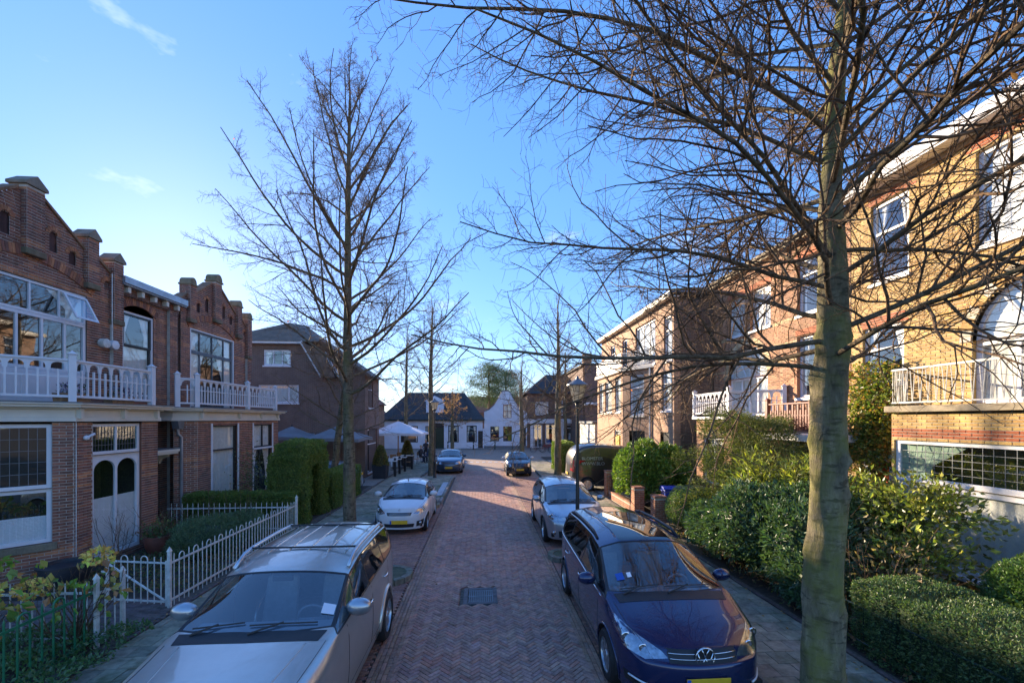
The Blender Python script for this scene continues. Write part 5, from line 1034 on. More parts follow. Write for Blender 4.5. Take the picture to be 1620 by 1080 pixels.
# ------------------------------------------------------------------ bare trees
def clip_near(groups, rmin):
    """drop branches that would pass through the lens"""
    out = []
    for P, Rr, s in groups:
        d = np.linalg.norm(P - np.array((0, 0, 3.5)), axis=2).min(1); k = d > rmin; out.append((P[k], Rr[k], s))
    return out
def tree(name, label, base, height, trunk_pts, trunk_r, first, nlimb, limb_len, limb_ang, trop1, n2, n3, n4, group=None, bark='bark', seed=1, len2=.42, len3=.36, droop=-.0, leafn=0, leafcols=None, azbias=None, sidew=8, rmin=.0, twig_r=.0022, wob=(.10, .13, .16), flare=1.25, lenprof=None, lr=.0085, ang2=(35, 62), knots=8):
    global rng
    keep = rng; rng = np.random.default_rng(seed)
    t = thing(name, label, 'tree', (*base, .08), group=group)
    tp = np.array(trunk_pts, float); k = len(tp); rad = np.array(trunk_r, float)
    m = 90; s = np.linspace(0, k - 1, m); i = np.minimum(s.astype(int), k - 2); f = (s - i)[:, None]; TP = tp[i] * (1 - f) + tp[i + 1] * f; TR = rad[i] * (1 - f[:, 0]) + rad[i + 1] * f[:, 0]
    a = np.linspace(0, 2 * np.pi, 25)[:-1]; ca, sa = np.cos(a), np.sin(a); VV = []
    kn = [(rng.random() * 6.283, TP[0, 2] + .4 + rng.random() * (min(TP[-1, 2], 6.0) - TP[0, 2] - .4), .08 + .16 * rng.random(), .05 + .06 * rng.random()) for _ in range(knots)]
    for j in range(m):
        bmp = sum(am * np.exp(-(((a - ka + np.pi) % (2 * np.pi) - np.pi) * TR[j] / kw) ** 2 - ((TP[j, 2] - kz) / kw) ** 2) for ka, kz, am, kw in kn) if knots else 0
        rr = TR[j] * (1 + bmp) * (1 + .05 * np.sin(3 * a + .35 * j) + .035 * np.sin(5 * a - .6 * j + 1) + .02 * np.sin(9 * a + j)) * (1 + (flare - 1) * max(0, 1 - (TP[j, 2] - TP[0, 2]) / .5) ** 2)
        VV.append(np.c_[TP[j, 0] + rr * ca, TP[j, 1] + rr * sa, np.full(24, TP[j, 2])])
    V = np.concatenate(VV); idx = np.arange(m * 24).reshape(m, 24); jn = np.roll(idx, -1, 1); F = np.stack([idx[:-1], jn[:-1], jn[1:], idx[1:]], -1).reshape(-1, 4)
    trunk = mesh_np('trunk', V, F, bark, t, smooth=True)
    # limbs
    h = TP[0, 2] + first + (TP[-1, 2] - .25 - TP[0, 2] - first) * (np.arange(nlimb) + .6 * rng.random(nlimb)) / nlimb
    S = np.stack([np.interp(h, TP[:, 2], TP[:, q]) for q in range(3)], 1); tr = np.interp(h, TP[:, 2], TR); u = (h - h[0]) / max(.01, h[-1] - h[0])
    az = np.arange(nlimb) * 2.399 + rng.normal(size=nlimb) * .35
    if azbias: az = np.array([azbias(x, q) for x, q in zip(az, u)])
    el = R(1) * (limb_ang[0] + (limb_ang[1] - limb_ang[0]) * u + rng.normal(size=nlimb) * 6)
    D = np.c_[np.cos(az) * np.cos(el), np.sin(az) * np.cos(el), np.sin(el)]
    Ln = (np.interp(u, *zip(*lenprof)) if lenprof else (limb_len[0] + (limb_len[1] - limb_len[0]) * u)) * (.82 + .24 * rng.random(nlimb))
    r1 = np.minimum(tr * .55, .009 + Ln * lr)
    S -= D * tr[:, None] * .3
    P1, Q1 = grow(S, D, Ln, r1, 12, wob[0] * .75, trop1, .22)
    top = np.array([TP[-1]]); 
    P1b, Q1b = grow(top, np.array([[.05, 0, 1.]]), np.array([limb_len[1] * .9]), TR[-1:] * .95, 12, .05, .03, .15); P1 = np.concatenate([P1, P1b]); Q1 = np.concatenate([Q1, Q1b]); Ln = np.r_[Ln, limb_len[1] * .9]
    S2, D2, t2, rr2 = spawn(P1, Q1, n2, .14, .97, ang2, 0, 0, .3); L2 = np.repeat(Ln, n2) * len2 * (1.12 - .85 * t2) * (.55 + .75 * rng.random(len(t2))); D2[:, 2] += droop
    kp = rng.random(len(S2)) < np.clip(.25 + .85 * np.repeat(Ln, n2) / Ln.max(), 0, 1); S2, D2, t2, rr2, L2 = S2[kp], D2[kp], t2[kp], rr2[kp], L2[kp]
    P2, Q2 = grow(S2, D2, L2, np.minimum(rr2 * .62, .0035 + L2 * .0075), 8, wob[1], .035, .3)
    S3, D3, t3, rr3 = spawn(P2, Q2, n3, .12, .98, (30, 65), 0, 0, .2); L3 = np.repeat(L2, n3) * len3 * (1.15 - .8 * t3) * (.5 + .9 * rng.random(len(t3))) + .05
    P3, Q3 = grow(S3, D3, L3, np.clip(rr3 * .6, twig_r * .9, .02), 5, wob[2], .03, .45)
    g = [(P1, Q1, sidew), (P2, Q2, 5 if sidew > 6 else 4), (P3, Q3, 3)]
    if n4:
        S4, D4, t4, rr4 = spawn(P3, Q3, n4, .2, 1.0, (30, 70), 0, 0, 0.); L4_ = np.repeat(L3, n4) * .45 * (.4 + .9 * rng.random(len(t4))) + .03
        P4, Q4 = grow(S4, D4, L4_, np.full(len(S4), twig_r), 3, wob[2], .04, .6); g.append((P4, Q4, 3))
    if rmin: g = clip_near(g, rmin)
    V, F = polys_tubes(g[:1]); mesh_np('limbs', V, F, 'bark_dark', t, smooth=True)
    V, F = polys_tubes(g[1:]); o = mesh_np('crown', V, F, 'twig', t, smooth=True, stuff=True)
    if leafn:
        src = g[-1][0].reshape(-1, 3); q = src[rng.integers(0, len(src), leafn)]; DD = rng.normal(size=(leafn, 3)); DD[:, 2] -= 1.2
        V, F, T = leaves_mesh(q, DD, .085, tints(leafn, leafcols or [(.40, .12, .03), (.34, .16, .04), (.28, .09, .03)]), .12); mesh_np('last_leaves', V, F, 'dry_leaf', t, T, stuff=True)
    rng = keep
    return t
T1 = tree('bare_tree', 'big bare tree with thick mossy trunk in the right foreground', (3.95, 4.75), 12,
     [(3.94, 4.75, .07), (3.90, 4.75, .7), (3.93, 4.76, 1.6), (3.99, 4.77, 2.6), (4.0, 4.78, 3.5), (4.06, 4.80, 4.3), (4.10, 4.82, 5.2), (4.08, 4.84, 6.2), (4.18, 4.88, 7.4), (4.40, 4.95, 9.0), (4.52, 5.0, 10.6)], [.225, .212, .195, .182, .176, .172, .142, .105, .095, .065, .04], 3.85, 56, (5.2, 3.0), (5, 52), [.03, .01, -.01, -.025, -.025, -.02, -.01, .0, .02, .03, .04], 28, 10, 2, bark='bark_big', seed=8, len2=.40, len3=.38, leafn=46, sidew=8, rmin=1.35, twig_r=.0020, wob=(.13, .16, .22), lenprof=[(0, 5.2), (.5, 5.4), (1, 3.8)], lr=.0044, ang2=(34, 64), knots=26)
T2 = tree('bare_tree', 'tall slender bare street tree behind the beige four wheel drive', T2P, 15,
     [(-3.95, 13.4, .08), (-3.97, 13.42, 2), (-4.0, 13.4, 4.2), (-4.02, 13.42, 7), (-4.0, 13.4, 10), (-3.95, 13.4, 13.0)], [.19, .165, .145, .11, .075, .035], 4.1, 48, (5.2, 2.0), (16, 62), [.05, .06, .05, .03, .02, .02, .03], 15, 10, 2, seed=5, len2=.36, len3=.40, twig_r=.0034, leafn=10, bark='bark', sidew=6, lenprof=[(0, 5.6), (.3, 5.0), (.7, 3.6), (1, 2.0)])
tree('bare_tree', 'leaning bare tree with sunlit trunk behind the tall hedge', (-6.75, 20.2), 9, [(-6.75, 20.2, .08), (-6.5, 20.2, 2.5), (-6.3, 20.2, 4.2), (-6.0, 20.3, 6.5)], [.16, .14, .12, .05], 2.6, 18, (3.6, 2.2), (18, 60), .03, 8, 6, 2, seed=21, twig_r=.0034, sidew=5, bark='bark')
tree('bare_tree', 'bare tree standing close beside the left street lamp', T3P, 10, [(-3.05, 26.8, .08), (-3.05, 26.8, 3), (-3.1, 26.8, 6), (-3.0, 26.8, 9.5)], [.19, .16, .12, .05], 4.2, 24, (3.6, 1.8), (20, 62), .03, 9, 7, 1, seed=31, twig_r=.0036, sidew=5)
tree('bare_tree', 'bare tree with yellowish trunk in front of the black van', (4.5, 25.6), 10, [(4.5, 25.6, .08), (4.5, 25.6, 3), (4.55, 25.6, 6), (4.5, 25.6, 9.6)], [.21, .18, .13, .05], 3.6, 26, (4.6, 2.0), (14, 60), .03, 9, 7, 1, seed=41, twig_r=.0036, sidew=5)
tree('bare_tree', 'thin bare tree on the far pavement before the white gabled house', (3.7, 40.0), 8, [(3.7, 40, 0), (3.7, 40, 3), (3.6, 40, 5), (3.65, 40, 8)], [.22, .19, .15, .05], 2.6, 22, (3.8, 2.0), (20, 60), .03, 9, 6, 1, seed=51, twig_r=.009, sidew=5)
tree('pollarded_tree', 'clipped tree holding dry brown leaves before the white cottage', (-3.2, 48.0), 6, [(-3.2, 48, 0), (-3.2, 48, 2.5), (-3.2, 48, 4), (-3.2, 48, 5.4)], [.2, .17, .15, .07], 2.6, 20, (2.4, 1.6), (15, 60), .03, 8, 5, 1, seed=61, twig_r=.01, sidew=5, leafn=2600, leafcols=[(.30, .17, .10), (.24, .13, .08), (.34, .21, .13)])
tree('bare_tree', 'tall bare tree on the left of the square behind the terrace', (-7.5, 44.0), 13, [(-7.5, 44, 0), (-7.5, 44, 5), (-7.4, 44, 12)], [.22, .17, .05], 3.5, 24, (4.2, 2.0), (25, 65), .03, 8, 6, 1, seed=71, twig_r=.010, sidew=5)
tree('bare_tree', 'bare tree rising beside the tall brick house beyond the square', (9.2, 47.5), 11, [(9.2, 47.5, 0), (9.2, 47.5, 5), (9.2, 47.5, 10.5)], [.2, .16, .05], 3.5, 22, (4.0, 2.0), (25, 65), .03, 8, 6, 1, seed=81, twig_r=.010, sidew=5)
def pine(name, label, x, y, h, seed):
    global rng
    keep = rng; rng = np.random.default_rng(seed); t = thing(name, label, 'tree', (x, y, 0), group='pines behind the houses')
    m = MB(); m.tube([(x, y, 0), (x + .1, y, h * .5), (x, y, h * .97)], [.3, .2, .05], 8, raw=True); m.build('trunk', 'bark_dark', t, smooth=True)
    PP = []
    for k in range(26):
        z = h * (.45 + .53 * k / 26); L = (4.2 - 2.6 * (k / 26) ** 1.5) * (.5 + .7 * rng.random()); az = k * 2.4 + rng.random()
        for q in range(3):
            c = np.array((x + math.cos(az) * L * (.4 + .3 * q), y + math.sin(az) * L * (.4 + .3 * q), z + .15 * q)); n = 210
            PP.append(c + rng.normal(size=(n, 3)) * np.array((.62, .62, .26)))
    P = np.concatenate(PP); foliage(t, P, np.tile((0, 0, 1.), (len(P), 1)), .26, [(.035, .06, .03), (.05, .075, .035), (.07, .085, .04)], 'crown', 'needle', .9, .3, .16)
    V, F = polys_tubes([grow(np.c_[np.full(30, x), np.full(30, y), h * (.5 + .45 * rng.random(30))], np.c_[rng.normal(size=(30, 2)), .2 + .2 * rng.random(30)], 1.5 + 1.8 * rng.random(30), np.full(30, .05), 5, .12, .02) + (5,)]); mesh_np('limbs', V, F, 'bark_dark', t)
    rng = keep
pine('pine_tree', 'dark pine with layered crown between the two white houses, left one', 1.0, 64, 11.6, 3); pine('pine_tree', 'dark pine behind the white gabled house, right one', 3.6, 66, 11.0, 4)

# ------------------------------------------------------------------ hedges and shrubs
GH = [(.09, .13, .028), (.075, .115, .025), (.11, .145, .032), (.065, .10, .024)]; LY = [(.22, .25, .035), (.28, .29, .05), (.15, .19, .035)]; DG = [(.036, .066, .028), (.045, .085, .034), (.058, .098, .044), (.03, .054, .024)]; OLV = [(.10, .11, .03), (.13, .125, .035), (.07, .085, .025), (.05, .06, .02)]
def hedge(name, label, boxes, dens, size, cols, mat='leaf', group=None, aspect=.5, **kw):
    b0 = boxes[0]; t = thing(name, label, 'hedge', ((b0[0] + b0[1]) / 2, (b0[2] + b0[3]) / 2, b0[4]), group=group); PP = []; NN = []
    for (x0, x1, y0, y1, z0, z1) in boxes:
        ar = 2 * (x1 - x0 + y1 - y0) * (z1 - z0) + (x1 - x0) * (y1 - y0); P, N = hedge_points(x0, x1, y0, y1, z0, z1, int(ar * dens), **kw); PP.append(P); NN.append(N)
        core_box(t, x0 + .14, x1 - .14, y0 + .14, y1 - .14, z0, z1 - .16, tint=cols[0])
    foliage(t, np.concatenate(PP), np.concatenate(NN), size, cols, mat=mat, aspect=aspect); return t
def bush(name, label, blobs, dens, size, cols, mat='leaf', cat='bush', group=None, aspect=.5, core=True, depth=.3, spread=.8, amp=.16, zmin=.1, cf=.72):
    b0 = blobs[0]; t = thing(name, label, cat, (b0[0], b0[1], .07), group=group); PP = []; NN = []
    for i, (x, y, z, rx, ry, rz_) in enumerate(blobs):
        n = int(dens * 4 * math.pi * ((rx * ry + ry * rz_ + rx * rz_) / 3)); P, N = blob_points((x, y, z), (rx, ry, rz_), n, amp, depth, zmin, seed=i * 1.3 + x); PP.append(P); NN.append(N)
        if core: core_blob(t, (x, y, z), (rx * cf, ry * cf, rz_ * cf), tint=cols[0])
    foliage(t, np.concatenate(PP), np.concatenate(NN), size, cols, mat=mat, aspect=aspect, spread=spread); return t
# left: tall clipped hedge with the archway, the long hedge after it, and the low one before the second house
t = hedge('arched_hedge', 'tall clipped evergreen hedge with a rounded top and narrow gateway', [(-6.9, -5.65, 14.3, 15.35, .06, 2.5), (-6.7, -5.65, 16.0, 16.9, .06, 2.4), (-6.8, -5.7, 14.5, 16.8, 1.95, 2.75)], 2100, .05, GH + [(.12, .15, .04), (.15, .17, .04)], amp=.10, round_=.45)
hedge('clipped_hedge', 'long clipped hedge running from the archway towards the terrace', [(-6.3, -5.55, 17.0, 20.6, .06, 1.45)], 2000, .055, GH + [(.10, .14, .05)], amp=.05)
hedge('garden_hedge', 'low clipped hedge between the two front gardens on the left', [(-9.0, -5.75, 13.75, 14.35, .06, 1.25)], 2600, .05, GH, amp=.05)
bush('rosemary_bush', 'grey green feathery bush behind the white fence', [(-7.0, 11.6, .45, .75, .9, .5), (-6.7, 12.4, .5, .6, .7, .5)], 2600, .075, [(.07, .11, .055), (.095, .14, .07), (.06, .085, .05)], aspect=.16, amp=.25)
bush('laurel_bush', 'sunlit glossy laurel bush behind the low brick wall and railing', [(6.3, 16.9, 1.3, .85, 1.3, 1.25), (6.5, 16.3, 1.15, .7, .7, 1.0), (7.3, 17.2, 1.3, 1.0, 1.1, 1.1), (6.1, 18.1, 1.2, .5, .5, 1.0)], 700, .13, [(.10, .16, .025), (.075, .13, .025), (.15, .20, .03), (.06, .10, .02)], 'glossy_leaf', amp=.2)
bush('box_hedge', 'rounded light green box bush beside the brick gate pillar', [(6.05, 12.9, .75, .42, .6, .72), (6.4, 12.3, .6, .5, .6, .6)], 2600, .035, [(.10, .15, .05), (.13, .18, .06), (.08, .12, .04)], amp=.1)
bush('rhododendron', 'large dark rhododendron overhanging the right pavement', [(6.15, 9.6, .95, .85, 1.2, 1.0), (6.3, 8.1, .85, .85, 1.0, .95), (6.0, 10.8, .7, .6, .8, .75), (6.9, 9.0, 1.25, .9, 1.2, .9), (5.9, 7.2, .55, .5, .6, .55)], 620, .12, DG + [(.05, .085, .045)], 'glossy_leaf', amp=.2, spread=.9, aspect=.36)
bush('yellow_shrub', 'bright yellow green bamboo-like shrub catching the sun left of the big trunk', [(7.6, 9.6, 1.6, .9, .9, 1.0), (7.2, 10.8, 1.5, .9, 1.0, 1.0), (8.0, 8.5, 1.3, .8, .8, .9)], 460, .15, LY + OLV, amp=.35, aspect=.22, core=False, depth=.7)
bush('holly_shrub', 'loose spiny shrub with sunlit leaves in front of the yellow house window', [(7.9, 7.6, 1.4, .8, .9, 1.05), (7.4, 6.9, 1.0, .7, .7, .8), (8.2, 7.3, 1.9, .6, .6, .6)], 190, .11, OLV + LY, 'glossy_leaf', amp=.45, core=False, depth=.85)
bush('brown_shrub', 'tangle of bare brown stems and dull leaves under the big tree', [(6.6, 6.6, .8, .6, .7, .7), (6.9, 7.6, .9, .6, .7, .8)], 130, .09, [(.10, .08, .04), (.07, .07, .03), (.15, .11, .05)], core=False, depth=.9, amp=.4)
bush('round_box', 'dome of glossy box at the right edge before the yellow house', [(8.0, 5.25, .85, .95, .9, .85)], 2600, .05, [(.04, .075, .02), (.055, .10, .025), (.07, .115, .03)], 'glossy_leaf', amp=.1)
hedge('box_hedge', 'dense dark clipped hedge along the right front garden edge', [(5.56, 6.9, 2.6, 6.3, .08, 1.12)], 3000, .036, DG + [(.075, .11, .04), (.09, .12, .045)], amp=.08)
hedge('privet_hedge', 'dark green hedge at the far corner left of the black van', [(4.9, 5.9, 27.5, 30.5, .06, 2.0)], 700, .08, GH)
def tiered(name, label, x, y, tiers, cols):
    t = thing(name, label, 'conifer', (x, y, .07)); PP = []; NN = []
    for k, (z, r, ox, oy) in enumerate(tiers):
        nb = 13
        for b in range(nb):
            a = 6.283 * b / nb + k + random.uniform(-.25, .25); L = r * (.5 + .7 * random.random()); n = int(330 * L); z_ = z + random.uniform(-.28, .22)
            s = rng.random(n) ** .7; w = (.10 + .42 * np.sin(np.pi * np.minimum(1, s * 1.02))) * .6
            px = s * L; side = rng.normal(size=n) * w * .55
            P = np.c_[x + ox + px * math.cos(a) - side * math.sin(a), y + oy + px * math.sin(a) + side * math.cos(a), z_ + random.uniform(.0, .25) * px - .10 * px * px + rng.normal(size=n) * .09]
            PP.append(P); NN.append(np.tile((math.cos(a), math.sin(a), .25), (n, 1)))
    foliage(t, np.concatenate(PP), np.concatenate(NN), .085, cols, 'foliage', 'needle', .6, .25, .26); MB().tube([(x, y, .05), (x, y, 3.2)], [.1, .04], 7, raw=True).build('trunk', 'bark_dark', t, smooth=True)
tiered('spreading_conifer', 'wide layered olive conifer in front of the orange house', 8.1, 12.7, [(3.45, 1.3, 0, 0), (3.15, 1.8, 0, .2), (2.7, 2.1, -.1, 0), (2.2, 1.9, .2, -.4), (1.75, 2.0, -.2, -.6), (1.3, 1.8, -.3, -.5), (.9, 1.4, -.3, -.6)], [(.085, .105, .028), (.11, .12, .03), (.055, .075, .022), (.13, .135, .04), (.04, .06, .02)])
# ivy on the yellow house
ivy = thing('ivy', 'ivy climbing the corner of the yellow house beside its doorway', 'ivy', (10.2, 11.2, 2.0)); n = 5200
P = np.c_[10.34 - .28 * rng.random(n) ** 1.3, 10.75 + .42 * rng.normal(size=n), 3.5 + .95 * rng.normal(size=n)]; P = P[(P[:, 2] > 1.2) & (P[:, 2] < 5.0) & (P[:, 1] > 10.0) & (P[:, 1] < 11.75)]
foliage(ivy, P, np.tile((-1, 0, .2), (len(P), 1)), .085, [(.10, .13, .03), (.16, .17, .04), (.07, .10, .025), (.22, .14, .04), (.05, .08, .02)], aspect=.8)
# climbing plant on the second house
P = np.c_[-8.95 + .25 * rng.random(900), 17.3 + .5 * rng.normal(size=900), 1.3 + .6 * rng.normal(size=900)]; cl = thing('climber', 'thin climbing plant on the second house between its windows', 'climber', (-8.9, 17.3, .06)); foliage(cl, P[P[:, 2] > .1], np.tile((1, 0, .2), ((P[:, 2] > .1).sum(), 1)), .07, [(.07, .10, .04), (.10, .12, .06), (.16, .17, .10)])
def stems(parent, base, n, h, spread, r, cols, name='stem', mat='stem', k=6, up=.03):
    S = np.tile(np.array(base, float), (n, 1)); S[:, :2] += rng.normal(size=(n, 2)) * spread * .3; D = np.c_[rng.normal(size=(n, 2)) * spread, np.ones(n)]
    P, Q = grow(S, D, h * (.6 + .6 * rng.random(n)), np.full(n, r), k, .11, up, .4); S2, D2, t2, r2 = spawn(P, Q, 4, .4, .98, (25, 55), 0, 0); P2, Q2 = grow(S2, D2, np.full(len(S2), h * .3) * (.4 + rng.random(len(S2))), r2 * .6, 4, .12, .02, .4)
    V, F = polys_tubes([(P, Q, 5), (P2, Q2, 3)]); o = mesh_np(name, V, F, mat, parent, smooth=True, stuff=True); return P, P2
# hydrangeas with dried heads behind the front fences
def hydrangea(label, x, y, n, h, heads):
    t = thing('hydrangea', label, 'shrub', (x, y, .07)); P, P2 = stems(t, (x, y, .07), n, h, .28, .010, None)
    tips = np.concatenate([P[:, -1], P2[:, -1]]); q = np.repeat(tips[rng.integers(0, len(tips), 26)], 4, 0) + rng.normal(size=(104, 3)) * .05
    foliage(t, q, np.tile((0, 0, -.3), (len(q), 1)), .13, [(.10, .17, .03), (.16, .22, .04), (.25, .2, .05), (.30, .13, .05)], 'leaves', aspect=.62)
    for hx, hy, hz in heads:
        m = 150; d = rng.normal(size=(m, 3)); d /= np.linalg.norm(d, axis=1)[:, None]; Pp = np.array((hx, hy, hz)) + d * np.array((.17, .17, .10))
        foliage(t, Pp, d, .07, [(.45, .30, .10), (.52, .38, .14), (.36, .20, .08), (.42, .42, .10)], 'flower_head', 'dry_leaf', aspect=.8)
    return t
hydrangea('tangled hydrangea with a large tan dried head beside the open gate', -6.1, 7.0, 26, 1.15, [(-6.05, 7.35, 1.33), (-6.6, 6.9, 1.0)])
hydrangea('hydrangea with fading flower heads at the left picture edge', -6.9, 6.5, 24, 1.2, [(-7.25, 6.75, 1.45), (-6.7, 6.3, 1.15)])
t = thing('bare_rose', 'thorny bare brown rose stems beside the garden doors', 'shrub', (-8.3, 11.0, .07)); stems(t, (-8.4, 10.7, .07), 14, 1.3, .3, .008, None); stems(t, (-8.3, 11.9, .07), 12, 1.5, .3, .008, None)
t = thing('bare_climber', 'tangled bare brown stems against the low garden hedge', 'shrub', (-7.5, 13.5, .07)); stems(t, (-7.2, 13.5, .07), 16, 1.6, .6, .010, None); stems(t, (-8.1, 13.4, .07), 12, 1.3, .6, .009, None)
t = thing('sprawling_shrub', 'pale bare stems sprawling at the foot of the big tree', 'shrub', (6.0, 6.6, .07)); stems(t, (6.2, 6.4, .07), 26, 1.3, .6, .008, None, up=-.01); stems(t, (6.9, 7.3, .07), 26, 1.6, .5, .008, None)
# ground cover
def cover(label, x0, x1, y0, y1, n, size, cols, h=.22, name='ground_cover'):
    P = np.c_[rng.uniform(x0, x1, n), rng.uniform(y0, y1, n), np.zeros(n)]; P[:, 2] = .08 + h * (.35 + .5 * lump(P, 2.5) + .5 * rng.random(n)).clip(0, 1.2)
    D = rng.normal(size=(n, 3)) * .8 + np.array((0, 0, .6)); V, F, T = leaves_mesh(P, D, size, tints(n, cols)); o = mesh_np(name, V, F, 'leaf', None, T, stuff=True); o['label'] = label; o['category'] = 'plants'
cover('ivy ground cover under the green and white front fences', -7.6, -5.15, 5.6, 7.3, 3600, .07, [(.045, .085, .03), (.06, .11, .04), (.09, .13, .06)], .28)
cover('low green plants along the inside of the white fence', -8.6, -5.68, 8.9, 13.4, 5200, .06, [(.05, .085, .03), (.075, .10, .035), (.10, .085, .04), (.13, .08, .04)], .16)
cover('low plants and dead leaves between the right-hand shrubs', 5.5, 9.2, 3, 13.5, 6500, .08, [(.05, .07, .025), (.08, .09, .03), (.16, .10, .05), (.10, .06, .03)], .2)
cover('heap of red brown leaves by the low garden hedge', -9.0, -7.6, 12.9, 13.7, 1600, .06, [(.16, .055, .035), (.12, .045, .03), (.20, .08, .04)], .22)
# ------------------------------------------------------------------ cars
def lerp_tab(x, tab):
    for (a, va), (b, vb) in zip(tab, tab[1:]):
        if x <= b:
            t = min(1, max(0, (x - a) / (b - a))); t = t * t * (3 - 2 * t); return va + (vb - va) * t
    return tab[-1][1]
def build_car(name, label, cat, p, paintmat, loc, rz, group=None):
    t = thing(name, label, cat, loc, rz, group)
    L, W, Hh = p['L'], p['W'], p['H']; hw = W / 2; gc = p.get('gc', .2); xc, zc, xr, xe, xt, zt = p['xc'], p['zc'], p['xr'], p['xe'], p['xt'], p['zt']; zr = Hh
    hf = p['hf']; yr = p['yr'] * hw; b0, b1 = p['belt']; xh = p.get('xh', .10); sweep = p.get('sweep', .30); van = p.get('van', False)
    pf = p.get('pf', .80); plan = lambda x: hw * lerp_tab(x, [(0, pf), (.32, .945), (.95, 1.0), (L - .9, 1.0), (L - .25, .955), (L, p.get('pr', .86))])
    belt = lambda x: b0 + (b1 - b0) * max(0, min(1, (x - xc) / (xt - xc)))
    roof = lambda x: lerp_tab(x, [(xr, p['zrf']), (xr + (xe - xr) * .4, zr), (xe, p['zre'])])
    hood = lambda x: lerp_tab(x, [(xh, hf), (xh + .35, hf + (zc - hf) * .5), (xc, zc)])
    bow = lambda y: sweep * (abs(y) / hw) ** 2.6
    zl = [gc, gc + .22, gc + .47]
    cols = []
    def lower(x, sh, fx=None):
        pl = plan(x); return [(x, pl * .95, zl[0]), (x, pl * .985, zl[1]), (x, pl, zl[2]), (x, pl * .985, sh)]
    pl0 = plan(0); s3 = hf - .14
    lev = [(.05, zl[0]), (.0, zl[1]), (.015, zl[2]), (.06, s3)]
    c0 = [(a + bow(pl0 * k), pl0 * k, z) for (a, z), k in zip(lev, (.95, .985, 1.0, .985))] + [(xh + bow(pl0 * .86), pl0 * .88, hf - .03), (xh + bow(pl0 * .6), pl0 * .62, hf), (xh + bow(pl0 * .3), pl0 * .32, hf + .012), (xh, 0, hf + .016)]
    cols.append(c0)
    for x in (xh + .34, xh + .34 + (xc - xh - .34) * .55):
        pl = plan(x); h = hood(x); cols.append(lower(x, h - .12) + [(x, pl * .90, h - .025), (x, pl * .66, h + .004), (x, pl * .33, h + .022), (x, 0, h + .028)])
    cw = p.get('cw', .86)
    cols.append(lower(xc, belt(xc) - .09) + [(xc, hw * .955, belt(xc)), (xc + .13, hw * cw, zc + .035), (xc + .02, hw * .45, zc + .03), (xc - .03, 0, zc + .03)])
    def cab(x, x5=None, x6=None, x7=None): 
        r = roof(x7 if x7 is not None else x); x5 = x if x5 is None else x5; x6 = x if x6 is None else x6; x7 = x if x7 is None else x7
        return lower(x, belt(x) - .09) + [(x, hw * .955, belt(x)), (x5, yr, r - p.get('drop', .115)), (x6, yr * .62, r - .022), (x7, 0, r)]
    xB, xC = p['xB'], p['xC']
    cols += [cab(xr, xr + .12, xr + .03, xr), cab(xB), cab(xC), cab(xe + .02, xe - .03, xe, xe + .01)]
    lb = lower(L - .12, zt - .10); c8 = [(L - (a + bow(plan(L) * k) * .55), plan(L) * k, z) for (a, z), k in zip(((.04, zl[0]), (.0, zl[1]), (.01, zl[2]), (.05, zt - .1)), (.95, .985, 1.0, .985))]
    c8 += [(min(xt, L - .06) - .05, plan(L) * .95, zt - .02), (xt - .01, hw * p.get('rw', .80), zt), (xt + .015, hw * .42, zt), (xt + .02, 0, zt)]; cols.append(c8)
    nC = len(cols); V = []; idx = {}
    def vid(pt):
        V.append((L / 2 - pt[0], pt[1], pt[2])); return len(V) - 1
    G = [[[vid((x, s * y, z)) for (x, y, z) in c] for c in cols] for s in (1, -1)]
    F = []; M = []; CR = []
    for s in (0, 1):
        for c in range(nC - 1):
            for j in range(7):
                q = [G[s][c][j], G[s][c + 1][j], G[s][c + 1][j + 1], G[s][c][j + 1]]
                if s == 0: q = q[::-1]
                mi = 0
                if j == 4 and c in (3, 4, 5, 6): mi = (2 if s == 0 else 6) + (c - 3)
                if c == 3 and j >= 5: mi = 1
                if c == 7 and j >= 5: mi = 10
                if p.get('sunroof') and c in (4, 5) and j == 6: mi = 11
                if van and (c == 5 or c == 6) and j == 4: mi = 0
                if van and mi == 10: mi = 0
                F.append(q); M.append(mi)
    # front and rear faces
    ys = (.88, .62, .32, 0)
    for end in (0, 1):
        col = 0 if end == 0 else nC - 1; cc = cols[col]; pl = plan(0 if end == 0 else L)
        lv = lev if end == 0 else ((.04, zl[0]), (.0, zl[1]), (.01, zl[2]), (.05, zt - .1))
        N = [[[vid(((a + bow(pl * k) * (1 if end == 0 else .55)) if end == 0 else L - (a + bow(pl * k) * .55), s * pl * k, z)) for k in ys] for (a, z) in lv] for s in (1, -1)]
        for s in (0, 1):
            for k in range(3):
                for i in range(4):
                    a = G[s][col][k] if i == 0 else N[s][k][i - 1]; b = G[s][col][k + 1] if i == 0 else N[s][k + 1][i - 1]; q = [a, N[s][k][i], N[s][k + 1][i], b]
                    F.append(q if (s == 0) != (end == 1) else q[::-1]); M.append(0)
            q = [G[s][col][3], N[s][3][0], G[s][col][4]]; F.append(q if (s == 0) != (end == 1) else q[::-1]); M.append(0)
            for i in range(3):
                q = [N[s][3][i], N[s][3][i + 1], G[s][col][5 + i], G[s][col][4 + i]]; F.append(q if (s == 0) != (end == 1) else q[::-1]); M.append(0)
    bm = bmesh.new(); vs_ = [bm.verts.new(v) for v in V]
    for q, mi in zip(F, M):
        try: f = bm.faces.new([vs_[i] for i in q]); f.material_index = mi; f.smooth = True
        except ValueError: pass
    bmesh.ops.remove_doubles(bm, verts=bm.verts, dist=.0005); bmesh.ops.recalc_face_normals(bm, faces=bm.faces)
    cl = bm.edges.layers.float.new('crease_edge')
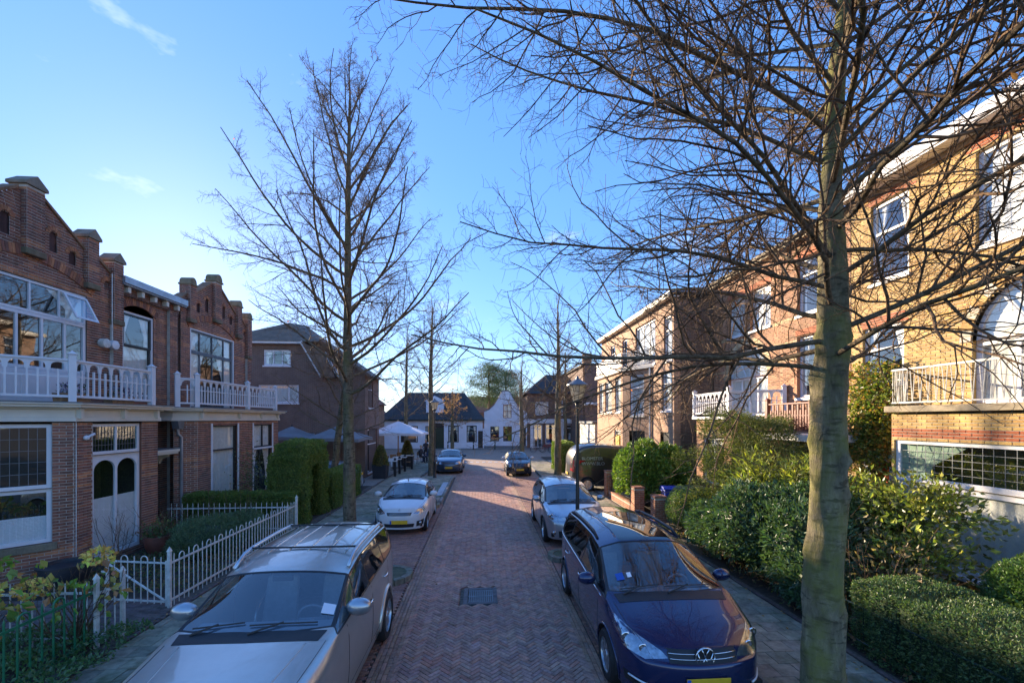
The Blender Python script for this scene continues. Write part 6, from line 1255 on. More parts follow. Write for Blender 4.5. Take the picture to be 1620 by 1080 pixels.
    for e in bm.edges:
        ms = {f.material_index for f in e.link_faces}
        if len(ms) > 1: e[cl] = .75
        elif len(e.link_faces) == 1: e[cl] = 1
    hwv = p.get('hoodcrease', .35)
    def cre(a, b, v):
        va, vb = [min(bm.verts, key=lambda w: (w.co - Vector((L / 2 - q[0], q[1], q[2]))).length) for q in (a, b)]
        e = bm.edges.get((va, vb))
        if e: e[cl] = max(e[cl], v)
    for s in (1, -1):
        for c in range(3):
            A, B = cols[c][4], cols[c + 1][4]; cre((A[0], s * A[1], A[2]), (B[0], s * B[1], B[2]), hwv)
        for c in range(nC - 1):
            A, B = cols[c][3], cols[c + 1][3]; cre((A[0], s * A[1], A[2]), (B[0], s * B[1], B[2]), .3)
        for j in range(4, 7):
            A, B = cols[0][j], cols[0][j + 1]; cre((A[0], s * A[1], A[2]), (B[0], s * B[1], B[2]), .45); A, B = cols[3][j], cols[3][j + 1]; cre((A[0], s * A[1], A[2]), (B[0], s * B[1], B[2]), .7)
    if van:
        for s in (1, -1):
            for c in range(3, nC - 1):
                A, B = cols[c][5], cols[c + 1][5]; cre((A[0], s * A[1], A[2]), (B[0], s * B[1], B[2]), .7)
    me = bpy.data.meshes.new('shell'); bm.to_mesh(me); bm.free()
    for k in range(12): me.materials.append(None)
    so_ = bpy.data.objects.new('shell', me); COL.objects.link(so_); md = so_.modifiers.new('s', 'SUBSURF'); md.levels = md.render_levels = p.get('sub', 3)
    dg = bpy.context.evaluated_depsgraph_get(); ev = bpy.data.meshes.new_from_object(so_.evaluated_get(dg)); bpy.data.objects.remove(so_)
    bm = bmesh.new(); bm.from_mesh(ev); bvh = BVHTree.FromBMesh(bm)
    # split off the glass, each pane with a rim
    panes = {}
    names = {1: 'windshield', 10: 'rear_window', 11: 'sunroof'}
    for mi in range(1, 12):
        fs = [f for f in bm.faces if f.material_index == mi]
        if not fs: continue
        r = bmesh.ops.inset_region(bm, faces=fs, thickness=.020 if mi != 1 else .03, depth=-.006 if mi != 11 else .004, use_boundary=True, use_even_offset=True)
        for f in r['faces']: f.material_index = 13 if mi not in (11,) else 0
    # wheel arches
    wr = p['wr']; ax = [L / 2 - p['fo'], L / 2 - p['fo'] - p['wb']]; ar = wr * p.get('arch', 1.14); zw = wr
    kill = [f for f in bm.faces if any(math.hypot(f.calc_center_median().x - a, f.calc_center_median().z - zw) < ar for a in ax) and abs(f.calc_center_median().y) > hw * .55 and f.calc_center_median().z < zw + ar]
    bmesh.ops.delete(bm, geom=kill, context='FACES')
    for v in bm.verts:
        if v.is_boundary:
            for a in ax:
                d = math.hypot(v.co.x - a, v.co.z - zw)
                if ar * .86 < d < ar * 1.16 and abs(v.co.y) > hw * .5 and v.co.z > gc * .8: v.co.x = a + (v.co.x - a) * ar / d; v.co.z = zw + (v.co.z - zw) * ar / d
    def part_from(sel, nm, mat, parent):
        b2 = bmesh.new(); mp_ = {}
        for f in bm.faces:
            if f.material_index in sel:
                vs2 = []
                for v in f.verts:
                    if v not in mp_: mp_[v] = b2.verts.new(v.co)
                    vs2.append(mp_[v])
                try: nf = b2.faces.new(vs2); nf.smooth = True
                except ValueError: pass
        if not len(b2.faces): b2.free(); return None
        m2 = bpy.data.meshes.new(nm); b2.to_mesh(m2); b2.free(); m2.materials.append(MATS[mat]); return finish(bpy.data.objects.new(nm, m2), parent, True)
    body = part_from((0,), 'body', paintmat, t); part_from((13,), 'window_seals', 'black_plastic', t)
    sd = p.get('side_glass', 'car_glass'); rg = p.get('rear_glass', 'dark_car_glass')
    for mi in list(range(1, 12)):
        g = 'car_glass' if mi == 1 else ('sunroof_glass' if mi == 11 else (rg if mi in (4, 5, 8, 9, 10) else sd))
        part_from((mi,), names.get(mi, 'side_window'), g, t)
    bm.free()
    # ---- projecting helpers
    def hit(o, d):
        r = bvh.ray_cast(Vector(o), Vector(d)); return (r[0], r[1]) if r[0] is not None else (None, None)
    def patch(nm, poly, view, mat, off=.006, parent=None, sub=3, thick=0):
        """outline (a,b) seen from 'front' (y,z), 'rear' (y,z), 'left'/'right' (xf,z) or 'top' (xf,y), laid on the body"""
        b2 = bmesh.new(); vs2 = []
        def orig(a, b):
            return {'front': ((L, a, b), (-1, 0, 0)), 'rear': ((-L, a, b), (1, 0, 0)), 'left': ((L / 2 - a, 3, b), (0, -1, 0)), 'right': ((L / 2 - a, -3, b), (0, 1, 0)), 'top': ((L / 2 - a, b, 4), (0, 0, -1))}[view]
        ring = []
        for i in range(len(poly)):
            a, b = poly[i], poly[(i + 1) % len(poly)]
            for k in range(sub): ring.append((ease(a[0], b[0], k / sub), ease(a[1], b[1], k / sub)))
        f = b2.faces.new([b2.verts.new((a, b, 0)) for a, b in ring]); bmesh.ops.triangulate(b2, faces=[f]); 
        for _ in range(2): bmesh.ops.subdivide_edges(b2, edges=[e for e in b2.edges if e.calc_length() > .06], cuts=1, use_grid_fill=False); bmesh.ops.triangulate(b2, faces=b2.faces[:])
        last = None
        for v in b2.verts:
            o, d = orig(v.co.x, v.co.y); h, n = hit(o, d)
            if h is None:
                v.co = last if last is not None else Vector(o) + Vector(d) * 2.5; continue
            v.co = h - Vector(d) * off; last = v.co.copy()
        for fc in b2.faces: fc.smooth = True
        bmesh.ops.recalc_face_normals(b2, faces=b2.faces)
        m2 = bpy.data.meshes.new(nm); b2.to_mesh(m2); b2.free(); m2.materials.append(MATS[mat]); o = finish(bpy.data.objects.new(nm, m2), parent or t, True)
        return o
    def line(nm, pts, view, r=.0035, mat='black_plastic', closed=False, parent=None, n=6, off=.0005):
        P = []; pts = pts + ([pts[0]] if closed else [])
        for a, b in zip(pts, pts[1:]):
            for k in range(n): P.append((ease(a[0], b[0], k / n), ease(a[1], b[1], k / n)))
        P.append(pts[-1]); Q = []
        for a, b in P:
            o, d = {'front': ((L, a, b), (-1, 0, 0)), 'left': ((L / 2 - a, 3, b), (0, -1, 0)), 'right': ((L / 2 - a, -3, b), (0, 1, 0)), 'top': ((L / 2 - a, b, 4), (0, 0, -1)), 'rear': ((-L, a, b), (1, 0, 0))}[view]; h, n_ = hit(o, d)
            if h is not None: Q.append(h - Vector(d) * off)
        if len(Q) > 1: return MB().tube(Q, r, 5, raw=True).build(nm, mat, parent or t, smooth=True, local=True)
    def fx(y, z): h, n = hit((L, y, z), (-1, 0, 0)); return h.x if h is not None else L / 2
    def tz(x, y): h, n = hit((L / 2 - x, y, 4), (0, 0, -1)); return h.z if h is not None else Hh
    # ---- wheels
    for a in ax:
        for s in (1, -1):
            y = s * (hw - .115); tw = p.get('tw', .205)
            m = MB(); m.lathe([(wr * .66, -tw / 2), (wr * .9, -tw / 2), (wr * .985, -tw * .36), (wr, -tw * .2), (wr, tw * .2), (wr * .985, tw * .36), (wr * .9, tw / 2), (wr * .66, tw / 2)], 30, (a, y, wr), 'n', False)
            w = m.build('wheel', 'rubber', t, smooth='auto', local=True)
            m = MB(); m.lathe([(wr * .67, -.06), (wr * .69, s * tw * .46), (wr * .64, s * tw * .46), (wr * .61, s * tw * .2), (.05, s * tw * .16)], 30, (a, y, wr), 'n', False)
            nsp = p.get('spokes', 7)
            for k in range(nsp):
                g = 6.283 * k / nsp; e1 = Vector((math.cos(g), 0, math.sin(g))); e2 = Vector((-math.sin(g), 0, math.cos(g))); c = Vector((a, y + s * tw * .40, wr)); ww = wr * p.get('spw', .11)
                P = [c + e1 * wr * .12 - e2 * ww, c + e1 * wr * .12 + e2 * ww, c + e1 * wr * .65 + e2 * ww * .8, c + e1 * wr * .65 - e2 * ww * .8]; dn = Vector((0, -s * .035, 0))
                m.add(P + [q + dn for q in P], [(0, 1, 2, 3), (4, 5, 1, 0), (5, 6, 2, 1), (6, 7, 3, 2), (7, 4, 0, 3)], raw=True)
            m.lathe([(.0, s * tw * .44), (wr * .17, s * tw * .43), (wr * .2, s * tw * .36)], 14, (a, y, wr), 'n', False); m.build('rim', 'alloy', w, smooth='auto', local=True)
            # well and lip
            q = MB(); k = 14; ins = s * (hw * .5); out = s * (hw - .03); pts = []
            for i in range(k + 1):
                g = R(-8) + R(196) * i / k; pts += [(a + ar * 1.02 * math.cos(g), ins, zw + ar * 1.02 * math.sin(g)), (a + ar * 1.02 * math.cos(g), out, zw + ar * 1.02 * math.sin(g))]
            q.add(pts, [(2 * i, 2 * i + 1, 2 * i + 3, 2 * i + 2) for i in range(k)]); q.box(a - ar, a + ar, min(ins, ins * .98), max(ins, ins * .98), gc, zw + ar); q.build('wheel_well', 'rubber', t, local=True)
            Q = []
            for i in range(25):
                g = R(-14) + R(208) * i / 24; h, n_ = hit((a + (ar + .012) * math.cos(g), s * 3, zw + (ar + .012) * math.sin(g)), (0, -s, 0))
                if h is not None: Q.append(h)
            if len(Q) > 2: MB().tube(Q, p.get('lip', .014), 6, raw=True).build('arch_lip', p.get('lipmat', paintmat), t, smooth=True, local=True)
    # ---- underbody and cabin
    MB().box(-L / 2 + .15, L / 2 - .15, -hw * .55, hw * .55, gc * .9, gc + .12).box(-L / 2 + .2, L / 2 - .2, -hw * .82, hw * .82, gc + .06, gc + .16).build('underbody', 'rubber', t, local=True)
    X = lambda x: L / 2 - x
    MB().box(X(xt - .1), X(xc + .25), -hw * .86, hw * .86, gc + .165, gc + .2).box(X(xc + .5), X(xc - .02), -hw * .84, hw * .84, gc + .2, belt(xc) - .13).build('cabin_floor', 'interior', t, local=True)
    m = MB(); m.prism([(X(xc + .02), zc - .06), (X(xc + .45), zc - .02), (X(xc + .58), zc - .10), (X(xc + .55), zc - .3), (X(xc + .0), zc - .3)], -hw * .84, hw * .84); m.build('dashboard', 'interior', t, local=True, bevel=.03)
    zs0 = gc + .30; hb = belt(xB) - .02
    for s in (1, -1):
        m = MB(); y = s * hw * .42; m.box(X(xB + .2), X(xB - .35), y - .24, y + .24, zs0 - .1, zs0 + .08); m.add([(X(xB + .1), y - .24, zs0), (X(xB + .1), y + .24, zs0), (X(xB + .22), y + .24, zs0), (X(xB + .22), y - .24, zs0), (X(xB + .26), y - .21, hb + .08), (X(xB + .26), y + .21, hb + .08), (X(xB + .36), y + .21, hb + .08), (X(xB + .36), y - .21, hb + .08)], [(3, 2, 1, 0), (4, 5, 6, 7), (0, 1, 5, 4), (1, 2, 6, 5), (2, 3, 7, 6), (3, 0, 4, 7)])
        m.box(X(xB + .38), X(xB + .29), y - .12, y + .12, hb + .12, hb + .30); m.build('front_seat', 'seat_cloth', t, local=True, bevel=.035)
    m = MB(); m.box(X(xC + .15), X(xC - .35), -hw * .78, hw * .78, zs0 - .1, zs0 + .1); m.box(X(xC + .32), X(xC + .16), -hw * .78, hw * .78, zs0, hb + .06)
    m.build('rear_seat', 'seat_cloth', t, local=True, bevel=.035)
    m = MB(); cy, cx_, cz = hw * .42, X(xc + .68), zc - .10; ring = [(cx_ + .07 * math.cos(g) * .45, cy + .18 * math.sin(g), cz + .17 * math.cos(g)) for g in [6.283 * k / 18 for k in range(19)]]; m.tube(ring, .014, 6, raw=True); m.bar((cx_ + .02, cy - .16, cz), (cx_ + .02, cy + .16, cz), .018); m.bar((cx_ + .02, cy, cz), (cx_ + .14, cy, cz - .1), .03); m.build('steering_wheel', 'interior', t, smooth=True, local=True)
    m = MB(); zmm = ease(zc, p['zrf'], .83); m.box(X(xr - .02) - .02, X(xr - .02) + .02, -.12, .12, zmm - .05, zmm + .02); m.build('rear_view_mirror', 'black_plastic', t, local=True, bevel=.01)
    # ---- door mirrors
    for s in (1, -1):
        mx_ = X(xc + p.get('mir', .42)); mz = belt(xc) + .11; my = s * (hw + p.get('mo', .09)); big = p.get('mbig', 1.0)
        m = MB(); m.ball((mx_, my, mz), (.075 * big, .125 * big, .085 * big), 14, 10); o = m.build('door_mirror', p.get('mirmat', paintmat), t, smooth=True, local=True)
        MB().box(mx_ - .035, mx_ + .03, min(s * (hw - .03), my), max(s * (hw - .03), my), mz - .085, mz - .05).build('mirror_arm', 'black_plastic', o, local=True, bevel=.01)
    # ---- wipers
    for y0, y1_, dx in ((-.05, hw * .68, 0), (-hw * .70, -.12, .0)):
        P = [];
        for k in range(7):
            y = ease(y0, y1_, k / 6); x = xc + .09 + .035 * k / 6 * (1 if y1_ > 0 else 1) + (abs(y) / hw) ** 2 * .07; P.append((X(x), y, tz(x, y) + .016))
        MB().tube(P, .009, 5, raw=True).build('wiper', 'black_plastic', t, local=True)
        xw = xc + .0 + (abs(P[0][1]) / hw) ** 2 * .08; MB().tube([(X(xw), P[0][1] + .02, tz(xw, P[0][1]) + .012), (P[3][0] + .0, P[3][1], P[3][2] + .015)], .011, 5, raw=True).build('wiper_arm', 'black_plastic', t, local=True)
    # cowl strip
    patch('cowl_panel', [(xc - .10, -hw * .78), (xc - .125, 0), (xc - .10, hw * .78), (xc + .08, hw * .82), (xc + .03, 0), (xc + .08, -hw * .82)], 'top', 'black_plastic', .004)
    # shut lines
    for v in ('left', 'right'):
        zb_ = gc + .14
        for x in (xc + .30 if not van else xc + .2, xB, xC + .05): line('shut_line', [(x, zb_), (x + (.02 if x != xC + .05 else .12), belt(x) - .02)], v)
        line('sill_line', [(xc + .30, zb_), (xC, zb_)], v, n=14)
        for x in (xB - .16, xC - .10):
            if van and x > xB: continue
            h, n_ = hit((X(x), (3 if v == 'left' else -3), belt(x) - .16), (0, -1 if v == 'left' else 1, 0))
            if h is not None:
                s = 1 if v == 'left' else -1; MB().tube([(h.x + .09, h.y + s * .004, h.z), (h.x + .06, h.y + s * .035, h.z), (h.x - .06, h.y + s * .035, h.z), (h.x - .09, h.y + s * .004, h.z)], .012, 6, raw=True).build('door_handle', p.get('handle', paintmat), t, smooth=True, local=True)
    for s in (1, -1): line('bonnet_line', [(xh + .05, s * pl0 * .80), (xh + .4, s * plan(.5) * .84), (xc - .08, s * hw * .86)], 'top', n=10)
    # plates
    def plate(end):
        z0 = p['plate'] if end == 'front' else p.get('rplate', .75); w2 = .26
        if end == 'front': x = max(fx(y, z0 + .055) for y in (-.2, 0, .2)) + .012
        else: x = -L / 2 - .012
        m = MB(); sg = 1 if end == 'front' else -1; m.box(min(x, x + sg * .012), max(x, x + sg * .012), -w2, w2, z0, z0 + .112); o = m.build('number_plate', 'plate_yellow', t, local=True, bevel=.004)
        xa = x + sg * .013; MB().box(min(xa, xa + sg * .003), max(xa, xa + sg * .003), -w2 if end == 'front' else w2 - .045, -w2 + .045 if end == 'front' else w2, z0 + .004, z0 + .108).build('country_band', 'plate_blue', o, local=True)
    plate('front'); plate('rear')
    # lamps
    for s in (1, -1):
        hl = [(s * a * hw, b) for a, b in p['headlight']]; o = patch('headlight', hl, 'front', 'lens_inner', .004); patch('lens_cover', hl, 'front', 'lens', .016, parent=o)
        for (a, b, r) in p.get('bulbs', ()):
            x = fx(s * a * hw, b); m = MB(); m.lathe([(0, .006), (r * .6, .008), (r, .014), (r * 1.1, .006)], 14, (x, s * a * hw, b), 'u', False); m.build('projector', 'chrome', o, smooth=True, local=True)
        if p.get('fog'): patch('fog_lamp_housing', [(s * a * hw, b) for a, b in p['fog']], 'front', 'black_plastic', .006)
        if p.get('foglamp'):
            a, b, r = p['foglamp']; x = fx(s * a * hw, b); MB().lathe([(0, .03), (r, .028), (r * 1.15, .01)], 14, (x, s * a * hw, b), 'u', False).build('fog_lamp', 'lens_inner', t, smooth=True, local=True)
        patch('tail_light', [(s * a * hw, b) for a, b in p.get('tail', [(.95, zt - .05), (.72, zt - .05), (.74, zt - .32), (.95, zt - .30)])], 'rear', 'red_lens', .008)
    # grille
    for g in p['grille']:
        o = patch('grille', [(a * hw, b) for a, b in g['poly']], 'front', 'black_plastic', .004)
        for zz, w2, r in g.get('bars', ()): line('grille_bar', [(-w2 * hw, zz), (w2 * hw, zz)], 'front', r, g.get('barmat', 'chrome'), parent=o, n=16, off=.012)
    for g in p.get('intake', ()): patch('lower_intake', [(a * hw, b) for a, b in g], 'front', 'black_plastic', .005)
    if p.get('rails'):
        for s in (1, -1):
            y = s * yr * .95; xa, xb = p['rails']; P = [(X(x), y, tz(x, y) + (p.get('railh', .085) if 0 < i < 8 else .01)) for i, x in enumerate(np.linspace(xa, xb, 9))]
            MB().tube(P, .026, 8, raw=True).build('roof_rail', p.get('railmat', 'black_plastic'), t, smooth=True, local=True)
        for x in p.get('crossbars', ()): MB().tube([(X(x), y, tz(x, yr * .9) + .085) for y in np.linspace(-yr * .93, yr * .93, 7)], .013, 6, raw=True).build('roof_bar', 'black_plastic', t, smooth=True, local=True)
    if p.get('ribs'):
        for y in p['ribs']: MB().tube([(X(x), y * yr, tz(x, y * yr) + .002) for x in np.linspace(xr + .55, xe - .15, 10)], .012, 5, raw=True).build('roof_rib', paintmat, t, smooth=True, local=True)
    if p.get('aerial'): MB().tube([(X(p['aerial']), 0, tz(p['aerial'], 0) - .01), (X(p['aerial'] + .1), 0, tz(p['aerial'], 0) + .16)], [.012, .004], 5, raw=True).build('aerial', 'black_plastic', t, local=True)
    return t, dict(patch=patch, line=line, fx=fx, tz=tz, hit=hit, X=X, L=L, hw=hw)
paint('paint_beige_silver', (.56, .54, .49), .7, .30); paint('paint_navy', (.012, .022, .085), .35, .25); paint('paint_white', (.66, .66, .67), .0, .35); paint('paint_silver', (.42, .44, .47), .75, .3); paint('paint_blue_grey', (.05, .085, .14), .6, .3); paint('paint_black_blue', (.010, .013, .026), .4, .28); paint('paint_van', (.030, .024, .020), .2, .35)
HL = lambda z: [(.50, z - .10), (.55, z + .02), (.86, z + .12), (.955, z + .10), (.93, z - .02), (.78, z - .10)]
# --- beige-silver four wheel drive, near left
suv = dict(L=4.74, W=1.86, H=1.79, gc=.30, xc=1.34, zc=1.20, xr=2.12, zrf=1.66, xe=4.35, zre=1.75, xt=4.62, zt=1.16, hf=1.06, yr=.80, belt=(1.19, 1.27), xB=2.72, xC=3.62, wb=2.85, fo=.84, wr=.375, tw=.25, pf=.86, sweep=.16, cw=.88, drop=.10, rw=.84, spokes=6, spw=.13, plate=.52, mbig=1.2, mir=.50, mo=.05, mirmat='paint_silver', lip=.032, arch=1.17,
    headlight=[(.56, .86), (.58, 1.0), (.95, 1.02), (.97, .88)], grille=[dict(poly=[(-.45, .82), (-.5, 1.02), (.5, 1.02), (.45, .82)], bars=((.92, .42, .012),))], intake=[[(-.5, .42), (-.5, .52), (.5, .52), (.5, .42)]], rails=(2.35, 4.25), railmat='alloy', crossbars=(2.75, 3.95), ribs=(-.6, -.25, .1, .45, .75), handle='chrome', sub=3)
car, K = build_car('four_wheel_drive', 'beige silver four wheel drive with roof rails parked nearest on the left', 'car', suv, 'paint_beige_silver', (-2.42, 5.78, 0), R(-90))
K['patch']('parking_permit', [(1.62, .62), (1.62, .76), (1.75, .75), (1.75, .61)], 'top', 'white_paint', .004)
for s in (1, -1): K['line']('bonnet_crease', [(.3, s * .5), (1.2, s * .62)], 'top', .006, 'paint_beige_silver', n=12)
# --- dark blue people carrier, near right
mpv = dict(L=4.85, W=1.90, H=1.72, gc=.20, xc=1.02, zc=1.06, xr=1.92, zrf=1.60, xe=4.45, zre=1.64, xt=4.72, zt=1.12, hf=.78, xh=.14, yr=.76, belt=(1.03, 1.13), xB=2.55, xC=3.62, wb=2.92, fo=.95, wr=.335, tw=.225, pf=.76, sweep=.42, cw=.90, drop=.13, spokes=9, spw=.10, plate=.42, mir=.55, mbig=1.1,
    headlight=[(.44, .70), (.50, .76), (.72, .86), (.93, .97), (.985, .95), (.985, .84), (.90, .72), (.70, .66)], bulbs=((.86, .82, .05), (.70, .755, .045)), grille=[dict(poly=[(-.43, .66), (-.45, .79), (.45, .79), (.43, .66)], bars=((.70, .42, .007), (.75, .43, .007)))], intake=[[(-.50, .27), (-.52, .38), (.52, .38), (.50, .27)]], fog=[(.62, .30), (.62, .40), (.90, .44), (.88, .32)], rails=(2.3, 4.25), railmat='black_plastic', railh=.045, sunroof=True, handle='chrome', sub=3, side_glass='dark_car_glass')
car, K = build_car('people_carrier', 'dark navy blue people carrier with panoramic roof parked nearest on the right', 'car', mpv, 'paint_navy', (2.60, 7.26, 0), R(-90))
x = K['fx'](0, .725) + .03; lg = MB(); ring = [(x, .112 * math.cos(g), .725 + .112 * math.sin(g)) for g in [6.283 * k / 28 for k in range(29)]]; lg.tube(ring, .010, 6, raw=True)
for a, b in (((-.045, .10), (0, .012)), ((.045, .10), (0, .012)), ((-.092, .055), (-.043, -.09)), ((-.043, -.09), (0, -.005)), ((0, -.005), (.043, -.09)), ((.043, -.09), (.092, .055))): lg.tube([(x, a[0], .725 + a[1]), (x, b[0], .725 + b[1])], .008, 5, raw=True)
em = lg.build('emblem', 'chrome', car, smooth=True, local=True); MB().lathe([(0, -.012), (.112, -.012), (.112, -.03)], 24, (x, 0, .725), 'u').build('emblem_disc', 'black_plastic', em, local=True)
for s in (1, -1):
    K['line']('window_trim', [(1.25, 1.005), (2.5, 1.055), (4.5, 1.12)], 'left' if s > 0 else 'right', .008, 'chrome', n=14)
    K['line']('running_light', [(s * .64 * .95, .385), (s * .86 * .95, .41)], 'front', .012, 'white_paint', off=.012)
K['patch']('permit_sticker', [(1.30, -.66), (1.30, -.55), (1.42, -.55), (1.42, -.66)], 'top', 'plate_blue', .004); K['patch']('permit_sticker', [(1.32, -.50), (1.32, -.44), (1.40, -.44), (1.40, -.50)], 'top', 'blind', .004)
# --- silver crossover behind it
cross = dict(L=4.32, W=1.78, H=1.61, gc=.24, xc=1.05, zc=1.04, xr=1.92, zrf=1.50, xe=3.75, zre=1.54, xt=4.15, zt=1.12, hf=.86, yr=.72, belt=(1.02, 1.14), xB=2.35, xC=3.2, wb=2.63, fo=.9, wr=.345, pf=.78, sweep=.36, spokes=5, spw=.16, plate=.55,
    headlight=[(.46, .76), (.52, .86), (.82, .96), (.96, .96), (.95, .82), (.75, .74)], bulbs=((.80, .85, .05),), grille=[dict(poly=[(-.38, .74), (-.42, .86), (.42, .86), (.38, .74)], bars=((.78, .36, .008), (.82, .38, .008)))], intake=[[(-.6, .30), (-.62, .48), (.62, .48), (.6, .30)]], foglamp=(.74, .42, .05), lipmat='black_plastic', sub=3)
build_car('crossover', 'silver crossover parked behind the lamp post on the right', 'car', cross, 'paint_silver', (2.63, 13.72, 0), R(-90))
# --- small white hatchback
hatch = dict(L=3.48, W=1.615, H=1.46, gc=.19, xc=.86, zc=.97, xr=1.62, zrf=1.38, xe=3.0, zre=1.38, xt=3.34, zt=1.0, hf=.80, yr=.72, belt=(.96, 1.06), xB=1.95, xC=2.65, wb=2.34, fo=.68, wr=.285, tw=.175, pf=.80, sweep=.34, spokes=8, plate=.36,
    headlight=[(.52, .66), (.62, .74), (.86, .86), (.96, .84), (.94, .72), (.74, .62)], bulbs=((.82, .74, .045),), grille=[dict(poly=[(-.42, .60), (-.47, .69), (.47, .69), (.42, .60)], bars=((.625, .40, .006), (.66, .42, .006)))], intake=[[(-.52, .25), (-.56, .36), (.56, .36), (.52, .25)]], fog=[(.62, .26), (.64, .42), (.88, .46), (.86, .30)], foglamp=(.76, .36, .045), mirmat='paint_white', aerial=1.75, sub=3)
car, K = build_car('hatchback', 'small white hatchback parked on the left with its nose towards us', 'car', hatch, 'paint_white', (-2.48, 15.0, 0), R(-90))
x = K['fx'](0, .76) + .006; m = MB(); m.tube([(x, -.03, .73), (x, -.02, .78), (x, .01, .80), (x, .035, .78), (x, .0, .76), (x, .03, .735)], .008, 5, raw=True); m.build('emblem', 'chrome', car, local=True)
# --- blue grey hatchback and small black-blue one in the distance
mid = dict(L=4.25, W=1.79, H=1.50, gc=.19, xc=1.1, zc=1.0, xr=1.95, zrf=1.42, xe=3.5, zre=1.43, xt=4.0, zt=1.05, hf=.82, yr=.71, belt=(.97, 1.06), xB=2.3, xC=3.05, wb=2.6, fo=.88, wr=.315, pf=.80, sweep=.32, spokes=5, plate=.36, headlight=HL(.74), grille=[dict(poly=[(-.42, .66), (-.44, .74), (.44, .74), (.42, .66)], bars=((.70, .42, .006),))], intake=[[(-.55, .26), (-.55, .34), (.55, .34), (.55, .26)]], sub=2)
build_car('family_car', 'blue grey car beyond the left lamp post, nose towards us', 'car', mid, 'paint_blue_grey', (-2.12, 30.1, 0), R(-90))
small = dict(hatch); small.update(L=3.45, headlight=[(.60, .62), (.66, .80), (.88, .88), (.97, .82), (.94, .64), (.78, .58)], grille=[dict(poly=[(-.3, .58), (-.34, .64), (.34, .64), (.3, .58)])], plate=.38, sub=2, aerial=None, fog=None, foglamp=None)
build_car('city_car', 'small dark blue city car on the far right side of the street', 'car', small, 'paint_black_blue', (2.3, 28.1, 0), R(-90))
est = dict(mid); est.update(L=3.9, xe=3.2, xt=3.62, sub=2, tail=[(.96, .98), (.80, .98), (.78, .62), (.95, .60)])
build_car('parked_car', 'silver car backed in behind the long clipped hedge', 'car', est, 'paint_silver', (-7.75, 21.5, .07), R(180))
# --- black delivery van
van = dict(L=4.15, W=1.9, H=2.3, gc=.26, xc=.75, zc=1.15, xr=1.45, zrf=2.15, xe=3.95, zre=2.26, xt=4.1, zt=1.3, hf=.95, yr=.92, belt=(1.18, 1.25), xB=1.75, xC=2.6, wb=2.6, fo=.75, wr=.33, pf=.88, pr=.95, sweep=.14, cw=.9, rw=.9, drop=.10, spokes=5, plate=.5, van=True, headlight=HL(.85), grille=[dict(poly=[(-.4, .7), (-.4, .85), (.4, .85), (.4, .7)])], tail=[(.99, 1.5), (.90, 1.5), (.88, .95), (.99, .95)], sub=3)
car, K = build_car('delivery_van', 'black delivery van with white lettering parked across beyond the laurel bush', 'van', van, 'paint_van', (6.25, 21.15, .085), R(0))
for txt, z, sz in (('BLOMSTER', 1.50, .21), ('WWW.BLO', 1.26, .21)):
    cu = bpy.data.curves.new('lettering', 'FONT'); cu.body = txt; cu.size = sz; cu.extrude = .002; cu.align_x = 'LEFT'; o = bpy.data.objects.new('lettering', cu); COL.objects.link(o)
    dg = bpy.context.evaluated_depsgraph_get(); me = bpy.data.meshes.new_from_object(o.evaluated_get(dg)); bpy.data.objects.remove(o); me.materials.append(MATS['zinc'])
    yv = [K['hit']((xx, -3, z + .1), (0, 1, 0))[0] for xx in (-1.2, -.2, .6)]; yy = min(v.y for v in yv if v is not None) - .012
    o = finish(bpy.data.objects.new('lettering', me), car, True); o.location = (-1.55, yy, z); o.rotation_euler = (R(90), 0, 0)
for s in ('right',): K['patch']('side_lamp', [(3.98, .95), (3.98, 1.5), (4.08, 1.5), (4.10, .95)], 'right', 'red_lens', .006)
# ------------------------------------------------------------------ fences
def picket_fence(name, label, p0, p1, z0, hr, mat, step=.135, hoops=True, rails=(.13,), group=None, posts=(True, True), r=.0095):
    p0 = Vector((*p0, z0)); p1 = Vector((*p1, z0)); d = p1 - p0; ln = d.length; U = d.normalized(); t = thing(name, label, 'fence', tuple(p0), group=group); fr = (tuple(p0), (U.x, U.y), (-U.y, U.x))
    for z in list(rails) + [hr]: MB(fr).box(0, ln, -.008, .008, z - .018, z + .018).build('rail', mat, t)
    for on, u in zip(posts, (0, ln)):
        if on:
            m = MB(fr); m.box(u - .025, u + .025, -.025, .025, -.05, hr + .22); m.add([(u - .034, -.034, hr + .22), (u + .034, -.034, hr + .22), (u + .034, .034, hr + .22), (u - .034, .034, hr + .22), (u, 0, hr + .31)], [(0, 1, 4), (1, 2, 4), (2, 3, 4), (3, 0, 4), (3, 2, 1, 0)]); m.build('post', mat, t)
    n = int((ln - .1) / step); st = (ln - .1) / n; k = 0
    while k < n:
        u = .05 + (k + .5) * st; j = lambda: random.uniform(-.006, .006)
        if hoops and k % 3 == 1 and k + 1 < n:
            a, b = u, u + st; c = (a + b) / 2; q = (b - a) / 2; P = [(a + j(), 0, .02), (a, 0, hr + .06)] + [(c - q * math.cos(math.pi * i / 8), 0, hr + .06 + q * math.sin(math.pi * i / 8)) for i in range(1, 8)] + [(b, 0, hr + .06), (b + j(), 0, .02)]
            MB(fr).tube(P, r, 6).build('hoop', mat, t, smooth='auto'); k += 2
        else:
            MB(fr).tube([(u + j(), 0, .0), (u, 0, hr + .12), (u, 0, hr + .16)], [r, r, .003], 6).build('picket', mat, t); k += 1
    return t
picket_fence('hoop_top_fence', 'long white hoop-topped iron fence along the left pavement', (-5.62, 8.28), (-5.6, 13.65), .10, .80, 'white_old')
picket_fence('picket_fence', 'white spiked iron fence in front of the low garden hedge', (-9.3, 13.6), (-5.72, 13.6), .07, .78, 'white_old', .15, False, (.15,), posts=(False, False))
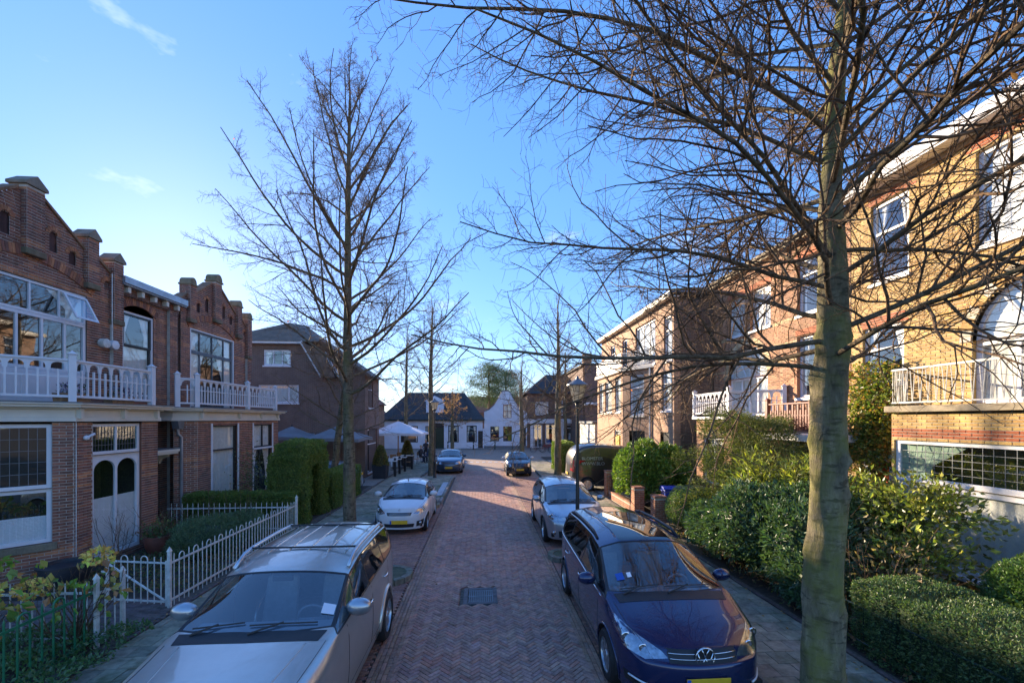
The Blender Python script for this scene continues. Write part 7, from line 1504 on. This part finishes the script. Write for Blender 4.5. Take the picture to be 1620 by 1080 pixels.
picket_fence('hoop_top_fence', 'short white fence piece with one hoop next to the path', (-5.78, 6.98), (-5.68, 7.33), .10, .78, 'white_old', .11)
picket_fence('picket_fence', 'white iron side fence behind the hydrangeas at the left edge', (-9.2, 7.06), (-5.84, 7.04), .07, .80, 'white_old', .15, False, posts=(False, False))
picket_fence('green_fence', 'dark green iron fence in the bottom left corner', (-5.72, 4.6), (-5.76, 6.88), .07, .86, 'green_paint', .15, True, (.15,), posts=(False, False), r=.012)
g = thing('garden_gate', 'white iron garden gate standing open with diagonal brace', 'gate', (-5.68, 8.32, .1)); fr = ((-5.68, 8.32, .12), (-1.22, .22), (-.22, -1.22))
MB(fr).box(0, 1.22, -.01, .01, .76, .79).build('rail', 'white_old', g); MB(fr).box(0, 1.22, -.01, .01, .06, .09).build('rail', 'white_old', g)
for u in (.015, 1.22): MB(fr).box(u - .02, u + .02, -.015, .015, 0, .9 if u > 1 else .82).build('stile', 'white_old', g)
MB(fr).tube([(.04, .012, .10), (1.18, .012, .72)], .018, 6).build('brace', 'white_old', g)
MB(fr).box(1.2, 1.34, -.01, .01, .56, .59).build('latch', 'white_old', g)
for k in range(8):
    u = .13 + k * .135
    if k in (2, 5):
        P = [(u, 0, .03), (u, 0, .82)] + [(u + .0675 - .0675 * math.cos(math.pi * i / 8), 0, .82 + .07 * math.sin(math.pi * i / 8)) for i in range(1, 8)] + [(u + .135, 0, .82), (u + .135, 0, .03)]; MB(fr).tube(P, .0095, 6).build('hoop', 'white_old', g, smooth='auto')
    elif k not in (3, 6): MB(fr).tube([(u, 0, .03), (u, 0, .88)], .0095, 6).build('picket', 'white_old', g)
rf = thing('low_railing', 'dark green low iron railing under the clipped hedge on the right', 'fence', (5.52, 4.5, .1)); frr = ((5.60, 2.6, .1), (0, 1), (-1, 0))
for z in (.12, .62): MB(frr).tube([(0, 0, z), (4.3, 0, z)], .016, 6).build('rail', 'dark_green_paint', rf)
for k in range(4): MB(frr).box(.3 + k * 1.3, .36 + k * 1.3, -.03, .03, 0, .8).build('post', 'dark_green_paint', rf)
for k in range(30): MB(frr).tube([(.08 + k * .14, 0, .02), (.08 + k * .14, 0, .62)], .008, 5).build('picket', 'dark_green_paint', rf)
# brick gate pillars and low wall with railing on the right
def pillar(label, x, y, h=.92, w=.18):
    t = thing('gate_pillar', label, 'pillar', (x, y, .1), group='brick gate pillars on the right'); MB().box(x - w + .005, x + w - .005, y - w + .005, y + w - .005, .08, .1 + h).build('core', 'mortar_light', t)
    for fr in (((x, y - w + .005, 0), (1, 0), (0, -1)), ((x, y + w - .005, 0), (1, 0), (0, 1)), ((x - w + .005, y, 0), (0, 1), (-1, 0)), ((x + w - .005, y, 0), (0, 1), (1, 0))):
        brick_wall(fr, .1, .1 + h, lambda z: [(-w, w)], [], lambda u, z: jit(random.choice([(.42, .16, .085), (.36, .14, .08), (.46, .19, .1)]), .12), t, bl=.18, bed=False, name='brickwork')
    m = MB(None, (.40, .17, .10)); m.box(x - w - .02, x + w + .02, y - w - .02, y + w + .02, .1 + h, .16 + h); m.build('cap', 'stonework', t, bevel=.012); return t
pillar('near brick gate pillar next to the box bush', 5.62, 13.55); pillar('middle brick gate pillar at the end of the low wall', 5.62, 15.4); pillar('far brick gate pillar by the laurel and van', 5.62, 18.9, 1.1)
lw = thing('low_garden_wall', 'low brick garden wall carrying an iron railing before the laurel', 'wall', (5.62, 17.1, .1)); MB().box(5.54, 5.70, 15.6, 18.7, .06, .34).build('core', 'mortar_light', lw)
for x, n in ((5.54, -1), (5.70, 1)): brick_wall(((x, 0, 0), (0, 1), (n, 0)), .08, .34, lambda z: [(15.6, 18.7)], [], lambda u, z: jit(random.choice([(.42, .17, .09), (.37, .15, .085)]), .12), lw, bed=False, name='brickwork')
for k in range(9): m = MB(None, jit((.42, .20, .115), .1)); m.box(5.52, 5.72, 15.6 + k * .344, 15.6 + k * .344 + .338, .34, .40); m.build('coping_stone', 'stonework', lw, bevel=.008)
for z in (.5, .98): MB().tube([(5.62, 15.6, z), (5.62, 18.7, z)], .014, 6, raw=True).build('rail', 'black_paint', lw)
for k in range(26): MB().tube([(5.62, 15.66 + k * .118, .4), (5.62, 15.66 + k * .118, .98)], .007, 5, raw=True).build('railing_bar', 'black_paint', lw)
# ------------------------------------------------------------------ lamps
def lamp(label, x, y, z0, h=4.45):
    t = thing('street_lamp', label, 'street lamp', (x, y, z0), group='street lamps'); s = h / 4.45
    MB().lathe([(.0, 0), (.11, 0), (.11, .05), (.085, .1), (.085, .85), (.095, .88), (.095, .93), (.06, 1.0), (.05, 1.05), (.042, 2.4), (.036, 3.72 * s), (.055, 3.74 * s), (.055, 3.80 * s), (.03, 3.84 * s)], 14, (0, 0, 0)).build('post', 'black_paint', t, smooth='auto', local=True)
    b = 3.82 * s; MB(None, (.66, .63, .55)).lathe([(.09, 0), (.115, .03), (.225, .44)], 8, (0, 0, b), 'z', False).build('lantern_glass', 'lamp_opal', t, local=True)
    m = MB()
    for k in range(8): g = 6.283 * k / 8; m.tube([(.116 * math.cos(g), .116 * math.sin(g), b + .03), (.226 * math.cos(g), .226 * math.sin(g), b + .44)], .007, 4)
    m.lathe([(.02, -.03), (.10, -.01), (.125, .02), (.115, .04)], 16, (0, 0, b)); m.build('lantern_frame', 'black_paint', t, local=True)
    MB().lathe([(.275, .43), (.27, .46), (.20, .50), (.10, .57), (.05, .59), (.03, .66), (.0, .68)], 18, (0, 0, b)).build('lantern_roof', 'lead', t, smooth='auto', local=True)
    m = MB(); m.ball((0, 0, b + .24), (.06, .06, .13), 10, 8); m.build('bulb', 'white_paint', t, smooth=True, local=True); return t
lamp('black street lamp between the two cars on the right', 2.42, 10.9, .1); lamp('black street lamp beside a tree on the left pavement', -2.72, 25.6, .1, 4.6)
# ------------------------------------------------------------------ bins, pots, planters
def wheelie(label, x, y, rz, body):
    t = thing('wheelie_bin', label, 'bin', (x, y, .09), rz, 'wheelie bins')
    m = MB(); m.add([(-.22, -.27, .08), (.22, -.27, .08), (.22, .25, .08), (-.22, .25, .08), (-.28, -.34, .95), (.28, -.34, .95), (.28, .32, .95), (-.28, .32, .95)], [(3, 2, 1, 0), (4, 5, 6, 7), (0, 1, 5, 4), (1, 2, 6, 5), (2, 3, 7, 6), (3, 0, 4, 7)]); m.build('bin_body', body, t, local=True, bevel=.03)
    m = MB(); m.prism([(-.30, .955), (.30, .955), (.30, 1.0), (.2, 1.05), (-.2, 1.05), (-.30, 1.0)], -.38, .36); m.build('lid', body, t, local=True, bevel=.015)
    MB().tube([(-.24, .38, .92), (.24, .38, .92)], .016, 6).build('handle', body, t, local=True)
    for s in (-1, 1): MB().lathe([(.0, -.025), (.1, -.025), (.1, .025), (.0, .025)], 14, (s * .22, .26, .1), 'u').build('wheel', 'rubber', t, local=True)
wheelie('blue wheelie bin behind the gate pillars', 6.7, 14.95, R(80), 'bin_blue'); wheelie('green wheelie bin next to the blue one', 7.45, 15.0, R(95), 'bin_green')
def pot(label, x, y, r, h, mat, plant=True):
    t = thing('flower_pot', label, 'pot', (x, y, .08)); MB().lathe([(r * .62, 0), (r * .85, h * .35), (r, h * .75), (r * .98, h * .92), (r * 1.06, h * .94), (r * 1.06, h), (r * .92, h), (r * .9, h * .86), (0, h * .84)], 20, (0, 0, 0), cap=False).build('vessel', mat, t, smooth='auto', local=True)
    if plant:
        P = np.c_[rng.normal(size=(420, 2)) * r * .55, h * .85 + np.abs(rng.normal(size=420)) * h * .45]; o = foliage(t, P, np.tile((0, 0, 1.), (420, 1)), .075, [(.06, .10, .03), (.09, .12, .05), (.12, .07, .04)]); o.matrix_parent_inverse = Matrix()
pot('glazed ochre pot at the corner of the garden doors', -8.45, 12.35, .24, .40, 'ochre_pot'); pot('large terracotta pot beside the ochre one', -8.25, 11.75, .30, .46, 'terracotta'); pot('big black plant tub below the leaded corner window', -8.5, 9.55, .42, .48, 'charcoal_pot', False)
def planter(label, x, y, z0=.08):
    t = thing('cone_planter', label, 'planter', (x, y, z0), group='planters with clipped cones'); m = MB(); m.box(-.36, .36, -.36, .36, 0, .78, -.05); m.build('tub', 'charcoal_pot', t, local=True, bevel=.015)
    n = 3200; a = rng.random(n) * 6.283; hh = rng.random(n) ** 1.4; rr = .46 * np.sqrt(np.clip(1 - hh, 0, 1)) * (1 - .12 * rng.random(n)); P = np.c_[rr * np.cos(a), rr * np.sin(a), .74 + 1.15 * hh]; N = np.c_[np.cos(a), np.sin(a), np.full(n, .4)]
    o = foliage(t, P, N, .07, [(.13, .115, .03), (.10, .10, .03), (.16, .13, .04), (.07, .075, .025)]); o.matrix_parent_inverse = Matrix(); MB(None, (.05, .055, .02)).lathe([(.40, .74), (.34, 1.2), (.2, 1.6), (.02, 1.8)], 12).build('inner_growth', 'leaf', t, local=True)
planter('black planter with a clipped cone nearest the parked cars', -5.9, 26.0); planter('second black cone planter farther along the terrace', -5.4, 32.2)
for k, (x, y) in enumerate(((-5.15, 26.4), (-5.1, 27.6), (-5.0, 28.9), (-4.75, 30.2))):
    t = thing('standing_table', ('white topped standing table nearest the first cone planter', 'second standing table along the terrace edge', 'third standing table along the terrace edge', 'farthest standing table beside the second cone planter')[k], 'table', (x, y, .08), group='terrace standing tables')
    MB().box(-.07, .07, -.07, .07, 0, 1.0).build('post', 'black_paint', t, local=True); MB().box(-.75, .1, -.3, .3, .93, .975).build('table_top', 'white_old', t, local=True, bevel=.008); MB().lathe([(.07, 1.0), (.09, 1.03), (.05, 1.1), (0, 1.12)], 10).build('post_cap', 'black_paint', t, local=True)
# ------------------------------------------------------------------ terrace parasols
def parasol(name, label, x, y, w, z1, z2, mat, rz=0, pole='wood'):
    t = thing(name, label, 'parasol', (x, y, .08), rz, None); h = w / 2; pts = [(-h, -h, z1), (0, -h, z1 + .06), (h, -h, z1), (h, 0, z1 + .06), (h, h, z1), (0, h, z1 + .06), (-h, h, z1), (-h, 0, z1 + .06)]
    for i in range(8):
        m = MB(); a, b = pts[i], pts[(i + 1) % 8]; mid_ = lambda p, q: tuple((u + v) / 2 for u, v in zip(p, q)); top = (0, 0, z2)
        ma, mb = mid_(a, top), mid_(b, top); ma = (ma[0], ma[1], ma[2] - .05); mb = (mb[0], mb[1], mb[2] - .05)
        m.add([a, b, mb, ma, top, (a[0] * 1.01, a[1] * 1.01, a[2] - .16), (b[0] * 1.01, b[1] * 1.01, b[2] - .16)], [(0, 1, 2, 3), (3, 2, 4), (5, 6, 1, 0)]); m.build('canopy_panel', mat, t, local=True, smooth=False)
        MB().tube([(0, 0, z2 - .5), (a[0] * .5, a[1] * .5, (a[2] + z2) / 2 - .09)], .012, 5).build('rib', pole, t, local=True)
    MB().lathe([(.04, 0), (.04, z2 - .05)], 10).build('pole', pole, t, local=True, smooth=True); MB().box(-.4, .4, -.4, .4, 0, .09).build('base', 'lead', t, local=True); MB().ball((0, 0, z2 + .03), .05).build('finial', pole, t, local=True)
parasol('parasol', 'large white square parasol over the café terrace', -5.9, 31.4, 3.8, 2.45, 3.3, 'canvas_white'); parasol('parasol', 'dark grey parasol next to the brown house, nearer one', -7.75, 24.3, 2.9, 2.4, 3.1, 'canvas_grey', pole='black_paint'); parasol('parasol', 'dark grey parasol tucked against the brown house', -10.3, 24.5, 2.3, 2.45, 3.05, 'canvas_grey', pole='black_paint')
def chair(label, x, y, rz):
    t = thing('terrace_chair', label, 'chair', (x, y, .08), rz, 'terrace chairs')
    MB().box(-.22, .22, -.22, .22, .43, .47).build('seat', 'wood', t, local=True, bevel=.01); MB().box(-.22, .22, .19, .22, .6, .9).build('backrest', 'wood', t, local=True, bevel=.01)
    for sx in (-1, 1):
        for sy in (-1, 1): MB().bar((sx * .2, sy * .2, 0), (sx * .2, sy * .2, .9 if sy > 0 else .43), .014).build('leg', 'black_paint', t, local=True)
for k, (x, y, r) in enumerate(((-6.6, 30.4, 0), (-5.2, 30.9, 90), (-6.4, 32.0, 200), (-5.0, 33.4, 120), (-6.2, 33.8, 20), (-7.2, 31.4, 270))): chair(('terrace chair in the shade of the white parasol, left of its pole', 'terrace chair between the white parasol and the standing tables', 'terrace chair just beyond the white parasol pole', 'terrace chair near the second cone planter', 'terrace chair farthest back beside the brown house corner', 'terrace chair closest to the brown house under the parasol')[k], x, y, R(r))
for k, (x, y) in enumerate(((-6.0, 30.1), (-5.7, 33.0))):
    t = thing('terrace_table', ('round terrace table under the white parasol', 'round terrace table beyond the white parasol')[k], 'table', (x, y, .08)); MB().lathe([(0, .70), (.36, .70), (.36, .735), (0, .735)], 20).build('table_top', 'wood', t, local=True); MB().lathe([(.2, 0), (.2, .02), (.03, .04), (.03, .70)], 12).build('pedestal', 'black_paint', t, local=True)
# ------------------------------------------------------------------ people on the terrace
def person(label, x, y, rz, seated, cloth, hairm):
    t = thing('person', label, 'person', (x, y, .08), rz)
    hip = .52 if seated else .92; J = {}
    if seated: legs = lambda s: [(s * .1, -.02, hip - .03), (s * .12, -.45, hip - .02), (s * .12, -.45, .09), (s * .12, -.58, .05)]
    else: legs = lambda s: [(s * .1, 0, hip - .06), (s * .11, -.03 - .06 * s, .5), (s * .12, .02 - .05 * s, .09), (s * .13, -.14 - .05 * s, .05)]
    me = bpy.data.meshes.new('body'); V = [(0, 0, hip), (0, .0, hip + .25), (0, .01, hip + .48), (0, 0, hip + .58), (0, -.01, hip + .64), (0, -.03, hip + .76)]; Rd = [.15, .145, .16, .065, .06, .085]; E = [(i, i + 1) for i in range(5)]
    V.append((0, -.03, hip + .84)); Rd.append(.075); E.append((5, 6))
    for s in (1, -1):
        b = 0
        for p_, r_ in zip(legs(s), (.10, .075, .055, .045)): V.append(p_); Rd.append(r_); E.append((b, len(V) - 1)); b = len(V) - 1
        b = 2
        arm = [(s * .19, 0, hip + .46), (s * .25, -.03, hip + .2), (s * .22, -.24, hip + .1), (s * .20, -.32, hip + .1)]
        for p_, r_ in zip(arm, (.065, .05, .04, .035)): V.append(p_); Rd.append(r_); E.append((b, len(V) - 1)); b = len(V) - 1
    me.from_pydata(V, E, []); o = bpy.data.objects.new('body', me); COL.objects.link(o); sk = o.modifiers.new('k', 'SKIN'); sb = o.modifiers.new('s', 'SUBSURF'); sb.levels = sb.render_levels = 1
    for i, r_ in enumerate(Rd): me.skin_vertices[0].data[i].radius = (r_, r_ * .85)
    me.skin_vertices[0].data[0].use_root = True
    dg = bpy.context.evaluated_depsgraph_get(); m2 = bpy.data.meshes.new_from_object(o.evaluated_get(dg)); bpy.data.objects.remove(o); m2.materials.clear(); m2.materials.append(MATS[cloth]); m2.materials.append(MATS['skin'])
    for pl in m2.polygons:
        c = pl.center; pl.material_index = 1 if (c.z > hip + .60 or (abs(c.x) > .17 and c.y < -.27 and hip < c.z < hip + .2)) else 0; pl.use_smooth = True
    finish(bpy.data.objects.new('body', m2), t, True)
    m = MB(); m.ball((0, .005, hip + .80), (.092, .10, .10), 12, 8); m.build('hair', hairm, t, smooth=True, local=True)
    for s in (1, -1): MB().ball((s * .033, -.108, hip + .765), .011, 6, 4).build('eye', 'black_paint', t, local=True)
    MB().ball((0, -.118, hip + .735), (.014, .02, .02), 6, 4).build('nose', 'skin', t, local=True)
person('person in dark clothes seated at the far end of the terrace', -4.75, 34.6, R(60), True, 'dark_cloth', 'pale_hair'); person('person in navy clothes seated with back to the white cottage', -4.2, 35.2, R(-70), True, 'navy_cloth', 'hair'); person('person in black standing beyond the second cone planter', -4.55, 36.0, R(20), False, 'dark_cloth', 'pale_hair')
chair('chair under the seated person in dark clothes', -4.75, 34.6, R(60)); chair('chair under the seated person in navy clothes', -4.2, 35.2, R(-70))
# ------------------------------------------------------------------ bicycles, bollards
def bicycle(label, x, y, rz, mat):
    t = thing('bicycle', label, 'bicycle', (x, y, .02), rz, 'bicycles outside the shop')
    for cx in (-.52, .52):
        m = MB(); m.tube([(cx + .33 * math.cos(g), 0, .35 + .33 * math.sin(g)) for g in [6.283 * k / 22 for k in range(23)]], .018, 6); w = m.build('wheel', 'rubber', t, local=True)
        m = MB()
        for k in range(8): g = 6.283 * k / 8; m.bar((cx, 0, .35), (cx + .32 * math.cos(g), 0, .35 + .32 * math.sin(g)), .004, 4)
        m.build('spokes', 'alloy', w, local=True)
    m = MB()
    for a, b in (((-.52, 0, .35), (-.08, 0, .32)), ((-.52, 0, .35), (-.2, 0, .82)), ((-.08, 0, .32), (-.22, 0, .9)), ((-.08, 0, .32), (.36, 0, .78)), ((-.2, 0, .6), (.36, 0, .82)), ((.52, 0, .35), (.33, 0, 1.0))): m.bar(a, b, .018)
    m.build('frame', mat, t, local=True); MB().box(-.36, -.1, -.07, .07, .9, .96).build('saddle', 'black_plastic', t, local=True, bevel=.02); MB().tube([(.2, -.28, 1.02), (.33, -.1, 1.05), (.33, .1, 1.05), (.2, .28, 1.02)], .013, 6).build('handlebar', 'alloy', t, local=True)
bicycle('black bicycle parked in front of the corner shop', 5.9, 45.3, R(8), 'black_paint'); bicycle('red bicycle behind the black one at the shop', 6.9, 46.0, R(-6), 'red_lens'); bicycle('dark bicycle nearest the tree by the shop', 7.7, 45.2, R(12), 'black_paint')
for k, (x, y, lab) in enumerate(((-.95, 50.9, 'green bollard before the white cottage, left of the gate'), (1.55, 50.9, 'green bollard before the white gabled house'), (-3.9, 50.9, 'green bollard before the cottage window with curtains'))):
    t = thing('bollard', lab, 'bollard', (x, y, .0), group='bollards along the square'); MB().lathe([(.09, 0), (.09, .1), (.07, .12), (.065, .8), (.085, .82), (.085, .88), (.0, .95)], 12).build('post', 'dark_green_paint', t, local=True, smooth='auto'); MB().lathe([(.068, .6), (.07, .61), (.07, .68), (.068, .69)], 12, cap=False).build('band', 'white_paint', t, local=True)
b = thing('garden_table', 'weathered wooden slatted table top among shrubs under the big tree', 'table', (6.95, 6.35, .1), R(20))
for k in range(6): MB().box(-.32, .32, -.30 + k * .1, -.21 + k * .1, .52, .55).build('slat', 'wood', b, local=True, bevel=.004)
for sx in (-1, 1):
    for sy in (-1, 1): MB().box(sx * .28 - .02, sx * .28 + .02, sy * .25 - .02, sy * .25 + .02, 0, .52).build('leg', 'wood', b, local=True)
